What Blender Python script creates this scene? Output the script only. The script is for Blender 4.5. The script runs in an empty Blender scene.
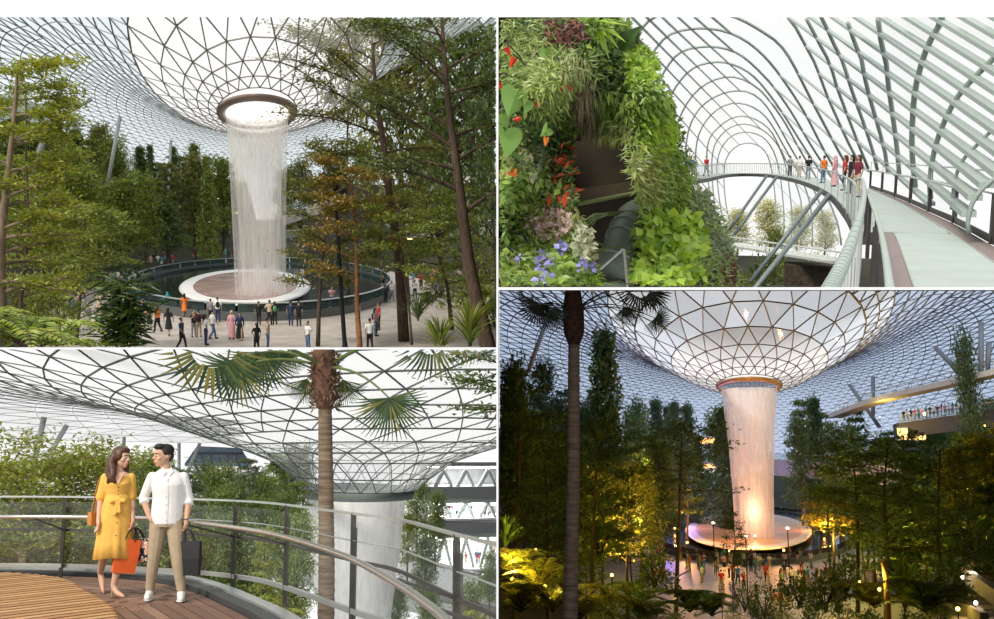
import bpy, bmesh, math, random, re
import numpy as np
from mathutils import Matrix, Vector

# ------------------------------------------------------------------ camera, sky, sun, exposure
SC = bpy.context.scene
COL = SC.collection
F, CX, CY = 1000.0, 497.0, 309.5
EYE = Vector((0, 0, 1.6))
cd = bpy.data.cameras.new('camera'); cam = bpy.data.objects.new('camera', cd); COL.objects.link(cam)
cd.sensor_width = 36.0; cd.lens = 36.0 * F / 994.0; cd.clip_start = 0.1; cd.clip_end = 3000
cam.location = EYE; cam.rotation_euler = (math.pi / 2, 0, 0)
SC.camera = cam
w = bpy.data.worlds.new('overcast_sky'); SC.world = w; w.use_nodes = True
bg = w.node_tree.nodes['Background']; bg.inputs[0].default_value = (1.0, 0.995, 0.98, 1); bg.inputs[1].default_value = 1.05
sl = bpy.data.lights.new('sun', 'SUN'); sl.energy = 2.8; sl.angle = math.radians(12); sl.color = (1, .93, .8)
so = bpy.data.objects.new('sun', sl); COL.objects.link(so)
so.rotation_euler = (math.radians(48), 0, math.radians(-38))
SC.view_settings.view_transform = 'Standard'; SC.view_settings.look = 'None'
SC.view_settings.exposure = 0.0; SC.view_settings.gamma = 1.0; SC.view_settings.use_curve_mapping = False
SC.cycles.max_bounces = 6; SC.cycles.transparent_max_bounces = 24

RNG = np.random.default_rng(7)
random.seed(7)

# ------------------------------------------------------------------ the four halls: local frames (X right, Y forward, Z up, eye at 0)
class Hall:
    def __init__(s, cx, h, lim):
        th = math.atan((CY - h) / F); ps = math.atan((cx - CX) / F)
        s.R = Matrix.Rotation(th, 4, 'X') @ Matrix.Rotation(-ps, 4, 'Z')
        s.T = Matrix.Translation(EYE) @ s.R
        s.Ri = s.R.inverted(); s.lim = lim     # lim: x0,x1,y0,y1 of the hall's own walls
        s.Rn = np.array(s.R.to_3x3())
    def ray(s, px, py): return (s.Ri @ Vector((px - CX, F, CY - py)))
    def g(s, px, py, z):
        d = s.ray(px, py); return d * (z / d.z)
    def at(s, px, py, y):
        d = s.ray(px, py); return d * (y / d.y)
    def proj(s, V):
        P = np.asarray(V, float).reshape(-1, 3) @ s.Rn.T
        y = np.maximum(P[:, 1], .05)
        return CX + F * P[:, 0] / y, CY - F * P[:, 2] / y
B = 1e9
TL = Hall(248, 215, (-B, 496.4, 17.2, 347.4))
TR = Hall(746, 157, (498.4, B, 17.2, 287.2))
BL = Hall(248, 455, (-B, 496.4, 349.4, B))
BR = Hall(746, 465, (498.4, B, 289.6, B))

# ------------------------------------------------------------------ materials
MATS = {}
def _nm(name):
    m = bpy.data.materials.new(name); m.use_nodes = True
    return m, m.node_tree, m.node_tree.nodes['Principled BSDF']
def mat(name, col, rough=.6, metal=0.0, var=.12, scale=8.0, bump=0.0, spec=.4, stretch=None, emit=None, coat=0):
    if name in MATS: return MATS[name]
    m, nt, b = _nm(name); N = nt.nodes; L = nt.links
    b.inputs['Roughness'].default_value = rough; b.inputs['Metallic'].default_value = metal
    b.inputs['Specular IOR Level'].default_value = spec
    tc = N.new('ShaderNodeTexCoord'); mp = N.new('ShaderNodeMapping')
    if stretch: mp.inputs['Scale'].default_value = stretch
    nz = N.new('ShaderNodeTexNoise'); nz.inputs['Scale'].default_value = scale; nz.inputs['Detail'].default_value = 4
    cr = N.new('ShaderNodeValToRGB')
    c = np.array(col[:3], float)
    cr.color_ramp.elements[0].position = .3; cr.color_ramp.elements[1].position = .7
    cr.color_ramp.elements[0].color = (*np.clip(c * (1 - var), 0, 1), 1); cr.color_ramp.elements[1].color = (*np.clip(c * (1 + var), 0, 1), 1)
    L.new(tc.outputs['Object'], mp.inputs[0]); L.new(mp.outputs[0], nz.inputs['Vector'])
    L.new(nz.outputs['Fac'], cr.inputs[0]); L.new(cr.outputs[0], b.inputs['Base Color'])
    if bump:
        bp = N.new('ShaderNodeBump'); bp.inputs['Strength'].default_value = bump
        L.new(nz.outputs['Fac'], bp.inputs['Height']); L.new(bp.outputs[0], b.inputs['Normal'])
    if emit:
        b.inputs['Emission Color'].default_value = (*emit[:3], 1); b.inputs['Emission Strength'].default_value = emit[3]
    if coat: b.inputs['Coat Weight'].default_value = coat
    MATS[name] = m; return m
def leafmat(name, cols, trans=.3, gloss=.06):
    if name in MATS: return MATS[name]
    m = bpy.data.materials.new(name); m.use_nodes = True; nt = m.node_tree; N = nt.nodes; L = nt.links
    N.remove(N['Principled BSDF']); out = N['Material Output']
    ge = N.new('ShaderNodeNewGeometry'); cr = N.new('ShaderNodeValToRGB')
    el = cr.color_ramp.elements
    while len(el) < len(cols): el.new(.5)
    for i, c in enumerate(cols):
        el[i].position = i / max(1, len(cols) - 1); el[i].color = (*c, 1)
    L.new(ge.outputs['Random Per Island'], cr.inputs[0])
    d = N.new('ShaderNodeBsdfDiffuse'); t = N.new('ShaderNodeBsdfTranslucent'); g = N.new('ShaderNodeBsdfGlossy')
    g.inputs['Roughness'].default_value = .45; g.inputs['Color'].default_value = (.9, .95, .9, 1)
    L.new(cr.outputs[0], d.inputs[0])
    hs = N.new('ShaderNodeMix'); hs.data_type = 'RGBA'; hs.blend_type = 'MULTIPLY'; hs.inputs[0].default_value = .8
    L.new(cr.outputs[0], hs.inputs[6]); hs.inputs[7].default_value = (1.35, 1.2, .45, 1); L.new(hs.outputs[2], t.inputs[0])
    a = N.new('ShaderNodeMixShader'); a.inputs[0].default_value = trans
    L.new(d.outputs[0], a.inputs[1]); L.new(t.outputs[0], a.inputs[2])
    b = N.new('ShaderNodeMixShader'); b.inputs[0].default_value = gloss
    L.new(a.outputs[0], b.inputs[1]); L.new(g.outputs[0], b.inputs[2]); L.new(b.outputs[0], out.inputs[0])
    MATS[name] = m; return m
def glassmat(name, tint, clear=.8, frost=(.8, .85, .9), rough=.05, tr=.5):
    """thin glazing: part clear, part frit, a little sheen"""
    if name in MATS: return MATS[name]
    m = bpy.data.materials.new(name); m.use_nodes = True; nt = m.node_tree; N = nt.nodes; L = nt.links
    N.remove(N['Principled BSDF']); out = N['Material Output']
    t = N.new('ShaderNodeBsdfTransparent'); t.inputs[0].default_value = (*tint, 1)
    d = N.new('ShaderNodeBsdfTranslucent'); d.inputs[0].default_value = (*frost, 1)
    d2 = N.new('ShaderNodeBsdfDiffuse'); d2.inputs[0].default_value = (*frost, 1)
    dd = N.new('ShaderNodeMixShader'); dd.inputs[0].default_value = 1 - tr; L.new(d.outputs[0], dd.inputs[1]); L.new(d2.outputs[0], dd.inputs[2])
    ge = N.new('ShaderNodeNewGeometry'); mr = N.new('ShaderNodeMapRange')
    mr.inputs[3].default_value = max(0, clear - .12); mr.inputs[4].default_value = min(1, clear + .12)
    L.new(ge.outputs['Random Per Island'], mr.inputs[0])
    a = N.new('ShaderNodeMixShader'); L.new(mr.outputs[0], a.inputs[0]); L.new(dd.outputs[0], a.inputs[1]); L.new(t.outputs[0], a.inputs[2])
    g = N.new('ShaderNodeBsdfGlossy'); g.inputs['Roughness'].default_value = rough
    b = N.new('ShaderNodeMixShader'); b.inputs[0].default_value = .04; L.new(a.outputs[0], b.inputs[1]); L.new(g.outputs[0], b.inputs[2])
    L.new(b.outputs[0], out.inputs[0]); MATS[name] = m; return m
def watermat(name, col, dens, sc=(3, 3, .12), tl_=.55):
    """falling water: vertical white strands with gaps"""
    m = bpy.data.materials.new(name); m.use_nodes = True; nt = m.node_tree; N = nt.nodes; L = nt.links
    b = N['Principled BSDF']; b.inputs['Base Color'].default_value = (*col, 1); b.inputs['Roughness'].default_value = .5
    b.inputs['Specular IOR Level'].default_value = .2
    b.inputs['Transmission Weight'].default_value = 0
    tc = N.new('ShaderNodeTexCoord'); mp = N.new('ShaderNodeMapping'); mp.inputs['Scale'].default_value = sc
    nz = N.new('ShaderNodeTexNoise'); nz.inputs['Scale'].default_value = 1.0; nz.inputs['Detail'].default_value = 5; nz.inputs['Roughness'].default_value = .7
    mr = N.new('ShaderNodeMapRange'); mr.inputs[1].default_value = .30; mr.inputs[2].default_value = .72
    mr.inputs[3].default_value = max(0, dens - .35); mr.inputs[4].default_value = min(1, dens + .35)
    L.new(tc.outputs['Object'], mp.inputs[0]); L.new(mp.outputs[0], nz.inputs['Vector']); L.new(nz.outputs['Fac'], mr.inputs[0])
    tl = N.new('ShaderNodeBsdfTranslucent'); tl.inputs[0].default_value = (*col, 1)
    mx = N.new('ShaderNodeMixShader'); mx.inputs[0].default_value = tl_
    tr = N.new('ShaderNodeBsdfTransparent'); a = N.new('ShaderNodeMixShader')
    L.new(b.outputs[0], mx.inputs[1]); L.new(tl.outputs[0], mx.inputs[2])
    L.new(mr.outputs[0], a.inputs[0]); L.new(tr.outputs[0], a.inputs[1]); L.new(mx.outputs[0], a.inputs[2])
    L.new(a.outputs[0], N['Material Output'].inputs[0]); MATS[name] = m; return m

# ------------------------------------------------------------------ mesh building
class MB:
    def __init__(s): s.v = []; s.f = []; s.n = 0
    def add(s, V, Fs):
        V = np.asarray(V, float).reshape(-1, 3); s.v.append(V)
        for f in (Fs if isinstance(Fs, list) else [Fs]):
            f = np.asarray(f, np.int64)
            if f.size: s.f.append(f + s.n)
        s.n += len(V); return s
    def box(s, c, d, R=None):
        x, y, z = np.array(d, float) / 2
        V = np.array([(-x, -y, -z), (x, -y, -z), (x, y, -z), (-x, y, -z), (-x, -y, z), (x, -y, z), (x, y, z), (-x, y, z)])
        if R is not None: V = V @ np.array(R).T
        return s.add(V + np.array(c, float), np.array([(0, 3, 2, 1), (4, 5, 6, 7), (0, 1, 5, 4), (1, 2, 6, 5), (2, 3, 7, 6), (3, 0, 4, 7)]))
    def tube(s, P, r, n=6, cap=True, flat=None, closed=False):
        """flat=(w,h): rectangular bar instead of round"""
        P = np.asarray([tuple(p) for p in P], float); m = len(P)
        r = np.full(m, r) if np.isscalar(r) else np.asarray(r, float)
        if closed: T = np.roll(P, -1, 0) - np.roll(P, 1, 0)
        else: T = np.gradient(P, axis=0)
        T /= np.linalg.norm(T, axis=1, keepdims=True) + 1e-12
        up = np.tile([0, 0, 1.0], (m, 1)); up[np.abs(T[:, 2]) > .97] = (0, 1.0, 0)
        if np.abs(T[:, 2]).max() > .9 and np.abs(T[:, 1]).max() < .9: up[:] = (0, 1.0, 0)
        S = np.cross(T, up); S /= np.linalg.norm(S, axis=1, keepdims=True) + 1e-12; U = np.cross(S, T)
        if flat:
            w_, h_ = flat; q = np.array([(-w_, -h_), (w_, -h_), (w_, h_), (-w_, h_)]) / 2; n = 4
            V = P[:, None] + q[None, :, 0, None] * S[:, None] * r[:, None, None] + q[None, :, 1, None] * U[:, None] * r[:, None, None]
        else:
            a = np.arange(n) / n * 2 * np.pi
            V = P[:, None] + r[:, None, None] * (np.cos(a)[None, :, None] * S[:, None] + np.sin(a)[None, :, None] * U[:, None])
        i = np.arange(m if closed else m - 1)[:, None]; j = np.arange(n)[None]; i2 = (i + 1) % m
        Q = np.stack([i * n + j, i * n + (j + 1) % n, i2 * n + (j + 1) % n, i2 * n + j], -1).reshape(-1, 4)
        Fs = [Q]
        if cap and not closed:
            Fs += [np.arange(n)[::-1][None], (np.arange(n) + (m - 1) * n)[None]]
        return s.add(V, Fs)
    def lathe(s, prof, n=32, ry=1.0, c=(0, 0, 0), a0=0, a1=2 * math.pi):
        prof = np.array(prof, float); full = abs(a1 - a0 - 2 * math.pi) < 1e-6
        k = n if full else n + 1
        a = a0 + (a1 - a0) * np.arange(k) / n
        V = np.stack([prof[:, 0, None] * np.cos(a), prof[:, 0, None] * np.sin(a) * ry, np.repeat(prof[:, 1, None], k, 1)], -1) + np.array(c)
        i = np.arange(len(prof) - 1)[:, None]; j = np.arange(n)[None]; j2 = (j + 1) % k
        return s.add(V, np.stack([i * k + j, i * k + j2, (i + 1) * k + j2, (i + 1) * k + j], -1).reshape(-1, 4))
    def ell(s, c, r, n=10, R=None):
        th = np.linspace(0, np.pi, n + 1)[1:-1]; ph = np.arange(2 * n) / (2 * n) * 2 * np.pi
        V = np.stack([np.sin(th)[:, None] * np.cos(ph), np.sin(th)[:, None] * np.sin(ph), np.cos(th)[:, None] + 0 * ph], -1).reshape(-1, 3)
        V = np.vstack([V, [0, 0, 1], [0, 0, -1]]) * np.array(r, float)
        if R is not None: V = V @ np.array(R).T
        m = len(th); k = 2 * n; i = np.arange(m - 1)[:, None]; j = np.arange(k)[None]
        Q = np.stack([i * k + j, (i + 1) * k + j, (i + 1) * k + (j + 1) % k, i * k + (j + 1) % k], -1).reshape(-1, 4)
        jj = np.arange(k); T1 = np.stack([np.full(k, m * k), jj, (jj + 1) % k], -1); T2 = np.stack([np.full(k, m * k + 1), (m - 1) * k + (jj + 1) % k, (m - 1) * k + jj], -1)
        return s.add(V + np.array(c, float), [Q, T1, T2])
    def prism(s, poly, z0, z1):
        n = len(poly); P = np.array(poly, float)
        V = np.vstack([np.c_[P, np.full(n, z0)], np.c_[P, np.full(n, z1)]]); j = np.arange(n)
        return s.add(V, [np.stack([j, (j + 1) % n, (j + 1) % n + n, j + n], -1), (np.arange(n) + n)[None], np.arange(n)[::-1][None]])
    def leaves(s, P, D, N, L, W, bend=.12):
        P = np.asarray(P, float); n = len(P)
        if n == 0: return s
        D = D / (np.linalg.norm(D, axis=1, keepdims=True) + 1e-9)
        S = np.cross(D, N); S /= np.linalg.norm(S, axis=1, keepdims=True) + 1e-9; U = np.cross(S, D)
        L = np.broadcast_to(np.asarray(L, float), (n,))[:, None]; W = np.broadcast_to(np.asarray(W, float), (n,))[:, None]
        V = np.stack([P, P + D * L * .45 + S * W * .5 + U * L * bend, P + D * L, P + D * L * .45 - S * W * .5 + U * L * bend], 1)
        return s.add(V, np.arange(4 * n).reshape(n, 4))
    def mesh(s, name, smooth=False):
        me = bpy.data.meshes.new(name)
        if not s.v: return me
        V = np.vstack(s.v); me.vertices.add(len(V)); me.vertices.foreach_set('co', V.ravel())
        li = np.concatenate([f.ravel() for f in s.f]); ln = np.concatenate([np.full(len(f), f.shape[1]) for f in s.f])
        st = np.concatenate([[0], np.cumsum(ln)[:-1]])
        me.loops.add(len(li)); me.loops.foreach_set('vertex_index', li.astype(np.int32))
        me.polygons.add(len(ln)); me.polygons.foreach_set('loop_start', st.astype(np.int32)); me.polygons.foreach_set('loop_total', ln.astype(np.int32))
        me.polygons.foreach_set('use_smooth', np.full(len(ln), smooth)); me.update(calc_edges=True)
        return me

# ------------------------------------------------------------------ objects
WM = {}; HALL = {}; CULL = set()
def _reg(o, hall, M): WM[o.name] = M; HALL[o.name] = hall
def tag(o, label=None, cat=None, group=None, kind=None):
    if label: o['label'] = label
    if cat: o['category'] = cat
    if group: o['group'] = group
    if kind: o['kind'] = kind
    return o
def xf(loc=(0, 0, 0), rz=0, sc=1, rx=0, ry=0):
    S = Matrix.Diagonal((*((sc, sc, sc) if np.isscalar(sc) else sc), 1))
    return Matrix.Translation(Vector(loc)) @ Matrix.Rotation(rz, 4, 'Z') @ Matrix.Rotation(ry, 4, 'Y') @ Matrix.Rotation(rx, 4, 'X') @ S
def obj(name, me, m, parent=None, M=None, hall=None, cull=False, smooth=None):
    if isinstance(me, MB): me = me.mesh(name, bool(smooth))
    o = bpy.data.objects.new(name, me); COL.objects.link(o)
    if not me.materials: me.materials.append(None)
    o.material_slots[0].link = 'OBJECT'; o.material_slots[0].material = m
    M = M or Matrix.Identity(4)
    if parent is not None:
        o.parent = parent; o.matrix_basis = M; _reg(o, HALL[parent.name], WM[parent.name] @ M)
    else:
        o.matrix_world = hall.T @ M; _reg(o, hall, hall.T @ M)
    if cull: CULL.add(o.name)
    return o
def thing(name, label, cat, hall, M=None, group=None):
    o = bpy.data.objects.new(name, None); COL.objects.link(o); o.empty_display_size = .2
    W = hall.T @ (M or Matrix.Identity(4)); o.matrix_world = W; _reg(o, hall, W)
    return tag(o, label, cat, group)
def struct(name, me, m, hall, M=None, label=None, smooth=False):
    o = obj(name, me, m, None, M, hall, smooth=smooth); tag(o, kind='structure', label=label); return o

def finish():
    """cut everything at the faces of its own hall"""
    for o in list(COL.objects):
        if o.type != 'MESH' or o.name not in WM: continue
        hall = HALL[o.name]; x0, x1, y0, y1 = hall.lim; me = o.data
        if hall is BR and o.get('kind') != 'structure': x0 += 1.0; y0 += .9      # things stop short of that hall's blackout wall and slab
        n = len(me.vertices)
        if n == 0: bpy.data.objects.remove(o); continue
        co = np.empty(n * 3); me.vertices.foreach_get('co', co); co = co.reshape(-1, 3)
        Wm = np.array(WM[o.name]); P = co @ Wm[:3, :3].T + Wm[:3, 3] - np.array(EYE)
        # signed distances to the bounding planes through the eye
        pl = []
        if x0 > -B: pl.append(((F, -(x0 - CX), 0)))
        if x1 < B: pl.append(((-F, (x1 - CX), 0)))
        if y0 > -B: pl.append(((0, (CY - y0), -F)))
        if y1 < B: pl.append(((0, -(CY - y1), F)))
        pl.append((0, 1.0, 0))
        S = [P @ np.array(p, float) - (0 if i < len(pl) - 1 else .5) for i, p in enumerate(pl)]
        bad = np.zeros(n, bool)
        for s_ in S: bad |= s_ < 0
        if not bad.any(): continue
        if any((s_ < 0).all() for s_ in S):
            if o.children:
                for c in list(o.children): pass
            bpy.data.objects.remove(o); continue
        if me.users > 1: me = me.copy(); o.data = me
        bm = bmesh.new(); bm.from_mesh(me)
        if o.name in CULL:
            bm.verts.ensure_lookup_table()
            idx = set(np.nonzero(bad)[0].tolist())
            bmesh.ops.delete(bm, geom=[v for v in bm.verts if v.index in idx], context='VERTS')
        else:
            Mi = WM[o.name].inverted()
            eye = Mi @ EYE; NM = WM[o.name].to_3x3().transposed()
            for i, p in enumerate(pl):
                if not (S[i] < 0).any(): continue
                no = (NM @ Vector(p)).normalized(); pc = eye if i < len(pl) - 1 else Mi @ (EYE + Vector((0, .5, 0)))
                ge = bm.verts[:] + bm.edges[:] + bm.faces[:]
                bmesh.ops.bisect_plane(bm, geom=ge, plane_co=pc, plane_no=no, clear_inner=True)
        empty = len(bm.faces) == 0
        bm.to_mesh(me); bm.free()
        if empty: bpy.data.objects.remove(o)
    # drop empties that lost all their parts
    par = {o.parent.name for o in COL.objects if o.parent}
    for o in list(COL.objects):
        if o.type == 'EMPTY' and o.name not in par: bpy.data.objects.remove(o)

def uniq():
    """look-alikes that differ in size say so"""
    by = {}
    for o in COL.objects:
        if o.parent is None and o.get('label') and o.get('category') in ('tree', 'plant'): by.setdefault(o['label'], []).append(o)
    words = {2: ['smaller', 'larger'], 3: ['smallest', 'middle-sized', 'largest'], 4: ['smallest', 'smallish', 'largish', 'largest'], 5: ['smallest', 'smallish', 'middle-sized', 'largish', 'largest']}
    for l, os_ in by.items():
        if len(os_) < 2: continue
        os_.sort(key=lambda o: o.scale[0] * o.scale[2]); w_ = words.get(min(5, len(os_)))
        for i, o in enumerate(os_): o['label'] = w_[min(len(w_) - 1, i * len(w_) // len(os_))] + ' ' + l
# ------------------------------------------------------------------ growing things
def bez(p0, p1, p2, n):
    t = np.linspace(0, 1, n)[:, None]; p0, p1, p2 = (np.array(tuple(p), float) for p in (p0, p1, p2))
    return (1 - t) ** 2 * p0 + 2 * t * (1 - t) * p1 + t * t * p2
def spline(P, n):
    """Catmull-Rom through the points"""
    P = np.array([tuple(p) for p in P], float); m = len(P)
    Q = np.vstack([2 * P[0] - P[1], P, 2 * P[-1] - P[-2]])
    u = np.linspace(0, m - 1 - 1e-9, n); i = u.astype(int); t = (u - i)[:, None]
    a, b, c, d = Q[i], Q[i + 1], Q[i + 2], Q[i + 3]
    return .5 * (2 * b + (c - a) * t + (2 * a - 5 * b + 4 * c - d) * t ** 2 + (3 * b - 3 * c + d - a) * t ** 3)
def grow(seed, trunk, r0, r1, prim, nsec=4, seclen=.45, per=14, size=.03, jit=.05, flat=.35, start=.35, wid=.5, droop=0.0, ns=7):
    """trunk: path; prim: (t, azimuth, elevation, length). Returns wood MB, leaf MB"""
    rg = np.random.default_rng(seed); wd = MB(); lf = MB()
    T = spline(trunk, 14); R = r1 + (r0 - r1) * (1 - np.linspace(0, 1, 14)) ** 1.25; wd.tube(T, R, ns)
    LP = []; LD = []
    def spr(path, s0):
        k = len(path)
        for _ in range(per):
            u = s0 + (1 - s0) * rg.random(); x = u * (k - 1); i = min(int(x), k - 2); p = path[i] + (path[i + 1] - path[i]) * (x - i)
            LP.append(p + rg.normal(0, 1, 3) * jit * np.array([1, 1, flat])); d = (path[-1] - path[0]); d = d / (np.linalg.norm(d) + 1e-9)
            LD.append(d * .6 + rg.normal(0, 1, 3) * np.array([1, 1, .35 + flat * .4]) - np.array([0, 0, droop]))
    for (t, az, el, ln) in prim:
        x = t * 13; i = min(int(x), 12); p0 = T[i] + (T[i + 1] - T[i]) * (x - i)
        d = np.array([math.cos(az) * math.cos(el), math.sin(az) * math.cos(el), math.sin(el)])
        pe = p0 + d * ln; pm = p0 + d * ln * .5 + np.array([0, 0, ln * .10])
        path = bez(p0, pm, pe, 6); rb = (r0 + (r1 - r0) * t) * .45
        wd.tube(path, np.linspace(rb, rb * .2, 6), 5, cap=False); spr(path, start)
        for k in range(nsec):
            u = .3 + .65 * (k + rg.random()) / nsec; x = u * 5; j = min(int(x), 4); q0 = path[j] + (path[j + 1] - path[j]) * (x - j)
            a2 = az + rg.choice([-1, 1]) * rg.uniform(.4, 1.1); e2 = el * .6 + rg.normal(0, .12) - droop * .3
            l2 = ln * seclen * rg.uniform(.6, 1.1); d2 = np.array([math.cos(a2) * math.cos(e2), math.sin(a2) * math.cos(e2), math.sin(e2)])
            p2 = bez(q0, q0 + d2 * l2 * .5 + np.array([0, 0, l2 * .08]), q0 + d2 * l2, 4)
            wd.tube(p2, np.linspace(rb * .4, rb * .12, 4), 4, cap=False); spr(p2, .1)
    P = np.array(LP); D = np.array(LD); N = np.tile([0, 0, 1.0], (len(P), 1)) + rg.normal(0, .35, (len(P), 3))
    L = size * rg.uniform(.6, 1.3, len(P)); lf.leaves(P, D, N, L, L * wid)
    return wd, lf
def bush(seed, n=900, size=.09, wid=.5, up=.5, hollow=.55):
    rg = np.random.default_rng(seed); D = rg.normal(0, 1, (n, 3)); D[:, 2] = np.abs(D[:, 2]); D /= np.linalg.norm(D, axis=1, keepdims=True)
    lump = 1 + .22 * np.sin(3 * np.arctan2(D[:, 1], D[:, 0]) + seed) + .18 * np.sin(5 * D[:, 2] + 2 * seed)
    P = D * (hollow + (1 - hollow) * rg.random(n))[:, None] * lump[:, None] * np.array([.5, .5, .85])
    LD = D * .7 + rg.normal(0, .6, (n, 3)) + np.array([0, 0, up - .3]); N = D + np.array([0, 0, .8]) + rg.normal(0, .3, (n, 3))
    L = size * rg.uniform(.6, 1.3, n); lf = MB().leaves(P, LD, N, L, L * wid)
    wd = MB()
    for k in range(5):
        a = k * 1.26 + seed; wd.tube(bez((0, 0, 0), (.08 * math.cos(a), .08 * math.sin(a), .3), (.3 * math.cos(a), .3 * math.sin(a), .55), 4), np.linspace(.025, .008, 4), 4)
    return wd, lf
def rosette(seed, nf=16, leafl=40, arch=.5, wid=.03, flen=1.0, lenl=.28):
    """cycad / fern: arching fronds with leaflets; returns list of (rachis, leaflet) MBs joined"""
    rg = np.random.default_rng(seed); wd = MB(); lf = MB()
    for k in range(nf):
        a = k * 2.4 + rg.normal(0, .1); e = rg.uniform(.35, 1.25); d = np.array([math.cos(a), math.sin(a), 0])
        ln = flen * rg.uniform(.8, 1.1)
        p = bez((0, 0, 0), d * ln * .45 * math.cos(e) + np.array([0, 0, ln * .75 * math.sin(e)]), d * ln * (.55 + .45 * math.cos(e)) + np.array([0, 0, ln * (.8 * math.sin(e) - arch * .5)]), 9)
        wd.tube(p, np.linspace(.018, .004, 9) * flen, 4, cap=False)
        u = np.repeat(np.linspace(.12, .99, leafl // 2), 2); x = u * 8; i = np.minimum(x.astype(int), 7); P = p[i] + (p[i + 1] - p[i]) * (x - i)[:, None]
        T = p[i + 1] - p[i]; T /= np.linalg.norm(T, axis=1, keepdims=True); S = np.cross(T, [0, 0, 1]); S /= np.linalg.norm(S, axis=1, keepdims=True) + 1e-9
        sg = np.where(np.arange(len(u)) % 2, 1, -1)[:, None]
        LL = lenl * flen * np.sin(np.pi * np.clip(u * .85 + .12, 0, 1)) + .02
        lf.leaves(P, S * sg + T * .6 + np.array([0, 0, -.12]), np.cross(S, T), LL, wid * flen)
    return wd, lf
def fan_frond(seed, nseg=34, R=1.0, span=4.6, droop=.35, cone=.15):
    """a fan palm leaf in its own plane: hub at 0, opens along +X, normal +Z; folded segments with drooping tips"""
    rg = np.random.default_rng(seed); mb = MB()
    for k in range(nseg):
        a = -span / 2 + span * (k + .5) / nseg; r = R * (1 - .22 * abs(a / (span / 2)) ** 2) * rg.uniform(.93, 1.05)
        w_ = span / nseg * .5; V = []
        for j, t in enumerate((.02, .35, .62, .85, 1.0)):
            ww = (w_ * t * r if t < .5 else w_ * .5 * r * (1.0 - (t - .5) * 1.9)) * 1.05
            ww = max(ww, .004); z = cone * t - droop * max(0, t - .35) ** 2 * 1.8 * r + rg.normal(0, .006)
            rr = r * t * (1 - .12 * max(0, t - .5)); c = np.array([math.cos(a) * rr, math.sin(a) * rr, z]); s_ = np.array([-math.sin(a), math.cos(a), 0]) * ww
            V += [c - s_, c + np.array([0, 0, .018 * r * min(t, .5)]), c + s_]
        q = []
        for j in range(4):
            for e in range(2): q.append((j * 3 + e, j * 3 + e + 1, j * 3 + 4 + e, j * 3 + 3 + e))
        mb.add(V, np.array(q))
    return mb

# tree kinds, all one unit tall
def _tiers(rg, n, lo, hi, per, ln0, ln1, el0, el1):
    out = []
    for k in range(n):
        t = lo + (hi - lo) * k / max(1, n - 1); l = ln0 + (ln1 - ln0) * k / max(1, n - 1); a = rg.uniform(0, 6.28)
        for j in range(per): out.append((min(.99, t + rg.normal(0, .008)), a + j * 6.283 / per + rg.normal(0, .25), rg.uniform(el0, el1), l * rg.uniform(.75, 1.15)))
    return out
KINDS = {}
def kind(k):
    if k in KINDS: return KINDS[k]
    nm, sd = k.split('.'); sd = int(sd); rg = np.random.default_rng(sd * 31 + len(nm))
    wob = lambda a: [(0, 0, 0), (rg.normal(0, a), rg.normal(0, a), .35), (rg.normal(0, a), rg.normal(0, a), .7), (rg.normal(0, a), rg.normal(0, a), 1.0)]
    if nm == 'tiered': w_, l_ = grow(sd, wob(.02), .018, .004, _tiers(rg, 8, .34, .97, 5, .30, .10, .05, .30), 4, .5, 17, .036, .03, .3)
    elif nm == 'round': w_, l_ = grow(sd, wob(.03), .022, .006, _tiers(rg, 7, .28, .95, 6, .24, .14, .15, .9), 4, .55, 18, .042, .05, .9)
    elif nm == 'cone': w_, l_ = grow(sd, wob(.006), .016, .003, _tiers(rg, 13, .08, .99, 6, .17, .03, -.1, .3), 3, .5, 15, .040, .028, .9)
    elif nm == 'sparse': w_, l_ = grow(sd, wob(.03), .012, .003, _tiers(rg, 7, .35, .98, 3, .24, .09, .2, .6), 3, .5, 16, .034, .035, .5)
    elif nm == 'tall': w_, l_ = grow(sd, wob(.025), .016, .004, _tiers(rg, 5, .62, .98, 5, .22, .12, .1, .7), 4, .5, 18, .034, .035, .5)
    elif nm == 'bush': w_, l_ = bush(sd)
    elif nm == 'finebush': w_, l_ = bush(sd, 1700, .05, .55)
    elif nm == 'cycad': w_, l_ = rosette(sd, 20, 44, .55, .035)
    elif nm == 'fern': w_, l_ = rosette(sd, 12, 30, .9, .05, 1.0, .22)
    elif nm == 'blade':
        w_ = MB(); l_ = MB(); n = 70; a = rg.uniform(0, 6.28, n); e = rg.uniform(.5, 1.4, n)
        for i in range(n):
            d = np.array([math.cos(a[i]), math.sin(a[i]), 0]); p = bez((0, 0, 0), d * .25 * math.cos(e[i]) + np.array([0, 0, .6 * math.sin(e[i])]), d * .75 * math.cos(e[i]) + d * .15 + np.array([0, 0, .85 * math.sin(e[i]) - .12]), 6)
            wv = .022 * np.array([.6, 1, 1, .8, .5, .05]); s_ = np.array([-d[1], d[0], 0]); V = np.stack([p - s_ * wv[:, None], p + s_ * wv[:, None]], 1).reshape(-1, 3)
            l_.add(V, np.array([(2 * j, 2 * j + 1, 2 * j + 3, 2 * j + 2) for j in range(5)]))
        w_.tube([(0, 0, -.02), (0, 0, .1)], .04, 6)
    KINDS[k] = (w_.mesh(nm + '_wood'), l_.mesh(nm + '_leaf')); return KINDS[k]

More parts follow.
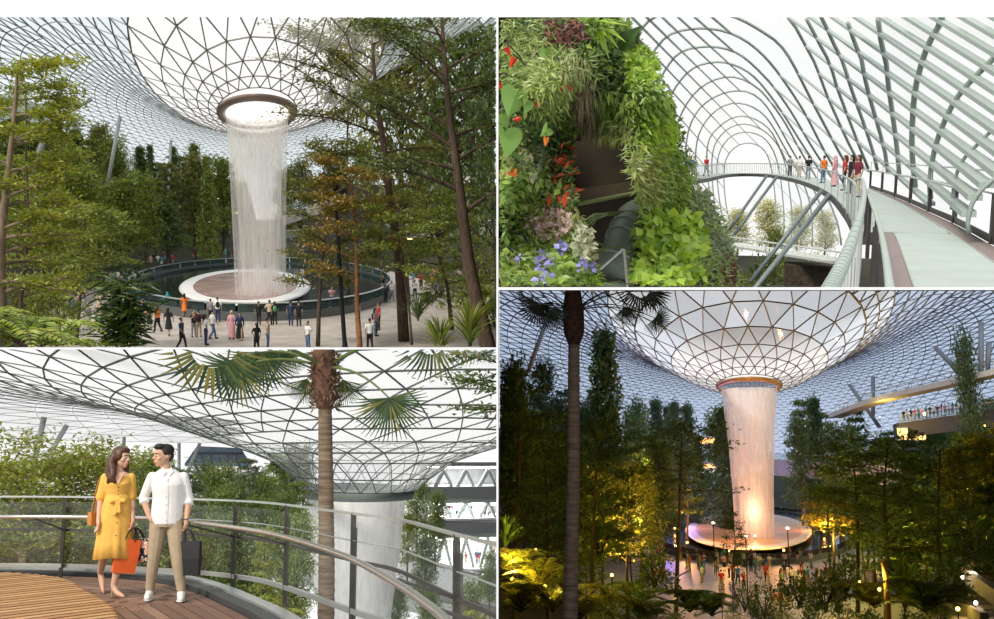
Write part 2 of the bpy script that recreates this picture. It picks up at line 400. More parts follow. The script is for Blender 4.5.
BARK = mat('bark', (.09, .065, .045), .9, var=.4, scale=3, bump=.4, stretch=(3, 3, .8))
BARK_L = mat('bark_pale', (.22, .16, .11), .9, var=.35, scale=3, bump=.4, stretch=(3, 3, .8))
def plant(hall, k, loc, h, wpx, leaf, label, name='tree', cat='tree', group=None, bark=None, rz=None, rx=0, ry=0):
    w_, l_ = kind(k); rz = random.uniform(0, 6.28) if rz is None else rz
    t = thing(name, label, cat, hall, xf(loc, rz, (wpx, wpx, h), rx, ry), group)
    obj('trunk' if cat == 'tree' else 'stem', w_, bark or BARK, t, cull=True); obj('foliage', l_, leaf, t, cull=True); return t
# ------------------------------------------------------------------ gridshell domes
def bars(mb, A, Bp, w_, up=None):
    """straight square bars A->B, vectorised, no caps"""
    A = np.asarray(A, float); Bp = np.asarray(Bp, float); n = len(A)
    if n == 0: return mb
    T = Bp - A; T /= np.linalg.norm(T, axis=1, keepdims=True) + 1e-9
    u = np.tile([0, 0, 1.0], (n, 1)); u[np.abs(T[:, 2]) > .95] = (0, 1.0, 0)
    S = np.cross(T, u); S /= np.linalg.norm(S, axis=1, keepdims=True); U = np.cross(S, T); h = w_ / 2
    o = [(-h, -h), (h, -h), (h, h), (-h, h)]
    V = np.stack([A + S * a + U * b for a, b in o] + [Bp + S * a + U * b for a, b in o], 1)
    base = np.arange(n)[:, None, None] * 8
    q = np.array([(0, 1, 5, 4), (1, 2, 6, 5), (2, 3, 7, 6), (3, 0, 4, 7)])[None]
    return mb.add(V.reshape(-1, 3), (base + q).reshape(-1, 4))
def dome(hall, C, rows, ry, label, m_str, m_ring, m_clear, m_frit, view, rot=0.0, ringw=1.15, keep=None, m_mid=None):
    """rows: (r, z, N, width, zone 0 funnel / 1 shell) from the oculus outwards"""
    t = thing('glass_gridshell_dome', label, 'dome', hall, xf((C[0], C[1], rows[0][1])))
    off = np.array([C[0], C[1], rows[0][1]])
    def node(i, j):
        r, z, N = rows[i][:3]; a = (np.asarray(j) + (.5 if i % 2 else 0)) / N * 2 * np.pi + rot
        return np.stack([C[0] + r * np.cos(a), C[1] + r * ry * np.sin(a), np.full(np.shape(a), z)], -1)
    x0, x1, y0, y1 = view
    def vis(*Ps):
        M = sum(Ps) / len(Ps); px, py = hall.proj(M); Q = M @ hall.Rn.T
        k_ = keep(M, px, py) if keep else True
        return k_ & (Q[:, 1] > 3) & (px > x0) & (px < x1) & (py > y0) & (py < y1)
    lat = {}; panes_c = []; panes_f = []; panes_m = []
    for i, (r, z, N, w_, zn) in enumerate(rows):
        j = np.arange(N); A = node(i, j); Bn = node(i, j + 1); k = vis(A, Bn)
        if k.any():
            mb = MB(); bars(mb, A[k] - off, Bn[k] - off, w_ * ringw); obj('ring_beam', mb, m_ring, t)
        if i + 1 < len(rows) and rows[i + 1][2] == N:
            if i % 2: D1, D2 = node(i + 1, j), node(i + 1, j + 1)
            else: D1, D2 = node(i + 1, j - 1), node(i + 1, j)
            # for odd rows nodes sit half a step on
            mb = lat.setdefault(zn, MB())
            for D in (D1, D2):
                k = vis(A, D)
                bars(mb, A[k] - off, D[k] - off, w_)
            T1 = np.stack([A, Bn, D2], 1); T2 = np.stack([A, D1, D2], 1)
            for T in (T1, T2):
                k = vis(T[:, 0], T[:, 1], T[:, 2]); (panes_c, panes_f, panes_m)[zn].append(T[k] - off)
    for zn, mb in lat.items():
        o = obj('diagonal_struts', mb, m_str[zn % 2] if isinstance(m_str, tuple) else m_str, t); o['kind'] = 'stuff'
    Pc = np.concatenate(panes_c) if panes_c else np.zeros((0, 3, 3)); Pf = np.concatenate(panes_f) if panes_f else np.zeros((0, 3, 3))
    if len(Pc):
        px, py = hall.proj((Pc + off).reshape(-1, 3)); px = px.reshape(-1, 3); py = py.reshape(-1, 3)
        ar = np.abs((px[:, 1] - px[:, 0]) * (py[:, 2] - py[:, 0]) - (px[:, 2] - px[:, 0]) * (py[:, 1] - py[:, 0])); x0_, x1_, y0_, y1_ = hall.lim
        ins = ((px.mean(1) > max(0, x0_)) & (px.mean(1) < min(994, x1_)) & (py.mean(1) > max(0, y0_)) & (py.mean(1) < min(619, y1_)))
        o_ = np.argsort(-ar * ins); big = o_[:280]; rest = o_[280:]
        for q in big:
            c = Pc[q].mean(0); mb = MB().add(c + (Pc[q] - c) * .97, np.array([(0, 1, 2)])); obj('glass_pane', mb, m_clear, t)
        if len(rest):
            o = obj('small_panes', MB().add(Pc[rest].reshape(-1, 3), np.arange(3 * len(rest)).reshape(-1, 3)), m_clear, t); o['kind'] = 'stuff'
    if panes_m:
        Pm = np.concatenate(panes_m); o = obj('pale_panes', MB().add(Pm.reshape(-1, 3), np.arange(3 * len(Pm)).reshape(-1, 3)), m_mid, t); o['kind'] = 'stuff'
    if len(Pf):
        o = obj('shell_panes', MB().add(Pf.reshape(-1, 3), np.arange(3 * len(Pf)).reshape(-1, 3)), m_frit, t); o['kind'] = 'stuff'
    return t

# ------------------------------------------------------------------ people
def remesh(mb, vox, it=4, fac=.5):
    me = mb.mesh('tmp'); o = bpy.data.objects.new('tmp', me); COL.objects.link(o)
    r = o.modifiers.new('r', 'REMESH'); r.mode = 'VOXEL'; r.voxel_size = vox
    s = o.modifiers.new('s', 'SMOOTH'); s.factor = fac; s.iterations = it
    dg = bpy.context.evaluated_depsgraph_get(); dg.update()
    out = bpy.data.meshes.new_from_object(o.evaluated_get(dg)); bpy.data.objects.remove(o); bpy.data.meshes.remove(me)
    out.polygons.foreach_set('use_smooth', np.ones(len(out.polygons), bool)); return out
def limb(mb, P, R, n=10):
    P = [np.array(p, float) for p in P]
    mb.tube(spline(P, 3 * len(P)) if len(P) > 2 else P, np.interp(np.linspace(0, 1, 3 * len(P) if len(P) > 2 else 2), np.linspace(0, 1, len(R)), R), n)
    for p, r in ((P[0], R[0]), (P[-1], R[-1])): mb.ell(p, (r, r, r), 5)
    return mb
def stack(mb, rings, n=20):
    """rings: (x,y,z,rx,ry): closed loft"""
    a = np.arange(n) / n * 2 * np.pi; V = []
    for (x, y, z, rx, ry) in rings: V.append(np.stack([x + rx * np.cos(a), y + ry * np.sin(a), np.full(n, z)], -1))
    m = len(rings); i = np.arange(m - 1)[:, None]; j = np.arange(n)[None]
    return mb.add(np.vstack(V), [np.stack([i * n + j, i * n + (j + 1) % n, (i + 1) * n + (j + 1) % n, (i + 1) * n + j], -1).reshape(-1, 4), np.arange(n)[::-1][None], (np.arange(n) + (m - 1) * n)[None]])
# poses: right/left = +x / -x ; front = -y. (elbowR, wristR, elbowL, wristL, kneeR, ankleR, kneeL, ankleL)
POSES = {
 'stand': ((.25, .02, 1.13), (.24, -.05, .88), (-.25, .02, 1.13), (-.24, -.05, .88), (.10, -.01, .49), (.11, .02, .08), (-.10, -.01, .49), (-.11, .02, .08)),
 'walk': ((.26, .10, 1.14), (.25, .06, .90), (-.26, -.06, 1.13), (-.22, -.22, .93), (.09, -.14, .50), (.09, -.20, .08), (-.09, .03, .49), (-.09, .26, .12)),
 'photo': ((.25, -.14, 1.22), (.06, -.30, 1.46), (-.25, -.14, 1.22), (-.06, -.30, 1.46), (.11, -.01, .49), (.13, .02, .08), (-.11, -.01, .49), (-.12, .02, .08)),
 'rail': ((.24, -.12, 1.16), (.12, -.30, 1.08), (-.24, -.12, 1.16), (-.12, -.30, 1.08), (.10, -.02, .49), (.11, .03, .08), (-.10, .01, .49), (-.09, -.04, .08)),
 'hip': ((.34, .04, 1.17), (.20, -.06, 1.02), (-.25, .02, 1.13), (-.23, -.05, .88), (.12, -.01, .49), (.16, .02, .08), (-.09, -.01, .49), (-.10, .02, .08)),
 'sit': ((.25, -.02, 1.15), (.14, -.22, 1.00), (-.25, -.02, 1.15), (-.14, -.22, 1.00), (.11, -.42, .92), (.11, -.42, .52), (-.11, -.42, .92), (-.11, -.42, .52)),
}
PM = {}
def pmesh(pose, style):
    """style: 'm' shirt+trousers, 'f' top+trousers long hair, 'd' dress long hair, 's' shirt + shorts, 'c' headscarf + long dress"""
    key = pose + style
    if key in PM: return PM[key]
    eR, wR, eL, wL, kR, aR, kL, aL = POSES[pose]; fem = style in 'fdc'; v = .026; d = {}
    sw = .165 if fem else .19; wa = .105 if fem else .13; hp = .15
    b = MB(); stack(b, [(0, 0, .86, hp, .095), (0, 0, .98, hp, .10), (0, 0, 1.10, wa, .085), (0, 0, 1.28, .145 if fem else .165, .105), (0, 0, 1.40, sw * .85, .085), (0, .005, 1.46, .06, .06)])
    limb(b, [(0, .005, 1.40), (0, -.005, 1.56)], [.055, .05]); b.ell((0, -.01, 1.62), (.078, .095, .118), 8); b.ell((0, -.10, 1.605), (.014, .022, .02), 5)
    hands = MB()
    for s, e, w_ in ((1, eR, wR), (-1, eL, wL)):
        limb(b, [(s * sw, 0, 1.40), e], [.05, .04]); limb(b, [e, w_], [.04, .027])
        f = (np.array(w_) - np.array(e)); f /= np.linalg.norm(f); wv = np.array(w_)
        limb(b, [wv, wv + f * .08], [.03, .036]); limb(b, [wv + f * .06, wv + f * .16 + np.array([0, -.02, 0])], [.034, .02])
    for s, k, a in ((1, kR, aR), (-1, kL, aL)):
        limb(b, [(s * .085, 0, .90), k, a], [.085, .058, .040]); limb(b, [a, (a[0] + s * .015, a[1] - .13, max(.035, a[2] - .05))], [.04, .03])
    d['body'] = remesh(b, v)
    t = MB(); z0 = .90
    stack(t, [(0, 0, z0, hp + .018, .115), (0, 0, 1.10, wa + .028, .105), (0, 0, 1.28, (.145 if fem else .165) + .024, .125), (0, 0, 1.40, sw * .9 + .02, .10), (0, .005, 1.455, .085, .075)])
    for s, e, w_ in ((1, eR, wR), (-1, eL, wL)):
        p = np.array((s * sw, 0, 1.40)); e_ = np.array(e); limb(t, [p, p + (e_ - p) * .72], [.066, .062])
        if style == 'c': limb(t, [e_ * .3 + p * .7, e_], [.06, .055]); limb(t, [e_, np.array(w_)], [.055, .045])
    bt = MB()
    if style in 'dc':
        zl = .42 if style == 'd' else .10; rw = .24 if style == 'd' else .25
        stack(bt, [(0, 0, zl, rw, rw * .8), (0, 0, .75, hp + .05, .14), (0, 0, .95, hp + .02, .115), (0, 0, 1.08, wa + .03, .108)])
    else:
        stack(bt, [(0, 0, .82, hp + .012, .11), (0, 0, .99, hp + .014, .108)])
        for s, k, a in ((1, kR, aR), (-1, kL, aL)):
            if style == 's': limb(bt, [(s * .085, 0, .88), k], [.098, .085])
            else: limb(bt, [(s * .085, 0, .88), k, a], [.098, .075, .058])
    d['top'] = remesh(t, v); d['bottom'] = remesh(bt, v)
    h = MB()
    if style == 'c':
        h.ell((0, .012, 1.64), (.098, .108, .125), 8); h.ell((0, .05, 1.48), (.12, .10, .12), 8)
    else:
        h.ell((0, .022, 1.665), (.088, .098, .095), 8)
        if fem: limb(h, [(0, .07, 1.66), (0, .09, 1.50), (0, .085, 1.36)], [.085, .085, .05])
    d['hair'] = remesh(h, v * .8)
    f = MB()
    for s, a in ((1, aR), (-1, aL)):
        f.ell((a[0] + s * .012, a[1] - .07, max(.04, a[2] - .045)), (.05, .135, .045), 6)
    d['shoes'] = f.mesh('shoes', True)
    PM[key] = d; return d
SKIN = [mat('skin_light', (.62, .40, .29), .5, var=.05), mat('skin_tan', (.45, .27, .18), .5, var=.05), mat('skin_deep', (.22, .12, .075), .5, var=.05)]
HAIR = mat('hair_black', (.015, .012, .012), .5, var=.3, scale=60); HAIRB = mat('hair_brown', (.07, .035, .02), .5, var=.3, scale=60)
CLO = {'white': (.82, .82, .80), 'black': (.02, .02, .023), 'orange': (.75, .20, .04), 'blue': (.05, .15, .45), 'grey': (.25, .26, .28), 'red': (.55, .04, .04),
       'beige': (.55, .44, .32), 'navy': (.03, .045, .11), 'pink': (.72, .38, .42), 'yellow': (.75, .52, .08), 'green': (.10, .30, .12), 'teal': (.05, .32, .36), 'maroon': (.18, .03, .05), 'denim': (.10, .16, .28), 'khaki': (.34, .28, .18)}
def cloth(c): return mat('cloth_' + c, CLO[c], .85, var=.10, scale=14, bump=.15)
def person(hall, loc, face, pose, style, top, bottom, where, group, h=1.0, hair=None, skin=0, scarf=None, bag=None):
    d = pmesh(pose, style); hair = hair or HAIR
    pz = {'stand': 'standing', 'walk': 'walking', 'photo': 'holding a phone', 'rail': 'leaning', 'hip': 'hand on hip', 'sit': 'sitting'}[pose]
    wear = {'m': f'{top} shirt, {bottom} trousers', 'f': f'{top} top, {bottom} trousers', 's': f'{top} shirt, {bottom} shorts', 'd': f'{top} top, {bottom} skirt' if top != bottom else f'{top} dress', 'c': f'{scarf or "grey"} headscarf, long {bottom} dress'}[style]
    z = -.48 if pose == 'sit' else 0
    t = thing('person', f'person in {wear} {pz} {where}', 'person', hall, xf(loc, face, h), group)
    Mz = xf((0, 0, z))
    obj('body', d['body'], SKIN[skin], t, Mz); obj('shirt' if style not in 'c' else 'dress_top', d['top'], cloth(top), t, Mz)
    obj('skirt' if style in 'dc' else 'trousers', d['bottom'], cloth(bottom), t, Mz)
    if style == 'c': obj('headscarf', d['hair'], cloth(scarf or 'grey'), t, Mz)
    else: obj('hair', d['hair'], hair, t, Mz)
    obj('shoes', d['shoes'], cloth('black'), t, Mz)
    if pose == 'photo':
        obj('phone', MB().box((0, -.38, 1.53), (.15, .012, .08)), mat('phone_black', (.02, .02, .02), .2), t, Mz)
    if bag:
        obj('backpack', MB().ell((0, .19, 1.22), (.15, .09, .22), 8), cloth(bag), t, Mz, smooth=True)
    return t
USED = set()
def crowd(hall, spots, z, where, group, seed, tones=None, far=False):
    """spots: (px, py[, opts]) feet on the ground plane z"""
    rg = random.Random(seed); cols = tones or ['white', 'black', 'navy', 'grey', 'red', 'blue', 'pink', 'beige', 'teal', 'white', 'black', 'orange', 'green', 'maroon']
    for sp in spots:
        px, py = sp[:2]; o = dict(sp[2]) if len(sp) > 2 else {}
        st = o.get('style') or rg.choice(['m', 'm', 'f', 'd', 's', 'm', 'f']); ps = o.get('pose') or rg.choice(['stand', 'stand', 'walk', 'photo', 'hip'])
        tp = o.get('top') or rg.choice(cols); bt = o.get('bottom') or rg.choice(['black', 'navy', 'denim', 'khaki', 'grey', 'beige', 'white'])
        where_ = o.get('where', where)
        for _ in range(40):
            if (st, ps, tp, bt, where_) not in USED: break
            if 'top' not in o: tp = rg.choice(cols)
            if 'bottom' not in o: bt = rg.choice(['black', 'navy', 'denim', 'khaki', 'grey', 'beige', 'white'])
            if 'pose' not in o: ps = rg.choice(['stand', 'walk', 'photo', 'hip'])
        USED.add((st, ps, tp, bt, where_))
        p = hall.g(px, py, z); fc = o.get('face'); fc = rg.uniform(0, 6.28) if fc is None else fc
        person(hall, p, fc, ps, st, tp, bt, o.get('where', where), group, o.get('h', rg.uniform(.94, 1.05)), skin=rg.choice([0, 0, 1, 1, 2]), scarf=o.get('scarf') or (rg.choice(['navy', 'pink', 'grey', 'black']) if st == 'c' else None), bag=o.get('bag'))

# ------------------------------------------------------------------ a hall's trees from a silhouette
UNITW = {'tiered': .82, 'round': .74, 'cone': .42, 'sparse': .62, 'tall': .66, 'bush': 1.15, 'finebush': 1.15, 'cycad': 1.9, 'fern': 1.9, 'blade': 1.5}
def tree_px(hall, k, px, top, y, wpx, ground, leaf, label, group=None, name='tree', cat='tree', bark=None, **kw):
    """tree whose crown top is seen at (px, top) when it stands at depth y on the terrain ground(x, y)"""
    p = hall.at(px, top, y); zg = ground(p.x, p.y) if callable(ground) else ground
    h = max(.3, p.z - zg); W = wpx * y / F / UNITW[k.split('.')[0]]
    return plant(hall, k, (p.x, p.y, zg - .02 * h), h * 1.02, W, leaf, label, name, cat, group, bark, **kw)
# =================================================================== HALL 1: daytime forest valley with the waterfall (upper left)
GZ = -7.6
PAVE = mat('plaza_paving', (.42, .37, .33), .55, var=.22, scale=.9, spec=.4)
SOIL = mat('soil', (.030, .030, .014), .95, var=.4, scale=1.5)
STEEL_T = mat('strut_taupe', (.27, .26, .25), .5, var=.1); STEEL_R = mat('ring_taupe', (.26, .23, .21), .5, var=.1)
G_CLEAR = glassmat('clear_glazing', (1, 1, 1), .88, (.97, .97, .96), tr=.8); G_FRIT = glassmat('fritted_glazing', (.87, .935, .98), .74, (.72, .83, .90), tr=.8)
LF_DK = leafmat('leaf_dark', [(.04, .07, .014), (.085, .13, .022), (.15, .20, .035)], .35)
LF_MD = leafmat('leaf_mid', [(.09, .13, .018), (.19, .25, .03), (.33, .37, .05)], .4)
LF_YG = leafmat('leaf_yellow_green', [(.14, .19, .015), (.28, .33, .03), (.46, .46, .06)], .4)
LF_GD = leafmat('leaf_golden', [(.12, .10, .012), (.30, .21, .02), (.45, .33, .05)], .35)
LF_OL = leafmat('leaf_olive', [(.08, .10, .018), (.16, .18, .03), (.28, .27, .05)], .4)
CONC = mat('concrete', (.36, .34, .32), .8, var=.12, scale=.6)
TEALG = glassmat('teal_balustrade_glass', (.28, .40, .39), .5, (.10, .16, .16)); POOLW = mat('dark_pool_water', (.012, .022, .022), .08, var=.3, scale=.3, bump=.05, spec=.6)
def tl_ground(x, y):
    c = TL.g(262, 290, GZ); 
    d = math.hypot((x - c.x) / 17.0, (y - 110) / 72.0)     # 1 at the edge of the plaza
    side = 1.0 if x < c.x else .35
    return GZ + max(0, d - 1.0) * 9.0 * side
# plaza and planted slope
def grid_mesh(xs, ys, zf):
    V = [(x, y, zf(x, y)) for y in ys for x in xs]; n = len(xs)
    Q = [(j * n + i, j * n + i + 1, (j + 1) * n + i + 1, (j + 1) * n + i) for j in range(len(ys) - 1) for i in range(n - 1)]
    return MB().add(V, np.array(Q))
struct('floor', MB().box((TL.g(262, 318, GZ).x + 3, 112, GZ - .16), (66, 190, .3)), PAVE, TL, label='pale grey paved plaza around the round pool')
obs = struct('ground', grid_mesh(np.linspace(-75, 60, 46), np.linspace(40, 330, 50), lambda x, y: tl_ground(x, y) - .34), SOIL, TL, label='dark planted slope round the plaza', smooth=True)
# pool, basin and waterfall
pc = TL.g(261, 280, GZ); PC = (pc.x, 114.0)
t = thing('reflecting_pool', 'dark oval reflecting pool with teal glass edge around the white basin', 'pool', TL, xf((PC[0], PC[1], GZ)))
obj('water', MB().lathe([(0, .45), (13.2, .45)], 72, 3.0), POOLW, t)
obj('pool_wall', MB().lathe([(13.2, 0), (13.5, 0), (13.5, .62), (13.2, .62), (13.2, 0)], 72, 3.0), mat('pool_stone', (.10, .11, .11), .5), t)
for i in range(36):
    a0 = 2 * math.pi * i / 36; obj('glass_panel', MB().lathe([(13.36, .62), (13.36, 1.22), (13.31, 1.22), (13.31, .62)], 3, 3.0, a0=a0 + .006, a1=a0 + 2 * math.pi / 36 - .006), TEALG, t)
obj('rim_rail', MB().lathe([(13.25, 1.22), (13.42, 1.22), (13.42, 1.29), (13.25, 1.29), (13.25, 1.22)], 72, 3.0), mat('rail_grey', (.55, .57, .56), .35, .6), t)
dc = TL.g(246, 284, -6.7); DC = (dc.x, dc.y)
t = thing('water_basin', 'shallow white-rimmed acrylic basin holding reddish water under the waterfall', 'basin', TL, xf((DC[0], DC[1], GZ)))
obj('rim', MB().lathe([(3.5, .2), (5.2, .55), (6.0, .95), (6.05, 1.02), (5.7, 1.06), (4.6, .98), (3.9, .95)], 64, 4.2), mat('basin_foam', (.80, .79, .78), .35, var=.1, scale=1.2), t, smooth=True)
obj('basin_water', MB().lathe([(0, .98), (2.5, .97), (5.0, 1.0)], 64, 4.2), mat('basin_red_water', (.34, .20, .17), .25, var=.45, scale=.5, spec=.6), t)
KT = 86.0 / DC[1]; FR = (TL.at(257, 116, 86).x, 86.0, TL.at(257, 116, 86).z)
t = thing('waterfall', 'tall white column of falling water dropping from the round oculus by day', 'waterfall', TL, xf((FR[0], FR[1], GZ + 1.0)))
hh = FR[2] - GZ - 1.2
obj('water_curtain', MB().lathe([(2.1, 0), (2.15, hh * .3), (2.3, hh * .7), (2.5, hh)], 64), watermat('fall_day_outer', (.97, .95, .92), .26, (2.6, 2.6, .10)), t, smooth=True)
obj('inner_water_curtain', MB().lathe([(1.5, 0), (1.6, hh * .3), (1.9, hh * .7), (2.3, hh)], 48), watermat('fall_day_inner', (.97, .94, .90), .24, (2, 2, .08)), t, smooth=True)
t = thing('oculus_ring', 'broad taupe ring rimming the oculus where the daytime waterfall starts', 'ring', TL, xf((FR[0], FR[1], FR[2]), 0, KT))
obj('ring_band', MB().lathe([(3.15, 0), (3.3, -.12), (3.7, -.02), (3.78, .30), (3.5, .34), (3.15, .2), (3.15, 0)], 64, 4.2), mat('oculus_bronze', (.30, .22, .19), .45, .2), t, smooth=True)
obj('oculus_sky_disc', MB().lathe([(0, .12), (3.15, .1)], 64, 4.2), glassmat('oculus_sky_white', (1, 1, 1), .15, (1, 1, 1), tr=.95), t)  # added white disc stands in for the bright sky and water inside the ring
obj('inner_lip', MB().lathe([(3.15, .2), (3.0, .25), (3.0, .05), (3.15, -.02)], 64, 4.2), mat('oculus_lip', (.75, .66, .60), .4), t, smooth=True)
# the dome
zr = FR[2]
PR = np.array([(3.12, 8.55), (3.8, 8.75), (4.6, 9.0), (5.5, 9.35), (6.8, 9.9), (8.4, 10.7), (10.5, 11.8), (13.0, 13.1), (16.0, 14.4), (20, 15.5), (24, 16.1), (28, 16.2), (33, 15.4), (38, 13.8), (44, 10.8), (50, 6.8), (56, 2.0)])
def pz(r): return float(np.interp(r, PR[:, 0], PR[:, 1])) + zr - 8.5
rows = [(r, pz(r), 28, .062, 0) for r in (3.12, 3.8, 4.6, 5.5, 6.8, 8.4)] + [(r, pz(r), 56, .066, 1) for r in (8.4, 9.2, 10.1, 11.0, 12.0, 13.1, 14.2, 15.4, 16.6)] + [(16.6 + 1.2 * k, pz(16.6 + 1.2 * k), 112, .08, 1) for k in range(33)]
STEEL_F = mat('strut_pale', (.40, .41, .42), .5, var=.1)
dome(TL, (FR[0], FR[1]), rows, 6.0, 'oval glass dome of triangular panes funnelling down to the oculus, by day', (STEEL_T, STEEL_F), STEEL_R, G_CLEAR, G_FRIT, (-160, 560, -40, 260))
# slanted steel columns that carry the dome
for i, (a, b, y) in enumerate((((40, 150), (65, 77), 118), ((112, 160), (120, 117), 150), ((169, 178), (171, 140), 175), ((58, 118), (92, 99), 120))):
    p0 = TL.at(*a, y); p1 = TL.at(*b, y); p0 = p0 + (p0 - p1) * 1.2
    t = obj('dome_column', MB().tube([p0, p1], .30 - .04 * i, 10), mat('column_grey', (.32, .33, .32), .4), None, None, TL, smooth=True)
    tag(t, ['thick slanted grey steel dome column above the tallest left-hand trees', 'slim slanted grey steel dome column rising between conifers', 'upright thin grey steel dome column near the low sun', 'shallow leaning grey steel dome column beside the thick one'][i], 'column', 'steel columns under the day dome')
# terraces behind the pool
LAMPW = mat('warm_lamp', (1, .7, .35), .5, emit=(1, .55, .2, 6))
def terrace(hall, a, b, y0, y1, thick, label, m=CONC, rail=True, lamps=0, sag=0, name='terrace'):
    """curved concrete floor edge from pixel a to b"""
    p0 = hall.at(*a, y0); p1 = hall.at(*b, y1); pm = (p0 + p1) / 2 + Vector((0, sag, 0)); P = bez(p0, pm, p1, 12)
    t = thing(name, label, 'terrace', hall, xf(p0)); Q = P - np.array(tuple(p0))
    mb = MB(); d = np.array([0, 6.0, 0]); top = np.array([0, 0, 0]); bot = np.array([0, 0, -thick]); V = []
    for q in Q: V += [q + bot, q + top, q + d + top, q + d + bot]
    n = len(Q); qd = []
    for i in range(n - 1):
        for e in range(4): qd.append((i * 4 + e, i * 4 + (e + 1) % 4, i * 4 + 4 + (e + 1) % 4, i * 4 + 4 + e))
    mb.add(V, [np.array(qd), np.array([(0, 1, 2, 3), (n * 4 - 1, n * 4 - 2, n * 4 - 3, n * 4 - 4)])]); obj('floor_slab', mb, m, t)
    if rail:
        obj('handrail', MB().tube(Q + np.array([0, .1, 1.1]), .05, 6), mat('rail_grey', (.55, .57, .56), .35, .6), t)
        for i in range(n - 1):
            A, Bq = Q[i] + np.array([0, .1, .05]), Q[i + 1] + np.array([0, .1, .05]); u = np.array([0, 0, .98])
            obj('glass_panel', MB().add([A + (Bq - A) * .02, Bq - (Bq - A) * .02, Bq - (Bq - A) * .02 + u, A + (Bq - A) * .02 + u], np.array([(0, 1, 2, 3)])), glassmat('balustrade_glass', (.75, .85, .83), .75, (.6, .68, .66)), t)
    for i in range(lamps):
        q = Q[int((i + .5) / lamps * n)]; obj('lamp', MB().box(q + np.array([0, .8, -thick - .12]), (.9, .3, .12)), LAMPW, t)
    return t
terrace(TL, (196, 196), (236, 190), 215, 235, 1.2, 'upper grey terrace with warm lamps behind the daytime waterfall', lamps=3)
terrace(TL, (192, 211), (240, 206), 212, 232, 1.3, 'middle grey terrace full of visitors behind the daytime waterfall', lamps=3)
terrace(TL, (198, 225), (240, 222), 210, 230, 1.3, 'lowest grey terrace just above the treetops behind the daytime waterfall', lamps=3)
terrace(TL, (284, 215), (345, 193), 150, 128, 1.5, 'curving pale concrete balcony with glass edge beside the daytime waterfall', lamps=0, sag=-3)
terrace(TL, (286, 238), (350, 232), 158, 150, .8, 'low dark terrace floor under the curving concrete balcony', mat('dark_terrace', (.06, .06, .065), .6), lamps=0)
terrace(TL, (412, 186), (560, 158), 128, 110, 1.0, 'broad pale walkway slab glimpsed behind the big rain trees', mat('pale_slab', (.75, .66, .62), .6), lamps=0)
terrace(TL, (398, 232), (540, 226), 150, 140, 1.0, 'lit terrace with warm lamps low behind the big rain trees', lamps=5)
obw = obj('back_building', MB().box((TL.at(470, 230, 168).x - 6, 168, -1), (44, 3, 12)), mat('dim_facade', (.06, .05, .04), .7, var=.3, scale=.4), None, None, TL); tag(obw, 'dim brown building front behind the big rain trees', 'building')
# ---- forest on the slope
GRP = 'trees of the daytime valley slope'
rg = random.Random(3)
sil = lambda x: np.interp(x, [-40, 0, 45, 75, 100, 130, 160, 200, 232], [96, 96, 98, 118, 135, 146, 156, 158, 176])
i = 0
NBR = ['under the slanted columns', 'behind the bamboo clump', 'near the narrow conifers', 'toward the terraces', 'toward the yellow-green tree']
for row, (y, dy, n) in enumerate(((190, 0, 13), (165, 18, 13), (140, 42, 13), (118, 66, 12), (98, 92, 10))):
    for k in range(n):
        px = -35 + (k + .5 + rg.uniform(-.3, .3)) * [262, 255, 205, 150, 120][row] / n; tp = sil(px) + dy + rg.uniform(-12, 10)
        kd = rg.choice(['tiered', 'round', 'tiered', 'cone' if row < 2 else 'round']); lf, ln = rg.choice([(LF_MD, 'mid green'), (LF_DK, 'dark green'), (LF_OL, 'olive green'), (LF_MD, 'mid green')] if row < 3 else [(LF_MD, 'mid green'), (LF_YG, 'yellow-green'), (LF_MD, 'mid green')])
        shp = {'tiered': 'layered', 'round': 'bushy', 'cone': 'pointed'}[kd]; plc = ['on the ridge line below the glass dome', 'in the second rank of the slope', 'halfway down the slope', 'low on the slope by the pool path', 'at the foot of the slope beside the walkers'][row]
        tree_px(TL, f'{kd}.{1 + i % 3}', px, tp, y + rg.uniform(-8, 8), rg.uniform(42, 62) if kd != 'cone' else 26, tl_ground, lf, f'{ln} {shp} tree {plc}', GRP); i += 1
for (px, tp, w_) in ((94, 128, 20), (150, 148, 16), (173, 150, 18), (206, 160, 18), (222, 162, 16)):
    tree_px(TL, f'cone.{2}', px, tp, 200, w_, tl_ground, LF_DK, 'narrow dark conifer poking above the daytime ridge', GRP)
for (px, tp, y, w_, lf, lb) in ((475, -50, 78, 150, LF_DK, 'huge dark canopy tree behind the stout rain tree'), (405, -30, 84, 130, LF_OL, 'huge olive canopy tree behind the slim rain tree'), (345, 30, 92, 80, LF_OL, 'open olive canopy tree leaning toward the oculus'), (500, 60, 70, 110, LF_DK, 'dark canopy tree at the hall end beyond the stout rain tree'), (440, 110, 100, 90, LF_MD, 'mid green tree filling the gap between the rain trees')):
    tree_px(TL, f'round.{1 + px % 3}' if px != 345 else 'tall.2', px, tp, y, w_, GZ, lf, lb, 'canopy trees beyond the plaza')
for i, (px, tp, y, w_) in enumerate(((10, 255, 66, 60), (50, 262, 70, 60), (30, 290, 60, 60), (470, 262, 80, 60), (440, 275, 92, 50), (495, 285, 66, 50), (490, 240, 100, 60))):
    tree_px(TL, f'bush.{1 + i % 3}', px, tp, y, w_, tl_ground if px < 200 else GZ, LF_MD if i % 2 else LF_OL, f'{"mid green" if i % 2 else "olive"} leafy shrub ' + ('under the yellow-green trees' if px < 200 else 'under the rain trees'), 'shrubs of the day plaza', 'shrub', 'plant')
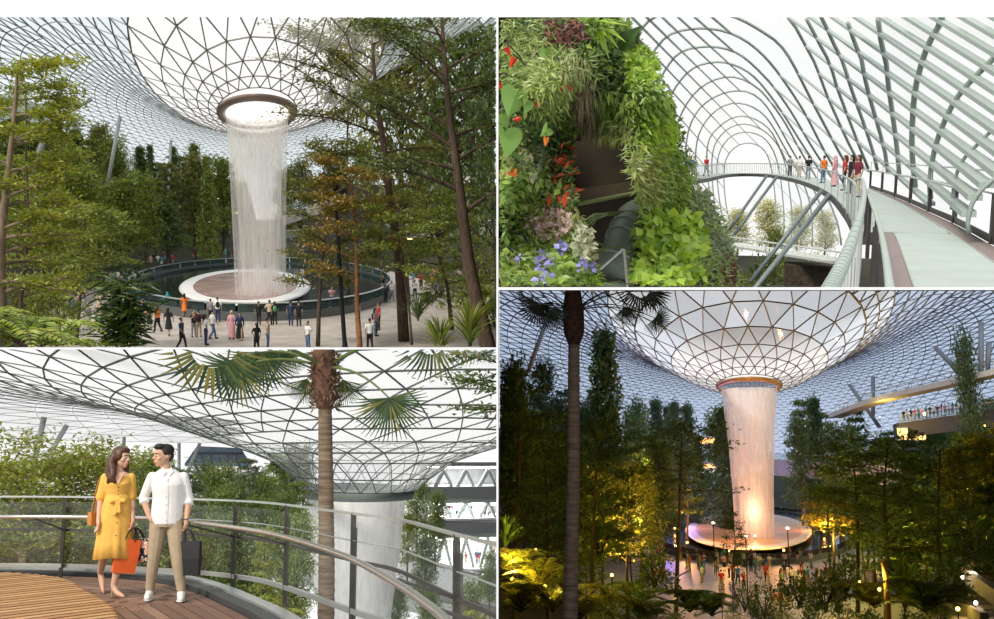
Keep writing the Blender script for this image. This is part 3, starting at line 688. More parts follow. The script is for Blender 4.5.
# behind the pool, right of the fall
for (px, tp, y, w_, lf, lb) in ((300, 168, 200, 50, LF_OL, 'hazy olive tree behind the curving concrete balcony'), (335, 160, 190, 46, LF_DK, 'dark tree behind the tall lamp post'), (365, 150, 185, 50, LF_MD, 'mid green tree behind the slim rain tree'),
                              (425, 150, 175, 60, LF_DK, 'dark tree between the two big rain trees'), (470, 145, 170, 60, LF_DK, 'dark tree beyond the stout rain tree'), (285, 176, 230, 36, LF_OL, 'small hazy tree just beside the daytime falling water')):
    tree_px(TL, f'round.{1 + int(px) % 3}', px, tp, y, w_, GZ, lf, lb, 'trees behind the day pool')
# ---- big trees near the camera
def big_tree(hall, label, path, r0, r1, prims, leaf, seed, per=26, size=.30, jit=.45, flat=.35, bark=BARK, nsec=5, group=None, name='tree', seclen=.5):
    p0 = Vector(path[0]); Q = [Vector(p) - p0 for p in path]
    wd, lf = grow(seed, Q, r0, r1, prims, nsec, seclen, per, size, jit, flat, .3, .5)
    t = thing(name, label, 'tree', hall, xf(p0), group); obj('trunk', wd.mesh('trunk', True), bark, t); obj('foliage', lf, leaf, t, cull=True); return t
BK = mat('bark_rain_tree', (.085, .055, .036), .9, var=.45, scale=4, bump=.5, stretch=(2, 2, .5))
def PT(h, l, y): return [h.at(a, b, y) for a, b in l]
def fanp(n, t0, t1, l0, l1, e0, e1, seed, lean=None):
    r_ = random.Random(seed); return [(t0 + (t1 - t0) * (k + r_.random()) / n, (2.4 * k + r_.uniform(-.4, .4)) if lean is None else lean[k % len(lean)] + r_.uniform(-.5, .5), r_.uniform(e0, e1), l0 + (l1 - l0) * (k / max(1, n - 1)) * r_.uniform(.8, 1.15)) for k in range(n)]
y = 59
b = TL.g(404, 341, GZ); y = b.y
big_tree(TL, 'tall slim rain tree with forking trunk near the lamp post', [b] + PT(TL, [(399, 260), (390, 200), (383, 140), (377, 100), (372, 40), (370, -20)], y), .36, .05,
         [(.56, 2.6, .55, 5.2), (.62, .3, .6, 4.6), (.52, 3.3, .2, 5.2), (.66, 2.9, .8, 4.5), (.72, .1, .5, 4.0), (.70, 3.6, .5, 4.5), (.80, 1.2, .7, 3.5), (.84, 3.0, .6, 3.6), (.9, .3, .7, 3.0), (.44, 3.4, .05, 4.2), (.46, .2, .1, 3.2), (.6, 4.6, .4, 3.4), (.95, 3.2, .5, 2.8), (.68, 3.2, .35, 5.4), (.74, 2.7, .5, 5.2), (.78, 3.4, .3, 4.8), (.86, 2.8, .4, 4.6), (.9, 3.5, .3, 4.4), (.82, .2, .4, 3.6), (.93, 2.5, .3, 4)], LF_OL, 11, nsec=9, per=44, size=.25, jit=.42, bark=BK)
y = 47
big_tree(TL, 'stout rain tree with ringed brown trunk and wide dark crown', PT(TL, [(494, 372), (484, 330), (470, 270), (461, 200), (453, 140), (446, 80), (442, 20), (440, -40)], y), .45, .05,
         [(.40, .2, .5, 3.6), (.45, 3.3, .25, 4.4), (.52, .1, .45, 3.4), (.55, 3.0, .5, 4.2), (.60, 2.5, .45, 4.2), (.64, .5, .5, 3.6), (.70, 3.6, .5, 4.0), (.74, .0, .4, 3.4), (.78, 2.8, .4, 3.8), (.84, 1.0, .5, 3.2), (.88, 3.3, .4, 3.4), (.92, .2, .4, 3.0), (.96, 2.6, .4, 3.0), (.99, 4.5, .4, 2.6), (.82, 3.1, .1, 3.9), (.9, 2.9, .2, 3.6), (.95, .1, .3, 3.0), (.72, 3.1, .6, 4.0), (.76, 1.5, .4, 3.4), (.8, 4.2, .3, 3.4), (.86, 2.2, .4, 3.4), (.9, 1.6, .4, 3), (.5, 3.2, .1, 3.4), (.58, .3, .2, 3.2), (.68, .2, .2, 3.2)], LF_DK, 12, nsec=9, per=48, size=.22, jit=.38, bark=BK)
b = TL.g(360, 350, GZ); y = b.y
big_tree(TL, 'slender tree with golden leaves beside the tall lamp post', [b] + PT(TL, [(357, 300), (356, 240), (352, 195), (346, 160)], y), .18, .03,
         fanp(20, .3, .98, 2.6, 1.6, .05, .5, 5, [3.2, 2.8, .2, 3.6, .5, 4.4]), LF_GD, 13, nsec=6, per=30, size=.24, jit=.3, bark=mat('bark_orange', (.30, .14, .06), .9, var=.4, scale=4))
b = TL.g(318, 346, GZ); y = b.y
big_tree(TL, 'young leafy tree standing between the pool edge and lamp post', [b] + PT(TL, [(320, 290), (326, 230), (330, 190), (332, 140)], y), .14, .03,
         fanp(24, .22, .98, 2.0, 1.8, .0, .5, 6), LF_OL, 14, nsec=6, per=36, size=.24, jit=.3)
big_tree(TL, 'spreading tree with layered foliage over the far end of the plaza', PT(TL, [(452, 330), (446, 280), (430, 230), (425, 190)], 62), .16, .03,
         fanp(22, .3, .98, 3.0, 2.2, .0, .3, 8), LF_MD, 18, nsec=6, per=36, size=.26, jit=.32)
big_tree(TL, 'tree with flat sprays of foliage beneath the stout rain tree', PT(TL, [(412, 345), (408, 300), (400, 250), (398, 215)], 56), .08, .03,
         fanp(18, .45, .98, 2.6, 2.2, .0, .3, 9), LF_MD, 19, nsec=6, per=34, size=.24, jit=.3)
y = 42
big_tree(TL, 'large yellow-green tree with feathery tiers above the fern bed', PT(TL, [(2, 330), (0, 260), (6, 190), (14, 120), (18, 60)], y), .26, .05,
         fanp(26, .12, .99, 2.6, 1.8, -.1, .35, 7, [.2, -.5, 3.0, .6, -.2, 4.6]), LF_YG, 15, nsec=6, per=44, size=.22, jit=.28, bark=BARK_L)
big_tree(TL, 'thin yellow-green tree with open tiers behind the bamboo clump', PT(TL, [(18, 345), (22, 290), (28, 230), (26, 150), (26, 90)], 52), .12, .03,
         fanp(24, .2, .98, 3.2, 2.0, -.1, .3, 10), LF_MD, 16, nsec=6, per=40, size=.24, jit=.3)
big_tree(TL, 'shaded green tree with drooping sprays over the crowd path', PT(TL, [(76, 345), (80, 300), (84, 240), (86, 205)], 58), .12, .03,
         fanp(20, .2, .98, 2.8, 1.8, -.15, .3, 21), LF_MD, 17, nsec=6, per=40, size=.24, jit=.3)
# bamboo clump and ferns close to the camera
BAM = leafmat('leaf_bamboo', [(.12, .20, .02), (.28, .38, .05), (.50, .56, .12)], .35)
def bamboo(hall, label, base, tops, y, n, size, seed, leaf):
    r_ = np.random.default_rng(seed); p0 = hall.at(*base, y); t = thing('bamboo_clump', label, 'plant', hall, xf(p0))
    for k, tp in enumerate(tops):
        p1 = hall.at(*tp, y + r_.uniform(-.6, .6)); d = p1 - p0; path = bez((r_.normal(0, .08), r_.normal(0, .08), 0), (d.x * .3, d.y * .3, d.z * .6), d, 8)
        wd = MB().tube(path, np.linspace(.03, .008, 8), 5); obj('cane', wd, mat('cane_green', (.10, .13, .03), .6), t)
        u = r_.uniform(.2, 1, n) * 7; i_ = np.minimum(u.astype(int), 6); P = path[i_] + (path[i_ + 1] - path[i_]) * (u - i_)[:, None] + r_.normal(0, .10, (n, 3))
        a = r_.uniform(0, 6.28, n); D = np.stack([np.cos(a), np.sin(a), r_.uniform(-.55, .45, n)], -1)
        lf = MB().leaves(P, D, np.tile([0, 0, 1.], (n, 1)) + r_.normal(0, .2, (n, 3)), size * r_.uniform(.7, 1.3, n), size * .16, .06); obj('foliage', lf, leaf, t, cull=True)
bamboo(TL, 'dark bamboo clump with long pale-tipped blades in front of the crowd', (122, 372), [(128, 268), (112, 275), (142, 280), (100, 300), (150, 300), (122, 285), (132, 300), (110, 315)], 24, 75, .55, 4, leafmat('leaf_bamboo_dark', [(.012, .03, .008), (.03, .07, .015), (.14, .22, .03)], .25))
for i, (px, py, sc_) in enumerate(((22, 346, 1.7), (62, 348, 1.5), (95, 358, 1.3), (-12, 330, 1.4), (42, 362, 1.5))):
    p = TL.at(px, py, 22 + i % 3)
    plant(TL, f'fern.{1 + i % 2}', p, sc_ * .8, sc_ * .95, BAM, ['bright lime fern with arching fronds below the yellow-green tree', 'bright lime fern with spread fronds next to the bamboo clump', 'bright lime fern crowded against the bamboo canes', 'bright lime fern at the outer end of the fern bed', 'bright lime fern lowest in the fern bed'][i], 'fern', 'plant', 'lime ferns in the foreground')
for i, (px, py, y, kd, sc_, lf, lb) in enumerate(((440, 352, 40, 'blade.1', 2.2, LF_MD, 'clump of long strap leaves under the stout rain tree'), (470, 345, 40, 'blade.2', 2.6, LF_MD, 'largest clump of strap leaves against the stout trunk'), (418, 320, 50, 'blade.3', 1.9, LF_DK, 'dark palm-like plant on the plaza edge'),
        (392, 358, 40, 'fern.1', 1.1, BAM, 'low bright fern at the foot of the slim rain tree'), (330, 358, 42, 'fern.2', 1.0, BAM, 'low bright fern at the foot of the lamp post'), (428, 305, 60, 'fern.1', 1.8, LF_MD, 'broad fern crown behind the strap leaf clumps'), (486, 300, 56, 'fern.2', 1.9, LF_MD, 'broad fern crown beside the ringed trunk'))):
    plant(TL, kd, TL.at(px, py, y), sc_, sc_ * .9, lf, lb, 'strap_leaf_plant' if 'blade' in kd else 'fern', 'plant', 'plants at the plaza corner')
# lamp post
b = TL.g(345, 350, GZ); tp = TL.at(334, 178, b.y); d = tp - b
t = thing('lamp_post', 'tall black lamp post with clustered spotlights beside the golden tree', 'lamp post', TL, xf(b)); BLK = mat('post_black', (.012, .013, .015), .5)
obj('pole', MB().tube([(0, 0, 0), d], [.13, .09], 10), BLK, t)
obj('base', MB().lathe([(0, .0), (.28, 0), (.28, .12), (.16, .2), (.13, .5)], 12), BLK, t)
for k, (z, s) in enumerate(((0, -1), (0, 1), (-.85, -1), (-.85, 1), (-.6, .2))):
    c = np.array(tuple(d)) + np.array([0, 0, z + .05]); o = obj('arm', MB().tube([c, c + np.array([s * .45, -.1, 0])], .05, 6), BLK, t)
    obj('spotlight', MB().tube([c + np.array([s * .35, -.1, -.05]), c + np.array([s * .6, -.3, .1])], [.12, .17], 8), BLK, o)
# ---- visitors
W1 = 'on the day plaza'
front = [(158, 332, dict(top='orange', bottom='black', style='m', pose='walk')), (143, 326, dict(top='navy', bottom='khaki', style='s')), (150, 330, dict(style='d', top='red', bottom='black')), (169, 336, dict(top='black', bottom='black', style='d', pose='walk', face=2.8)),
    (168, 313, dict(top='teal', bottom='blue', style='c', scarf='teal', face=3)), (185, 317, dict(top='orange', bottom='orange', style='d', face=3.1)), (182, 349, dict(top='navy', bottom='black', style='m')), (194, 337, dict(top='black', bottom='grey', style='m', pose='photo', face=.5)), (199, 337, dict(top='maroon', bottom='khaki', style='m', bag='black', face=3.1)),
    (211, 322, dict(top='grey', bottom='black', style='m', face=3.2)), (218, 322, dict(top='white', bottom='navy', style='m', bag='black', face=3.2)), (206, 345, dict(style='f', top='white', bottom='navy')), (213, 339, dict(style='m', top='white', bottom='denim', pose='walk', face=2)), (232, 339, dict(style='c', top='pink', bottom='pink', scarf='beige')), (240, 340, dict(style='c', top='navy', bottom='black', scarf='navy')),
    (259, 325, dict(top='black', bottom='black', style='m', face=3.1)), (270, 325, dict(top='beige', bottom='black', style='m', face=3.0)), (275, 325, dict(top='black', bottom='black', style='f', bag='green', face=3.2)), (291, 326, dict(top='navy', bottom='navy', style='m', face=3.1)), (299, 326, dict(top='black', bottom='black', style='m', face=3.3)),
    (268, 350, dict(top='beige', bottom='denim', style='m')), (308, 350, dict(top='white', bottom='denim', style='m', pose='hip')), (257, 352, dict(top='black', bottom='black', style='f')), (376, 336, dict(top='pink', bottom='denim', style='f', bag='navy', face=1)), (379, 330, dict(top='red', bottom='black', style='m')), (370, 350, dict(top='white', bottom='black', style='m')),
    (386, 302, dict(top='navy', bottom='black', style='m')), (392, 301, dict(top='white', bottom='grey', style='m')), (415, 298, dict(top='white', bottom='black')), (405, 297, dict(top='red', bottom='navy')), (436, 300, dict(top='navy', bottom='black', style='m')), (359, 326, dict(top='white', bottom='grey', style='m')), (332, 308, dict(top='pink', bottom='navy'))]
crowd(TL, front, GZ, W1, 'visitors on the day plaza', 5)
r_ = random.Random(9)
left = [(r_.uniform(104, 138), r_.uniform(283, 312)) for _ in range(24)] + [(r_.uniform(70, 140), r_.uniform(306, 330)) for _ in range(12)]
crowd(TL, left, GZ, 'on the slope path', 'visitors on the slope path', 6)
back = [(x + r_.uniform(-2, 2), 262 - .00020 * (x - 255) ** 2 + r_.uniform(-5, -1) + (8 if x < 175 else 0)) for x in np.linspace(150, 232, 34)] + [(r_.uniform(286, 310), r_.uniform(256, 262)) for _ in range(8)]
crowd(TL, back, GZ, 'behind the day pool', 'visitors behind the day pool', 7)
right = [(r_.uniform(380, 490), r_.uniform(270, 292)) for _ in range(20)]
crowd(TL, right, GZ, 'beyond the rain trees', 'visitors behind the rain trees', 8)
# =================================================================== HALL 2: glass conservatory with planted cliff and high walkway (upper right)
FZ = -1.65
SAGE = mat('sage_steel', (.30, .36, .33), .45, var=.06); SAGE_L = mat('sage_steel_pale', (.36, .43, .40), .45, var=.06); DKST = mat('dark_bronze_post', (.035, .030, .028), .45)
CHR = mat('brushed_steel', (.55, .58, .57), .3, .7, var=.06)
def TRg(px, py, z): return TR.g(px, py, z)
# ---- shell: ribs traced as arches (photo pixels give directions, the walkway and the hall's length give depth)
ribs = [  # (foot depth, [(px,py)...]) innermost first, left foot -> right foot
 (175, [(742, 250), (728, 215), (724, 170), (732, 150), (748, 143), (764, 150), (772, 172), (776, 215), (772, 250)]),
 (166, [(734, 250), (722, 215), (717, 165), (727, 140), (746, 132), (766, 140), (778, 165), (784, 215), (782, 250)]),
 (158, [(726, 250), (716, 215), (712, 158), (723, 133), (744, 124), (768, 134), (784, 160), (792, 215), (790, 250)]),
 (150, [(718, 250), (712, 215), (707, 150), (720, 126), (742, 116), (766, 126), (780, 148), (798, 190), (802, 215), (800, 250)]),
 (138, [(706, 250), (700, 215), (696, 148), (710, 116), (735, 103), (763, 114), (786, 150), (806, 190), (812, 220), (812, 250)]),
 (128, [(696, 250), (690, 215), (686, 146), (700, 108), (733, 91), (762, 101), (792, 150), (814, 190), (824, 220), (826, 250)]),
 (118, [(684, 250), (678, 215), (674, 140), (693, 95), (725, 77), (755, 86), (780, 115), (800, 150), (826, 195), (838, 225), (842, 250)]),
 (108, [(665, 215), (664, 120), (685, 75), (716, 62), (748, 72), (775, 102), (806, 150), (836, 195)]),
 (98, [(652, 215), (652, 110), (672, 60), (700, 47), (735, 52), (765, 77), (788, 107), (814, 150), (842, 192)]),
 (90, [(640, 215), (642, 90), (660, 43), (690, 29), (730, 33), (765, 57), (800, 105), (824, 150), (846, 187)]),
 (82, [(622, 215), (625, 70), (642, 28), (670, 12), (725, 14), (766, 34), (787, 54), (813, 103), (838, 150), (855, 180)]),
 (74, [(600, 215), (600, 50), (620, 0), (660, -15), (770, 5), (808, 50), (829, 100), (852, 150), (866, 172)]),
 (67, [(575, 215), (575, 20), (610, -35), (660, -50), (775, -15), (823, 50), (839, 93), (860, 148), (871, 175)]),
 (60, [(550, 215), (550, 0), (590, -70), (650, -90), (790, -20), (837, 50), (851, 88), (872, 148), (879, 178)]),
 (54, [(520, 215), (520, -40), (570, -120), (650, -135), (812, -30), (857, 48), (867, 88), (884, 148), (889, 182)]),
 (47, [(500, 215), (495, -80), (560, -180), (680, -190), (850, -40), (882, 45), (888, 83), (897, 148), (900, 188)]),
 (40, [(700, -330), (800, -300), (900, -220), (960, -60), (942, 17), (928, 45), (919, 73), (914, 100), (912, 148), (916, 195)]),
 (33, [(1120, -330), (1150, -220), (1120, -100), (1040, 15), (994, 58), (962, 91), (946, 118), (935, 148), (930, 180), (931, 206)]),
 (27, [(1260, -130), (1220, -40), (1140, 30), (1060, 85), (1010, 115), (980, 142), (963, 160), (955, 180), (951, 215)]),
 (21, [(1330, 20), (1260, 60), (1170, 100), (1090, 130), (1030, 155), (994, 179), (975, 198), (968, 220), (970, 238)])]
SH = thing('conservatory_shell', 'soaring glass conservatory shell of sage steel ribs and slanting fins above the walkway', 'roof', TR)
NS = 28; RP = []
for (yf, pts) in ribs:
    img = spline([(a, b, 0) for a, b in pts], 160)[:, :2]; seg = np.r_[0, np.cumsum(np.linalg.norm(np.diff(img, axis=0), axis=1))]
    u = np.linspace(0, seg[-1], 90); px = np.interp(u, seg, img[:, 0]); py = np.interp(u, seg, img[:, 1])
    P = np.array([tuple(TR.at(a, b, yf * (1 - .16 * min(1, max(0, (170 - b)) / 170)))) for a, b in zip(px, py)]); RP.append((px, py, P))
    ok_ = (py[::2] > 10) & (px[::2] > 480); Pq = P[::2]; ed = np.flatnonzero(np.diff(np.r_[0, ok_.astype(int), 0]))
    for e0, e1 in zip(ed[::2], ed[1::2]):
      if e1 - e0 > 2: obj('rib', MB().tube(Pq[e0:e1], .10 if yf > 65 else (.10 if yf > 38 else (.08 if yf > 30 else .045)), 6), SAGE, SH, smooth=True)
VPX, VPY = 200.0, -420.0
def crossings(i, ang):
    px, py, P = RP[i]; a = np.arctan2(py - VPY, px - VPX) - ang; k = np.nonzero(a[:-1] * a[1:] < 0)[0]
    return [P[j] + (P[j + 1] - P[j]) * (a[j] / (a[j] - a[j + 1])) for j in k]
for n_, deg in enumerate(np.linspace(22, 58, 38)):
    ang = math.radians(deg); runs = {0: [], 1: []}
    for i in range(len(RP)):
        c = crossings(i, ang)
        if len(c) >= 2: runs[0].append((i, c[0])); runs[1].append((i, c[-1] if i > 8 else c[1]))
        elif len(c) == 1: runs[1 if RP[i][0][np.argmin(np.abs(RP[i][2] - c[0]).sum(1))] > 740 else 0].append((i, c[0]))
    for side, rn in runs.items():
        cur = []
        for (i, p) in rn + [(99, None)]:
            if cur and i != cur[-1][0] + 1:
                if len(cur) > 1:
                    Q = np.array([c[1] for c in cur]); w_ = np.array([np.interp(c[0], [0, 10, 16, 19], [.10, .18, .25, .27]) for c in cur])
                    obj('fin', MB().tube(Q, w_, flat=(1.0, .45)), SAGE_L, SH)
                cur = []
            cur.append((i, p))
PANE = glassmat('conservatory_glazing', (.97, .985, .99), .9, (.85, .92, .94), .02)
cnt = 0
for i in range(len(RP) - 1):
    for j in range(0, 85, 6):
        A = RP[i][2]; Bq = RP[i + 1][2]; q = [A[j], A[min(j + 6, 89)], Bq[min(j + 6, 89)], Bq[j]]; px, py = TR.proj(np.array(q))
        if px.max() < 600 or px.min() > 1150 or py.max() < -60: continue
        c = np.mean(q, 0); obj('glass_pane', MB().add([c + (p - c) * .985 for p in q], np.array([(0, 1, 2, 3)])), PANE, SH); cnt += 1
# ---- walkway
outer = [TRg(x, y, FZ) for x, y in ((1130, 330), (1050, 277), (992, 244), (954, 223), (929, 211.7), (910, 203), (895, 197), (881.6, 192), (870, 188))]
W = thing('walkway', 'high curving walkway with smooth grey-green deck and perforated edge plates', 'walkway', TR)
inner = [TRg(x, y, FZ) for x, y in ((868, 345), (872, 300), (875, 268), (876, 240), (872, 218), (868, 204), (864, 196), (862, 190))]
oc = spline(outer, 40); ic = spline(inner, 40)
def strip(a, b, z0, z1, mb=None):
    mb = mb or MB(); n = len(a); V = np.stack([np.c_[a[:, :2], np.full(n, z0)], np.c_[b[:, :2], np.full(n, z0)], np.c_[b[:, :2], np.full(n, z1)], np.c_[a[:, :2], np.full(n, z1)]], 1).reshape(-1, 3)
    q = [(i * 4 + e, i * 4 + (e + 1) % 4, i * 4 + 4 + (e + 1) % 4, i * 4 + 4 + e) for i in range(n - 1) for e in range(4)]
    return mb.add(V, [np.array(q), np.array([(0, 1, 2, 3), (4 * n - 1, 4 * n - 2, 4 * n - 3, 4 * n - 4)])])
lerp = lambda t: ic + (oc - ic) * t
PERF = bpy.data.materials.new('perforated_plate'); PERF.use_nodes = True
_n = PERF.node_tree; _b = _n.nodes['Principled BSDF']; _b.inputs['Roughness'].default_value = .6; _tc = _n.nodes.new('ShaderNodeTexCoord'); _ck = _n.nodes.new('ShaderNodeTexBrick')
_ck.inputs['Scale'].default_value = 5; _ck.inputs['Color1'].default_value = (.13, .09, .085, 1); _ck.inputs['Color2'].default_value = (.16, .11, .10, 1); _ck.inputs['Mortar'].default_value = (.42, .35, .34, 1); _ck.inputs['Mortar Size'].default_value = .035
_n.links.new(_tc.outputs['Object'], _ck.inputs['Vector']); _n.links.new(_ck.outputs[0], _b.inputs['Base Color'])
obj('deck', strip(lerp(.22), lerp(.80), FZ - .12, FZ), mat('deck_sage', (.42, .49, .46), .55, var=.07, scale=1.5), W)
for i in range(0, 39, 3):
    e = min(i + 4, 40)
    if e - i > 1:
        obj('inner_plate', strip(lerp(.02)[i:e], lerp(.215)[i:e], FZ - .10, FZ - .004 - .002 * (i % 2)), PERF, W); obj('outer_plate', strip(lerp(.806)[i:e], lerp(.985)[i:e], FZ - .10, FZ - .004 - .002 * (i % 2)), PERF, W)
obj('edge_trim', MB().tube(lerp(.22) + np.array([0, 0, .004]), .012, 5), SAGE_L, W); obj('edge_trim', MB().tube(lerp(.803) + np.array([0, 0, .004]), .012, 5), SAGE_L, W)
obj('kick_rail', MB().tube(oc + np.array([0, 0, .08]), .07, flat=(.5, 2.2)), DKST, W)
# outer railing
RL = thing('outer_railing', 'railing of dark posts and slim steel rails along the glass side of the walkway', 'railing', TR)
obj('top_rail', MB().tube(np.c_[oc[:, :2], np.full(40, -.27)], .022, 6), CHR, RL); obj('mid_rail', MB().tube(np.c_[oc[:, :2], np.full(40, -.70)], .022, 6), CHR, RL)
for i, p in enumerate([outer[1]] + outer[2:]):
    pz = np.array(tuple(p)); q = obj('post', MB().box(pz + np.array([0, 0, .48]), (.10, .16, .96)), DKST, RL); obj('stanchion', MB().tube([pz + np.array([0, 0, .9]), pz + np.array([0, 0, 1.38])], .015, 6), CHR, q)
# ---- inner handrails and curved bridge
BRG = thing('curved_footbridge', 'slender curving footbridge carried on slanted steel struts beyond the planted cliff', 'bridge', TR)
loop = [(853.5, 232), (850, 219), (842, 207), (829.5, 194), (814, 185.5), (794, 179), (769, 174.6), (746, 173.6), (727, 174.6), (710, 178), (692, 181), (676, 186)]
L_ = spline([TRg(x, y, FZ) for x, y in loop], 70)
tn = np.gradient(L_, axis=0); tn /= np.linalg.norm(tn, axis=1, keepdims=True); nr = np.stack([tn[:, 1], -tn[:, 0], 0 * tn[:, 0]], -1)
cc = np.array([TRg(770, 185, FZ).x, 55.0, FZ]); nr *= np.sign((nr * (L_ - cc)).sum(1))[:, None]
obj('walking_surface', strip(L_ + nr * .05, L_ + nr * 1.95, FZ, FZ + .02), mat('deck_sage', (.42, .49, .46), .55), BRG)
obj('deck', strip(L_, L_ + nr * 2.0, FZ - .28, FZ), mat('bridge_soffit', (.07, .075, .07), .6), BRG)
hr = [(812, 330), (822, 305), (830.8, 288), (840.8, 268), (852, 240.6), (862, 208), (864.5, 190), (862, 179)]
HR = spline([TRg(x, y, -.58) for x, y in hr] + [Vector(tuple(p)) + Vector((0, 0, 1.05)) for p in (L_[6], L_[12])], 60)
HL = thing('inner_railing', 'wrapped steel handrails and dark brackets on the open side of the walkway', 'railing', TR)
fat = obj('handrail', MB().tube(HR[:-8], .036, 10), SAGE_L, HL, smooth=True)
for i in range(0, 30): obj('wrap_ring', MB().tube([HR[i] , HR[i] + (HR[i + 1] - HR[i]) * .10], .041, 10), SAGE, fat)
ih = spline([TRg(x, y, -.62) for x, y in ((902, 330), (895, 305), (890, 288), (885, 253), (878.5, 223), (870, 200), (866, 189))], 40)
obj('inner_rail', MB().tube(ih, .022, 8), SAGE_L, HL, smooth=True)
for (x, y, yt) in ((871, 292, 0), (867, 232, 0), (865, 211, 0), (863, 199, 0), (876, 330, 0)):
    p = np.array(tuple(TRg(x, y + 26, FZ))); obj('post', MB().box(p + np.array([0, 0, .47]), (.05, .14, .94)), DKST, HL)
    k = np.argmin(np.abs(ih[:, 1] - p[1])); obj('bracket', MB().tube([p + np.array([0, 0, .9]), ih[k]], .018, 5), DKST, HL)
vz = np.array([0, 0, 1.0])
for i in range(3, 58, 1):
    if HR[i][1] < 60:
        p = HR[i]
        if i % 2 == 0: obj('baluster', MB().tube([p, np.array([p[0], p[1], FZ - .15])], .011, 5), CHR, HL)
obj('top_rail', MB().tube(L_ + vz * 1.02, .035, 8), SAGE_L, BRG)
for i in range(0, 70):
    for f_ in (0, .5):
        if i + f_ > 68 or (i < 30 and (f_ or i % 3)): continue
        p = L_[i] + (L_[min(i + 1, 69)] - L_[i]) * f_; obj('baluster', MB().box(p + vz * .5, (.035, .035, 1.0)), CHR, BRG)
obj('far_rail', MB().tube(L_ + nr * 1.95 + vz * 1.02, .03, 6), SAGE_L, BRG)
for (a, b, y, r) in (((766.6, 176), (722, 240), 92, .13), ((776.7, 177), (726, 246), 90, .13), ((822, 190), (750, 282), 50, .10), ((829.5, 195), (752, 292), 46, .11)):
    obj('strut', MB().tube([TR.at(*a, y), TR.at(*b, y * .95)], r, 8), mat('strut_steel', (.20, .25, .26), .4, .2), BRG, smooth=True)
# lower truss bridge
t = thing('lower_bridge', 'pale low truss bridge crossing below the curved footbridge', 'bridge', TR)
p0, p1 = TR.at(730, 236, 64), TR.at(846, 252, 52); d = np.array(tuple(p1 - p0)); a0 = np.array(tuple(p0))
PALE = mat('pale_truss', (.62, .66, .64), .5)
obj('deck', MB().tube([a0 + np.array([0, 0, -.5]), a0 + d + np.array([0, 0, -.5])], 1.0, flat=(1.6, .12)), PALE, t)
for s in (0, .42): obj('chord', MB().tube([a0 + np.array([0, -.7, -s]), a0 + d + np.array([0, -.7, -s])], .05, 6), PALE, t)
for k in range(22):
    q = a0 + d * k / 22 + np.array([0, -.7, -.42]); obj('truss_web', MB().tube([q, q + d / 44 + np.array([0, 0, .42])], .025, 4), PALE, t)
# ---- planted cliff
def cliff_y(px, py):
    r = np.clip((px - 600) / 130, 0, 1); return 8.0 + 3.2 * r ** 2 + .5 * math.sin(px * .05 + py * .03) + .3 * math.sin(py * .06)
edge = lambda py: np.interp(py, [-20, 17, 40, 60, 90, 140, 180, 220, 260, 300], [618, 624, 632, 650, 662, 678, 694, 716, 732, 738])
def in_cave(px, py): 
    l = np.interp(py, [125, 140, 180, 205, 235, 290], [590, 571, 573, 575, 590, 598]); r = np.interp(py, [125, 140, 180, 215, 235, 290], [600, 628, 636, 640, 632, 632])
    return 126 < py and l < px < r
CLF = mat('cliff_soil', (.030, .026, .016), .95, var=.5, scale=6)
V = []; Q = []; nx, ny = 34, 34; xs = np.linspace(0, 1, nx); ys = np.linspace(-60, 330, ny); idx = {}
for j, py in enumerate(ys):
    for i, s in enumerate(xs):
        px = 470 + (edge(py) - 4 - 470) * s; V.append(tuple(TR.at(px, py, cliff_y(px, py) + .35)))
for j in range(ny - 1):
    for i in range(nx - 1):
        px = 470 + (edge(ys[j]) - 4 - 470) * (xs[i] + xs[i + 1]) / 2
        if not in_cave(px, (ys[j] + ys[j + 1]) / 2): Q.append((j * nx + i, j * nx + i + 1, (j + 1) * nx + i + 1, (j + 1) * nx + i))
# body behind: side face running back from the edge
n0 = len(V)
for j, py in enumerate(ys): V.append(tuple(TR.at(edge(py) - 14, py, 15)))
for j in range(ny - 1): Q.append((j * nx + nx - 1, n0 + j, n0 + j + 1, (j + 1) * nx + nx - 1))
n1 = len(V)
for j, py in enumerate(ys): V += [tuple(TR.at(499.2, py, cliff_y(499.2, py) + .3)), tuple(TR.at(499.2, py, 60))]      # the cliff runs back along the hall's side
for j in range(ny - 1): Q.append((n1 + 2 * j, n1 + 2 * j + 2, n1 + 2 * j + 3, n1 + 2 * j + 1))
struct('wall_left', MB().add(V, np.array(Q)), CLF, TR, label='dark soil face of the planted cliff')
BRN = mat('cave_brown', (.035, .026, .015), .85, var=.3, scale=3)
mb = MB(); c = [TR.at(x, y, 11.2) for x, y in ((555, 110), (660, 110), (660, 340), (555, 340))]; mb.add([tuple(p) for p in c], np.array([(0, 1, 2, 3)]))
t = thing('service_niche', 'dark brown service niche cut into the planted cliff', 'niche', TR); obj('back_wall', mb, BRN, t)
a, b = TR.at(568, 196, 10.9), TR.at(642, 186, 10.9); obj('ledge', MB().tube([a, b], 1.0, flat=(.5, .12)), mat('ledge_brown', (.06, .042, .025), .8), t)
for (p, q, y) in (((607, 214), (650, 211), 10.0), ((619, 210), (638, 201), 10.2), ((578, 204), (640, 192), 10.4)): obj('bar', MB().tube([TR.at(*p, y), TR.at(*q, y)], .025, 6), mat('mossy_bar', (.13, .17, .05), .7), t)
t = thing('duct_pipe', 'thick grey-green ribbed duct pipe bending out of the niche', 'pipe', TR); PG = mat('duct_green', (.20, .25, .20), .5, var=.15, scale=5)
pp = spline([TR.at(x, y, d) for x, y, d in ((645, 212, 10.6), (632, 219, 10.2), (624, 236, 9.9), (617, 256, 9.7), (611, 280, 9.6), (606, 310, 9.6))], 22)
obj('pipe_body', MB().tube(pp, .165, 20), PG, t, smooth=True)
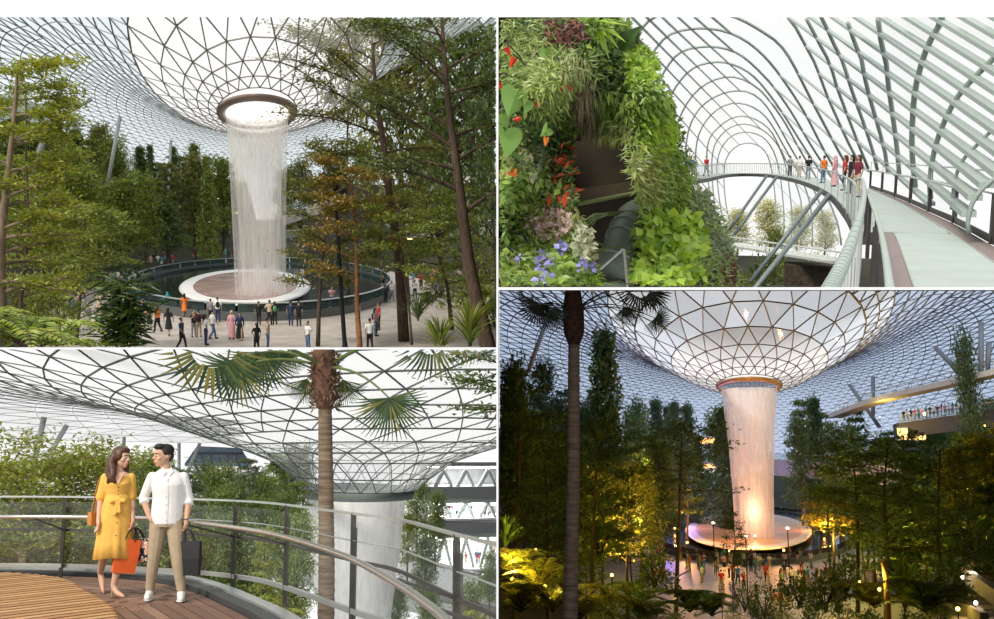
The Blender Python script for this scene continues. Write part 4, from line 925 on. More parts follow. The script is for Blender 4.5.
for i in (7, 9, 13): obj('flange', MB().tube([pp[i], pp[i] + (pp[i + 1] - pp[i]) * .25], .18, 20), mat('duct_flange', (.26, .31, .26), .5), t, smooth=True)
t = thing('rod_bracket', 'thin pale metal rods propped against the duct pipe', 'bracket', TR)
for (p, q) in (((598, 271), (624, 248)), ((624, 248), (628, 290)), ((628, 290), (637, 268))): obj('rod', MB().tube([TR.at(*p, 9.2), TR.at(*q, 9.2)], .014, 6), mat('rod_pale', (.5, .52, .48), .5), t)
# plants
LM = {'grass': leafmat('cliff_grass', [(.13, .20, .04), (.26, .35, .08), (.42, .50, .15)], .3), 'mid': leafmat('cliff_mid', [(.09, .17, .025), (.19, .31, .045), (.34, .46, .09)], .3), 'dark': leafmat('cliff_dark', [(.03, .07, .015), (.06, .13, .025), (.12, .21, .04)], .25),
      'lime': leafmat('cliff_lime', [(.16, .30, .02), (.30, .48, .04), (.45, .60, .08)], .35), 'red': leafmat('cliff_red', [(.35, .03, .01), (.60, .06, .02), (.70, .14, .04)], .25), 'maroon': leafmat('cliff_maroon', [(.05, .015, .015), (.12, .03, .03), (.20, .06, .04)], .2),
      'pale': leafmat('cliff_pale', [(.35, .36, .22), (.50, .50, .38), (.20, .28, .12)], .3), 'violet': leafmat('cliff_violet', [(.18, .16, .55), (.30, .28, .75), (.42, .40, .85)], .3), 'pink': leafmat('cliff_pink', [(.62, .38, .40), (.75, .58, .56), (.45, .42, .28)], .3),
      'grey': leafmat('cliff_greygreen', [(.10, .15, .08), (.19, .26, .15), (.30, .36, .24)], .3), 'brown': leafmat('cliff_brown', [(.06, .04, .02), (.13, .08, .04), (.18, .13, .07)], .2), 'olive': leafmat('cliff_olive', [(.11, .13, .03), (.22, .25, .06), (.36, .38, .13)], .3)}
rs = np.random.default_rng(21)
def patch(name, label, px, py, rx, ry, n, ln, wid, m, mode='any', out=.25, cat='plant', group='plants of the cliff', stems=6):
    """a plant rooted in the cliff face: leaves over an elliptical patch (pixels), ln in metres"""
    a = rs.uniform(0, 6.28, n); r = np.sqrt(rs.random(n)); X = px + rx * r * np.cos(a); Y = py + ry * r * np.sin(a); P = []; ok = []
    for x, y in zip(X, Y):
        hole = in_cave(x, y) and not (mode == 'hang' and y < 138)
        ok.append(not hole and x < edge(y) + 6); P.append(tuple(TR.at(x, y, cliff_y(x, y) + .2 - out * rs.random())))
    P = np.array(P)[np.array(ok)]; n = len(P)
    if n == 0: return
    c = np.array(tuple(TR.at(px, py, cliff_y(px, py) + .3))); g = rs.normal(0, 1, (n, 3))
    if mode == 'hang': D = np.array([0, -.25, -1.0]) + g * np.array([.22, .2, .15]); N = np.array([0, -1.0, .2]) + g * .3
    elif mode == 'up': D = np.array([0, -.4, .8]) + g * np.array([.6, .3, .4]); N = np.array([0, -.8, .6]) + g * .3
    elif mode == 'side': D = np.array([.5, -.4, -.5]) + g * .45; N = np.array([0, -.6, .8]) + g * .3
    elif mode == 'star': D = (P - c) * np.array([1, .2, 1]) / (np.linalg.norm(P - c, axis=1, keepdims=True) + .01) + np.array([0, -.5, .2]) + g * .2; N = np.array([0, -.7, .7]) + g * .2; P = c + (P - c) * .25 + np.array([0, -.25, 0])
    else: D = g * np.array([1, .6, .8]) + np.array([0, -.4, -.15]); N = np.array([0, -.8, .55]) + rs.normal(0, .35, (n, 3))
    t = thing(name, label, cat, TR, xf(c), group); L = ln * rs.uniform(.65, 1.3, n)
    obj('foliage', MB().leaves(P - c, D, N, L, L * wid), LM[m] if isinstance(m, str) else m, t, cull=True)
    st = MB()
    for k in range(stems):
        q = P[rs.integers(n)] - c; st.tube([np.zeros(3), q * .5 + np.array([0, -.05, .03]), q], [.012, .008, .004], 4)
    obj('stem', st, mat('stem_green', (.07, .10, .03), .7), t); return t
P_ = [('hanging_fern', 'long trailing light green fern strands high on the cliff', 546, 92, 26, 26, 420, .12, .2, 'grass', 'any'), ('hanging_fern', 'trailing fern strands beside the brown roots', 572, 66, 18, 20, 260, .12, .18, 'olive', 'hang'), ('hanging_roots', 'thin brown hanging roots above the niche', 588, 100, 12, 26, 160, .30, .03, 'brown', 'hang'),
 ('red_leaf_plant', 'dark maroon-leaved plant near the cliff top', 566, 32, 18, 15, 230, .10, .45, 'maroon', 'any'), ('bromeliad', 'bright lime bromeliad with strap leaves near the cliff top', 601, 30, 14, 13, 34, .30, .16, 'lime', 'star'), ('broad_leaf_plant', 'dark glossy broad-leaved plant beside the lime bromeliad', 617, 42, 10, 12, 8, .28, .5, 'dark', 'up'),
 ('spiky_plant', 'purple-grey spiky rosette on the cliff rim', 641, 46, 8, 8, 30, .18, .14, 'grey', 'star'), ('leafy_shrub', 'bright leafy shrub on the cliff shoulder', 640, 66, 16, 18, 300, .10, .5, 'lime', 'any'), ('leafy_shrub', 'fresh green shrub along the cliff edge above the niche', 646, 108, 22, 26, 420, .12, .42, 'mid', 'side'),
 ('leafy_shrub', 'lime shrub hanging over the niche corner', 656, 134, 20, 24, 320, .13, .34, 'lime', 'side'), ('leafy_shrub', 'olive shrub with fine leaves beside the niche opening', 648, 172, 18, 30, 420, .11, .34, 'olive', 'side'), ('leafy_shrub', 'fine green shrub on the cliff edge below the footbridge', 672, 182, 16, 34, 380, .11, .4, 'mid', 'side'),
 ('fern', 'green fern over the niche opening', 606, 108, 22, 18, 260, .14, .3, 'mid', 'hang'), ('fern', 'short green fern hanging into the niche', 612, 128, 22, 10, 160, .14, .3, 'olive', 'hang'), ('leafy_shrub', 'fresh green bushy plant below the big heart leaves', 528, 190, 32, 22, 420, .11, .5, 'mid', 'any'),
 ('caladium', 'pale cream-veined caladium beside the red leaves', 535, 155, 13, 14, 40, .13, .6, 'pale', 'hang'), ('croton', 'red-leaved croton on the rim of the niche', 560, 180, 14, 20, 42, .11, .38, 'red', 'any'), ('croton', 'small red-leaved croton above the pale caladium', 565, 155, 7, 13, 14, .10, .34, 'red', 'any'),
 ('flowering_plant', 'pink blossoming plant at the middle of the lower cliff', 549, 222, 22, 17, 700, .05, .7, 'pink', 'any'), ('variegated_plant', 'cream and green variegated plant next to the duct pipe', 590, 240, 15, 22, 240, .10, .5, 'pale', 'any', .5), ('leafy_shrub', 'dark green leafy bed under the violet flowers', 530, 268, 40, 28, 700, .09, .55, 'mid', 'any'),
 ('violet_flower', 'cluster of violet-blue flowers in the low bed', 545, 268, 11, 16, 90, .05, .9, 'violet', 'any', .5), ('violet_flower', 'two violet-blue flower heads near the variegated plant', 586, 264, 8, 9, 40, .05, .9, 'violet', 'any', .5), ('violet_flower', 'small violet-blue flower sprig under the pink blossoms', 562, 247, 3, 6, 14, .05, .9, 'violet', 'any', .5), ('violet_flower', 'lone pale violet flower near the dark bed', 520, 256, 3, 3, 9, .05, .9, 'violet', 'any', .5),
 ('lime_bush', 'large lime-green broad-leaved bush beside the duct pipe', 672, 236, 34, 26, 330, .15, .7, 'lime', 'any', .6), ('lime_bush', 'lime-green leafy bush overhanging the bottom of the cliff', 668, 270, 34, 20, 240, .14, .7, 'lime', 'any', .5), ('leafy_shrub', 'lime strap-leaved plant under the duct pipe', 604, 282, 16, 10, 110, .2, .16, 'lime', 'side'),
 ('grey_shrub', 'grey-green fine-leaved shrub at the cliff tip', 712, 206, 18, 26, 300, .10, .45, 'grey', 'any', .4), ('grey_shrub', 'grey-green shrub below the cliff tip', 724, 244, 16, 20, 260, .10, .45, 'grey', 'any', .4), ('red_leaf_plant', 'rust-red trailing plant at the foot of the cliff', 729, 268, 7, 20, 150, .08, .4, 'maroon', 'hang', .4)]
# overall cover, tile by tile
cover = ['grass', 'mid', 'mid', 'dark', 'olive', 'grass', 'mid', 'dark']; adj = {'grass': 'wispy light green', 'mid': 'fresh green', 'dark': 'dark green', 'olive': 'olive'}
k = 0
for j, py in enumerate(range(10, 310, 34)):
    for i, px in enumerate(range(505, 760, 34)):
        if px > edge(py) + 8: continue
        m = cover[(i * 3 + j * 5) % 8]; k += 1
        q = min(P_, key=lambda e: (e[2] - px) ** 2 + (e[3] - py) ** 2); near = re.split(r' (?:near|beside|on|at|along|above|over|hanging|below|under|next|in|into|high|overhanging) ', q[1])[0]
        patch('climbing_plant', f'{adj[m]} creeper with {"narrow drooping" if m == "grass" else "small pointed"} leaves beside the {near}', px, py, 27, 27, 420, .062 if m != 'grass' else .11, .45 if m != 'grass' else .12, m, 'any', .26)
for p in P_:
    p = list(p); small = p[10] != 'star' and p[6] < 500 and p[6] > 60 and 'flower' not in p[0]
    if small: p[6] = int(p[6] * 1.9); p[7] *= .68
    patch(p[0], p[1], *p[2:10], mode=p[10], out=p[11] if len(p) > 11 else .35)
# big single leaves: heart-shaped blades, each a part
def heart(L):
    a = np.linspace(0, 2 * np.pi, 26, endpoint=False); x = .40 * L * np.sin(a) ** 3; z = L * (.42 * np.cos(a) - .16 * np.cos(2 * a) - .06 * np.cos(3 * a)) ; y = -.22 * L * (1 - (np.abs(x) / (.45 * L))) - .25 * L * (z / L) ** 2 
    V = np.vstack([np.c_[x, y, z], [0, -.16 * L, 0]]); return MB().add(V, np.array([(i, (i + 1) % 26, 26) for i in range(26)]))
HG = leafmat('heart_green', [(.14, .28, .05), (.20, .36, .08)], .3, .04); RD = leafmat('spathe_red', [(.50, .025, .012), (.62, .05, .02)], .15, .02); OG = leafmat('spathe_orange', [(.62, .13, .02), (.70, .22, .04)], .2, .02)
def big_leaves(label, spots, m, name, part):
    c = TR.at(*spots[0][:2], 7.5); t = thing(name, label, 'plant', TR, xf(c), 'large-leaved plants of the cliff')
    for (px, py, L, rz, ry) in spots:
        p = TR.at(px, py, 7.35) - c; o = obj(part, heart(L * 7.35 / F), m, t, xf(p, rz, (1, 1, 1) if part == 'leaf' else (.6, 1, 1), .35, ry)); obj('stalk', MB().tube([p + Vector((0, -.02, .05)), p * .6 + Vector((0, .4, 0)), p * .3 + Vector((0, .8, -.1))], .006, 5), mat('stem_green', (.07, .10, .03), .7), t)
big_leaves('anthurium with two big glossy heart leaves on the cliff', [(513, 98, 36, .5, .3), (511, 137, 40, -.4, .2), (503, 118, 20, .6, -.4)], HG, 'anthurium', 'leaf')
big_leaves('small anthurium with mid-sized heart leaves near the croton', [(529, 104, 20, -.5, .5), (548, 130, 18, -.3, .9), (545, 52, 14, .3, .2)], HG, 'anthurium', 'leaf')
big_leaves('red anthurium spathes near the cliff top', [(507, 50, 13, .5, -.6), (513, 61, 14, .2, .4), (500, 85, 9, .1, 0)], RD, 'anthurium', 'spathe')
big_leaves('orange-red anthurium spathes in the middle of the cliff', [(557, 88, 14, .3, 1.2), (567, 87, 12, -.3, -1.0), (539, 103, 11, .2, .8), (531, 89, 8, 0, .3), (518, 119, 11, .2, 1.4)], RD, 'anthurium', 'spathe')
big_leaves('single orange bract on a bent stalk low on the cliff', [(513, 173, 17, .2, 1.4), (546, 140, 12, .2, .1)], OG, 'bract_plant', 'bract')
# planting below the bridge
struct('ground', MB().box((TR.at(780, 330, 60).x, 66, TR.at(780, 300, 60).z - 1.0), (40, 46, 1.6)), SOIL, TR, label='dark planted bank under the footbridge')
t = obj('retaining_wall', MB().box((TR.at(812, 276, 56).x, 56, TR.at(812, 277, 56).z - .8), (2.8, 2.0, 3.0)), mat('earth_wall', (.06, .045, .03), .95, var=.5, scale=4), None, None, TR); tag(t, 'dark brown earth wall below the low truss bridge', 'wall')
for (px, tp, y, w_, k_, lf, lb, nm) in ((787, 268, 54, 26, 'fern.1', BAM, 'small bright palm in front of the earth wall', 'palm'), (760, 250, 58, 40, 'bush.1', LF_DK, 'dark shrub under the truss bridge', 'shrub'), (815, 254, 57, 40, 'finebush.2', LF_YG, 'yellow-green hedge topping the earth wall', 'shrub'), (745, 264, 52, 24, 'bush.3', LF_MD, 'green shrub beside the struts', 'shrub'),
        (838, 262, 56, 20, 'bush.2', LF_MD, 'small shrub against the picket railing', 'shrub'), (776, 236, 66, 34, 'round.2', LF_MD, 'leafy tree behind the truss bridge', 'tree'), (822, 238, 70, 26, 'finebush.1', BAM, 'bright bush behind the truss bridge', 'shrub'), (744, 276, 50, 30, 'fern.2', LF_MD, 'fern at the struts foot', 'fern')):
    tree_px(TR, k_, px, tp, y, w_, TR.at(780, 300, y).z - .2, lf, lb, 'plants under the footbridge', nm, 'tree' if nm == 'tree' else 'plant')
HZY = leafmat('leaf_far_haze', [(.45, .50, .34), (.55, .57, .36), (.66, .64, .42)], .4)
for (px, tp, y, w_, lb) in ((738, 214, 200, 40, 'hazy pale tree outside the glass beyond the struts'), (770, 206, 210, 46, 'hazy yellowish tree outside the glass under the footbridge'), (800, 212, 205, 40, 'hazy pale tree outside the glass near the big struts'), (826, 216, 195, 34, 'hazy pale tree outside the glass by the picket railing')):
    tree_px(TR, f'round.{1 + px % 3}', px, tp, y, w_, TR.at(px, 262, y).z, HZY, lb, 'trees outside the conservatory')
# people on the bridge
def onb(x, y): return TRg(x, y, FZ)
ppl = [(792, 177, 'stand', 'm', 'grey', 'black'), (799.5, 176, 'stand', 'm', 'white', 'beige'), (808, 179, 'stand', 'm', 'black', 'grey'), (823, 182, 'hip', 'm', 'orange', 'denim'), (837.5, 184, 'stand', 'c', 'pink', 'pink'), (846, 185, 'stand', 'f', 'red', 'black'), (852, 186, 'stand', 'f', 'black', 'black'), (858.5, 187, 'stand', 'f', 'maroon', 'beige'),
       (686, 172.5, 'stand', 'm', 'navy', 'grey'), (689.5, 172.4, 'stand', 'f', 'blue', 'black'), (693, 172.6, 'stand', 'm', 'beige', 'khaki'), (704, 172.5, 'walk', 'm', 'red', 'grey')]
for i, (x, y, ps, st, tp, bt) in enumerate(ppl):
    k = np.argmin([abs(v) for v in (TR.proj(L_ + nr * 1.0)[0] - x)] if i < 8 else [abs(v) for v in (TR.proj(L_ + nr * 1.0)[0] - x) + (np.arange(70) < 40) * 999]); p = (L_ + nr * .9)[k]
    person(TR, p, 2.6 + .4 * i, ps, st, tp, bt, 'on the curved footbridge', 'visitors on the footbridge', 1.0, HAIRB if i in (5, 7) else HAIR, i % 2, scarf='pink' if st == 'c' else None)
# =================================================================== HALL 3: couple on the timber deck beside the glass funnel (lower left)
DZ = -1.6
STG = mat('strut_green_grey', (.060, .080, .072), .5, var=.1); RNG_G = mat('ring_green_grey', (.045, .060, .055), .5, var=.1)
G_SOFT = glassmat('soft_white_glazing', (.98, .99, 1), .74, (.97, .98, .99), tr=.8)
fc = BL.at(357, 493, 95); K = .5; FC = (fc.x * K, fc.y * K); Z0 = fc.z
prof = [(5.0, Z0 + .5), (6.2, Z0 + 1.6), (7.8, Z0 + 2.9), (9.6, .15), (11.5, .8), (13.5, 1.45)]
rows = [(r, z, 26, .065, 0) for r, z in prof] + [(r, z, 52, .062, 1) for r, z in ((13.5, 1.45), (14.8, 1.9), (16.2, 2.35), (17.6, 2.85), (19.1, 3.3), (20.7, 3.75), (22.4, 4.2), (24.3, 4.65), (26.4, 5.1), (28.8, 5.55), (31.6, 6.0), (34.8, 6.4), (38.4, 6.75), (42.5, 7.0), (47, 7.1), (52, 7.0), (57.5, 6.6), (63.5, 5.9), (70, 4.9), (77, 3.6))]
rows = [(r * K, z * K, n, w_ * K, q) for r, z, n, w_, q in rows]
dome(BL, FC, rows, 3.0, 'sweeping glass roof lattice drawn down to the funnel beside the timber deck', STG, RNG_G, G_SOFT, G_SOFT, (-160, 640, 250, 560), rot=.1, ringw=1.4, keep=lambda M, px, py: ~((np.hypot(M[:, 0] - FC[0], (M[:, 1] - FC[1]) / 3.0) > 6.9) & (M[:, 1] > FC[1] - 2) & (px > 238)))
Z0 *= K
t = thing('funnel_ring', 'dark grey-green ring closing the glass funnel above the white water', 'ring', BL, xf((FC[0], FC[1], Z0)))
obj('ring_band', MB().lathe([(2.35, -.18), (2.5, -.2), (2.58, .05), (2.55, .28), (2.45, .3), (2.35, .15), (2.35, -.18)], 64, 2.0), mat('funnel_band', (.16, .19, .18), .5), t, smooth=True)
t = thing('waterfall', 'broad white waterfall pouring from the glass funnel beyond the railing', 'waterfall', BL, xf((FC[0], FC[1], Z0 - 8)))
obj('water_curtain', MB().lathe([(1.3, -2), (1.5, 1), (1.85, 4), (2.1, 6), (2.3, 8)], 64), watermat('fall_white_outer', (.97, .97, .97), .85, (3, 3, .25), .3), t, smooth=True)
obj('inner_water_curtain', MB().lathe([(.8, -2), (.95, 1), (1.35, 4), (1.65, 6), (2.1, 7.9)], 48), watermat('fall_white_inner', (.97, .97, .97), .9, (2.4, 2.4, .2), .3), t, smooth=True)
# ---- deck
def E(pts, z): return [BL.g(x, y, z) for x, y in pts]
edge_px = [(-140, 588), (-60, 577), (0, 573), (75, 573.5), (151, 577.5), (196, 584), (226, 593), (250, 603), (290, 622), (330, 652), (370, 700)]
EC = spline(E(edge_px, DZ), 60); tn = np.gradient(EC, axis=0); tn /= np.linalg.norm(tn, axis=1, keepdims=True); IN = np.stack([tn[:, 1], -tn[:, 0], 0 * tn[:, 0]], -1)   # towards the viewer
D = thing('timber_deck', 'curved brown timber deck of narrow boards with a dark kerb', 'deck', BL)
PLK = [mat(f'deck_board_{i}', c, .55, var=.25, scale=3, bump=.1, stretch=(.4, 4, 1), spec=.35) for i, c in enumerate(((.25, .14, .09), (.20, .11, .07), (.29, .17, .115), (.17, .095, .065)))]
def ribbon(a, b, z0, z1): return strip(a, b, z0, z1)
for k in range(30):
    a = EC + IN * (.30 + .135 * k); b = EC + IN * (.30 + .135 * k + .117)
    cuts = [0, random.Random(k).randrange(5, 55), 59]
    for i in range(len(cuts) - 1): obj('plank', ribbon(a[cuts[i]:cuts[i + 1] + 1], b[cuts[i]:cuts[i + 1] + 1], DZ - .03, DZ - .002 * ((k + i) % 3)), PLK[(k * 2 + i * 3) % 4], D)
obj('joist_bed', ribbon(EC + IN * .25, EC + IN * 4.4, DZ - .12, DZ - .04), mat('deck_gap', (.02, .015, .012), .9), D)
obj('kerb', ribbon(EC, EC + IN * .28, DZ - .35, DZ + .06), mat('kerb_dark', (.050, .055, .058), .5), D); obj('kerb_cap', ribbon(EC + IN * -.02, EC + IN * .12, DZ + .06, DZ + .085), CHR, D)
# slatted round platform
pl = [(-150, 600), (-70, 577), (0, 572.5), (60, 578), (83, 590), (108, 605), (116, 619), (121, 645)]
PLT = thing('slatted_platform', 'low round orange-brown slatted timber platform beside the couple', 'platform', BL); PB = spline(E(pl, DZ + .10), 50)
SL = [mat(f'slat_{i}', c, .6, var=.2, scale=4, stretch=(.5, 4, 1)) for i, c in enumerate(((.50, .27, .11), (.43, .22, .09), (.56, .33, .15)))]
dirv = np.array([.80, .60, 0]); dirv /= np.linalg.norm(dirv); cr = np.array([-dirv[1], dirv[0], 0])
poly = PB[:, :2]; pr = poly @ cr[:2]
for i, c in enumerate(np.arange(pr.min() + .05, pr.max(), .17)):
    h = [poly[j] + (poly[j + 1] - poly[j]) * ((c - pr[j]) / (pr[j + 1] - pr[j])) for j in range(len(poly) - 1) if (pr[j] - c) * (pr[j + 1] - c) < 0]
    if not h: continue
    hs = max(h, key=lambda q: q @ dirv[:2]); e0 = np.array([hs[0], hs[1], DZ + .08]); e1 = e0 - dirv * 4.5
    if i < 110: obj('slat', MB().tube([e0, e1], 1.0, flat=(.105, .05)), SL[i % 3], PLT)
obj('base', MB().prism([tuple(p) for p in poly] + [(poly[-1][0] - 4, poly[-1][1]), (poly[0][0] - 2, poly[0][1] - 3)], DZ - .02, DZ + .055), mat('slat_gap', (.035, .016, .008), .9), PLT)
# ---- railing
RLG = thing('deck_railing', 'curved steel railing with glass panels around the timber deck', 'railing', BL)
top_px = [(-120, 499), (-60, 497.5), (0, 496.6), (85, 497), (186, 499), (250, 501.5), (288, 505), (356, 514), (399, 519.5), (454, 534), (498, 545), (560, 565)]
TC = spline(E(top_px, -.55), 80); FL = lambda z, off=0.0: np.c_[TC[:, :2], np.full(80, z)]
obj('top_rail', MB().tube(FL(-.55), 1.0, flat=(.034, .022)), CHR, RLG); obj('rod', MB().tube(FL(-.80), .007, 6), CHR, RLG); obj('flat_bar', MB().tube(FL(-.98), 1.0, flat=(.02, .032)), mat('flat_bar_steel', (.10, .10, .095), .35, .6), RLG); obj('bottom_channel', MB().tube(FL(-1.44), 1.0, flat=(.04, .05)), CHR, RLG)
PSTM = mat('post_dark_steel', (.075, .07, .062), .4, .5)
posts = []
for px in (-90, 65, 232, 290, 357, 455, 540):
    k = int(np.argmin(np.abs(BL.proj(FL(-.55))[0] - px))); posts.append(k); p = FL(-.55)[k]
    obj('post', MB().box((p[0], p[1], -1.1), (.05, .02, 1.1)), PSTM, RLG)
    obj('post', MB().box((p[0] + .02, p[1] - .05, -1.15), (.014, .10, .95)), PSTM, RLG)
gm = glassmat('rail_glass', (.985, .995, .99), .985, (.7, .78, .76), .01)
posts = [0] + posts + [79]
for a, b in zip(posts[:-1], posts[1:]):
    if b - a < 2: continue
    q = FL(-1.40)[a:b + 1]; V = np.vstack([q, q + np.array([0, 0, .78])]); n = len(q)
    obj('glass_panel', MB().add(V, np.array([(i, i + 1, n + i + 1, n + i) for i in range(n - 1)])), gm, RLG)
hp = [(-120, 522), (0, 517), (138, 518), (186, 521.5), (250, 530), (288, 538), (331, 551), (361, 563.5), (399, 585), (424, 602), (444, 618), (480, 655)]
HC = spline(E(hp, -.75), 80); h = obj('handrail', MB().tube(HC, .024, 10), mat('handrail_steel', (.62, .61, .58), .22, .85, var=.04), RLG, smooth=True)
for k in posts[1:-1]:
    p = FL(-.98)[k]; j = int(np.argmin(np.linalg.norm(HC[:, :2] - p[:2], axis=1))); obj('bracket', MB().tube([p, HC[j] - np.array([0, 0, .02])], .012, 6), PSTM, RLG)
# ---- palm in front of the funnel
pb = BL.at(325, 700, 13.6); PT_ = thing('fan_palm', 'fan palm with ringed grey-brown trunk rising past the deck railing', 'palm', BL, xf((pb.x, pb.y, pb.z - 3)))
o0 = np.array([pb.x, pb.y, pb.z - 3]); L3 = lambda px, py, y=13.6: np.array(tuple(BL.at(px, py, y))) - o0
path = spline([np.zeros(3), L3(326, 619), L3(326, 500), L3(325, 408)], 150); rr = np.interp(np.linspace(0, 1, 150), [0, .6, 1], [.115, .10, .088]) * (1 + .06 * (np.arange(150) % 3 == 0))
obj('trunk', MB().tube(path, rr, 16), mat('palm_trunk', (.17, .125, .085), .9, var=.45, scale=3, bump=.6, stretch=(1, 1, 8)), PT_)
obj('crown_boot', MB().tube(spline([L3(325, 409), L3(325, 396), L3(324, 375), L3(324, 345), L3(325, 320)], 16), np.interp(np.arange(16), [0, 3, 8, 15], [.09, .15, .17, .10]), 14), mat('palm_fibre', (.12, .060, .040), .95, var=.6, scale=14, bump=1.0), PT_, smooth=True)
fb = MB(); rg_ = np.random.default_rng(5); n = 500; a = rg_.uniform(0, 6.28, n); zz = rg_.uniform(-.05, 1, n); c0, c1 = L3(325, 405), L3(325, 345); P = c0 + (c1 - c0) * zz[:, None] + np.stack([np.cos(a), np.sin(a), 0 * a], -1) * .145
fb.leaves(P, np.stack([np.cos(a) * .6, np.sin(a) * .6, rg_.normal(.3, .7, n)], -1), rg_.normal(0, 1, (n, 3)), .12, .022); obj('fibres', fb, leafmat('palm_fibre_leaf', [(.05, .025, .015), (.14, .075, .04), (.22, .14, .07)], .1), PT_, cull=True)
PLF = leafmat('fan_palm_green', [(.015, .045, .012), (.03, .075, .02), (.06, .12, .03), (.28, .25, .05)], .3, .05)
def fan(hall, parent, org, hub, tip, R, tilt, m, y, seed, crown, span=4.2, nseg=36, dy=0.0, petm=None):
    hb = np.array(tuple(hall.at(*hub, y + dy))) - org; tpv = np.array(tuple(hall.at(*tip, y + dy))) - org; X = tpv - hb; X[1] = 0; Rm = np.linalg.norm(X) if R is None else R; X = X / np.linalg.norm(X)
    Yv = np.cross([0, -1.0, 0], X); N_ = np.array([0, -1.0, 0]); ct, st = math.cos(tilt), math.sin(tilt); N2 = N_ * ct + X * st; X2 = X * ct - N_ * st; Y2 = np.cross(N2, X2)
    M = Matrix(((X2[0], Y2[0], N2[0], hb[0]), (X2[1], Y2[1], N2[1], hb[1]), (X2[2], Y2[2], N2[2], hb[2]), (0, 0, 0, 1)))
    f = obj('frond', fan_frond(seed, nseg, Rm, span), m, parent, M, cull=True)
    cw = np.array(tuple(hall.at(*crown, y))) - org; mid = (cw + hb) / 2 + np.array([0, -.1, .18 * np.linalg.norm(hb - cw)])
    obj('petiole', MB().tube(bez(cw, mid, hb, 9), np.linspace(.022, .010, 9) * (Rm / .6) ** .5, 6), petm or mat('petiole_green', (.10, .14, .04), .6), parent)
for i, (hub, tip, ti, sp) in enumerate((((214, 343), (205, 415), .55, 4.4), ((240, 366), (226, 415), .5, 4.0), ((389, 398), (398, 448), .3, 3.6), ((432, 336), (430, 386), .4, 4.4), ((343, 380), (350, 412), .7, 2.6), ((307, 379), (297, 408), .7, 2.4), ((292, 352), (280, 374), .6, 3.0), ((262, 352), (262, 405), .6, 3.4), ((470, 330), (490, 372), .6, 3.6))):
    fan(BL, PT_, o0, hub, tip, None, ti, PLF, 13.6, 40 + i, (325, 368), sp, 34, dy=(-1.0 if i in (0, 2, 3) else .2))
# ---- vegetation
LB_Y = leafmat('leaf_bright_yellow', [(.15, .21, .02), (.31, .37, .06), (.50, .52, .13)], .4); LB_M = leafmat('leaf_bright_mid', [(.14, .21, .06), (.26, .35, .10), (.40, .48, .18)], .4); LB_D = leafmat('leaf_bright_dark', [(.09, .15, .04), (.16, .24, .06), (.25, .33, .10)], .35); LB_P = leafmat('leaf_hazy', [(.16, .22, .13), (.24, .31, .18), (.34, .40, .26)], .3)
GB = -4.2
struct('ground', MB().box((-24, 40, GB - .2), (50, 52, .4)), mat('valley_soil', (.10, .12, .06), .95, var=.4, scale=1), BL, label='planted valley floor below the deck')
for i, (pt, pr_, lf, lb, sz) in enumerate((
    ([(20, 640), (24, 580), (22, 535), (14, 490), (8, 466)], fanp(24, .25, .98, 2.6, 1.9, -.05, .5, 31), LB_Y, 'tall yellow-green tree with spreading branches behind the railing post', .20),
    ([(66, 640), (70, 590), (72, 545), (66, 500), (62, 480)], fanp(24, .25, .98, 2.4, 1.9, -.05, .45, 32), LB_Y, 'rounded yellow-green tree behind the woman in yellow', .20),
    ([(-40, 640), (-38, 570), (-30, 480)], fanp(20, .3, .98, 2.4, 1.9, -.05, .45, 33), LB_Y, 'yellow-green tree at the outer end of the deck railing', .20),
    ([(40, 660), (42, 600), (44, 540), (46, 515)], fanp(20, .2, .98, 2.2, 1.6, -.1, .3, 34), LB_D, 'shaded green tree low behind the railing glass', .2),
    ([(100, 660), (98, 600), (92, 550), (90, 515)], fanp(22, .2, .98, 2.4, 1.8, -.1, .4, 36), LB_M, 'green tree between the couple and the yellow-green trees', .2))):
    big_tree(BL, lb, PT(BL, pt, 24 + 2 * i), .16, .03, pr_, lf, 50 + i, per=64, size=.12, jit=.30, flat=.4, nsec=7, bark=BARK_L, group='trees beside the deck')
rg = random.Random(12); i = 0
for row, (y, tp0, n) in enumerate(((46, 462, 9), (38, 476, 10), (31, 500, 10), (25, 528, 11))):
    for k in range(n):
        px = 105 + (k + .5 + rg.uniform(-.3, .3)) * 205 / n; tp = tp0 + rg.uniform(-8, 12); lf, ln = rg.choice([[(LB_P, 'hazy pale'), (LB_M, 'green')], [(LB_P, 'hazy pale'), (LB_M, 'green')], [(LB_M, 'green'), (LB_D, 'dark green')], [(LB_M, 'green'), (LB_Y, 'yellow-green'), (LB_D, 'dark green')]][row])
        kd = rg.choice(['round', 'round', 'tiered']); tree_px(BL, f'{kd}.{1 + i % 3}', px, tp, y + rg.uniform(-4, 4), rg.uniform(46, 64), GB, lf, f'{ln} {"bushy" if kd == "round" else "layered"} tree ' + ['far across the valley below the lattice', 'in the middle of the valley', 'beyond the railing behind the man', 'close under the railing behind the man'][row], 'trees of the valley below the deck'); i += 1
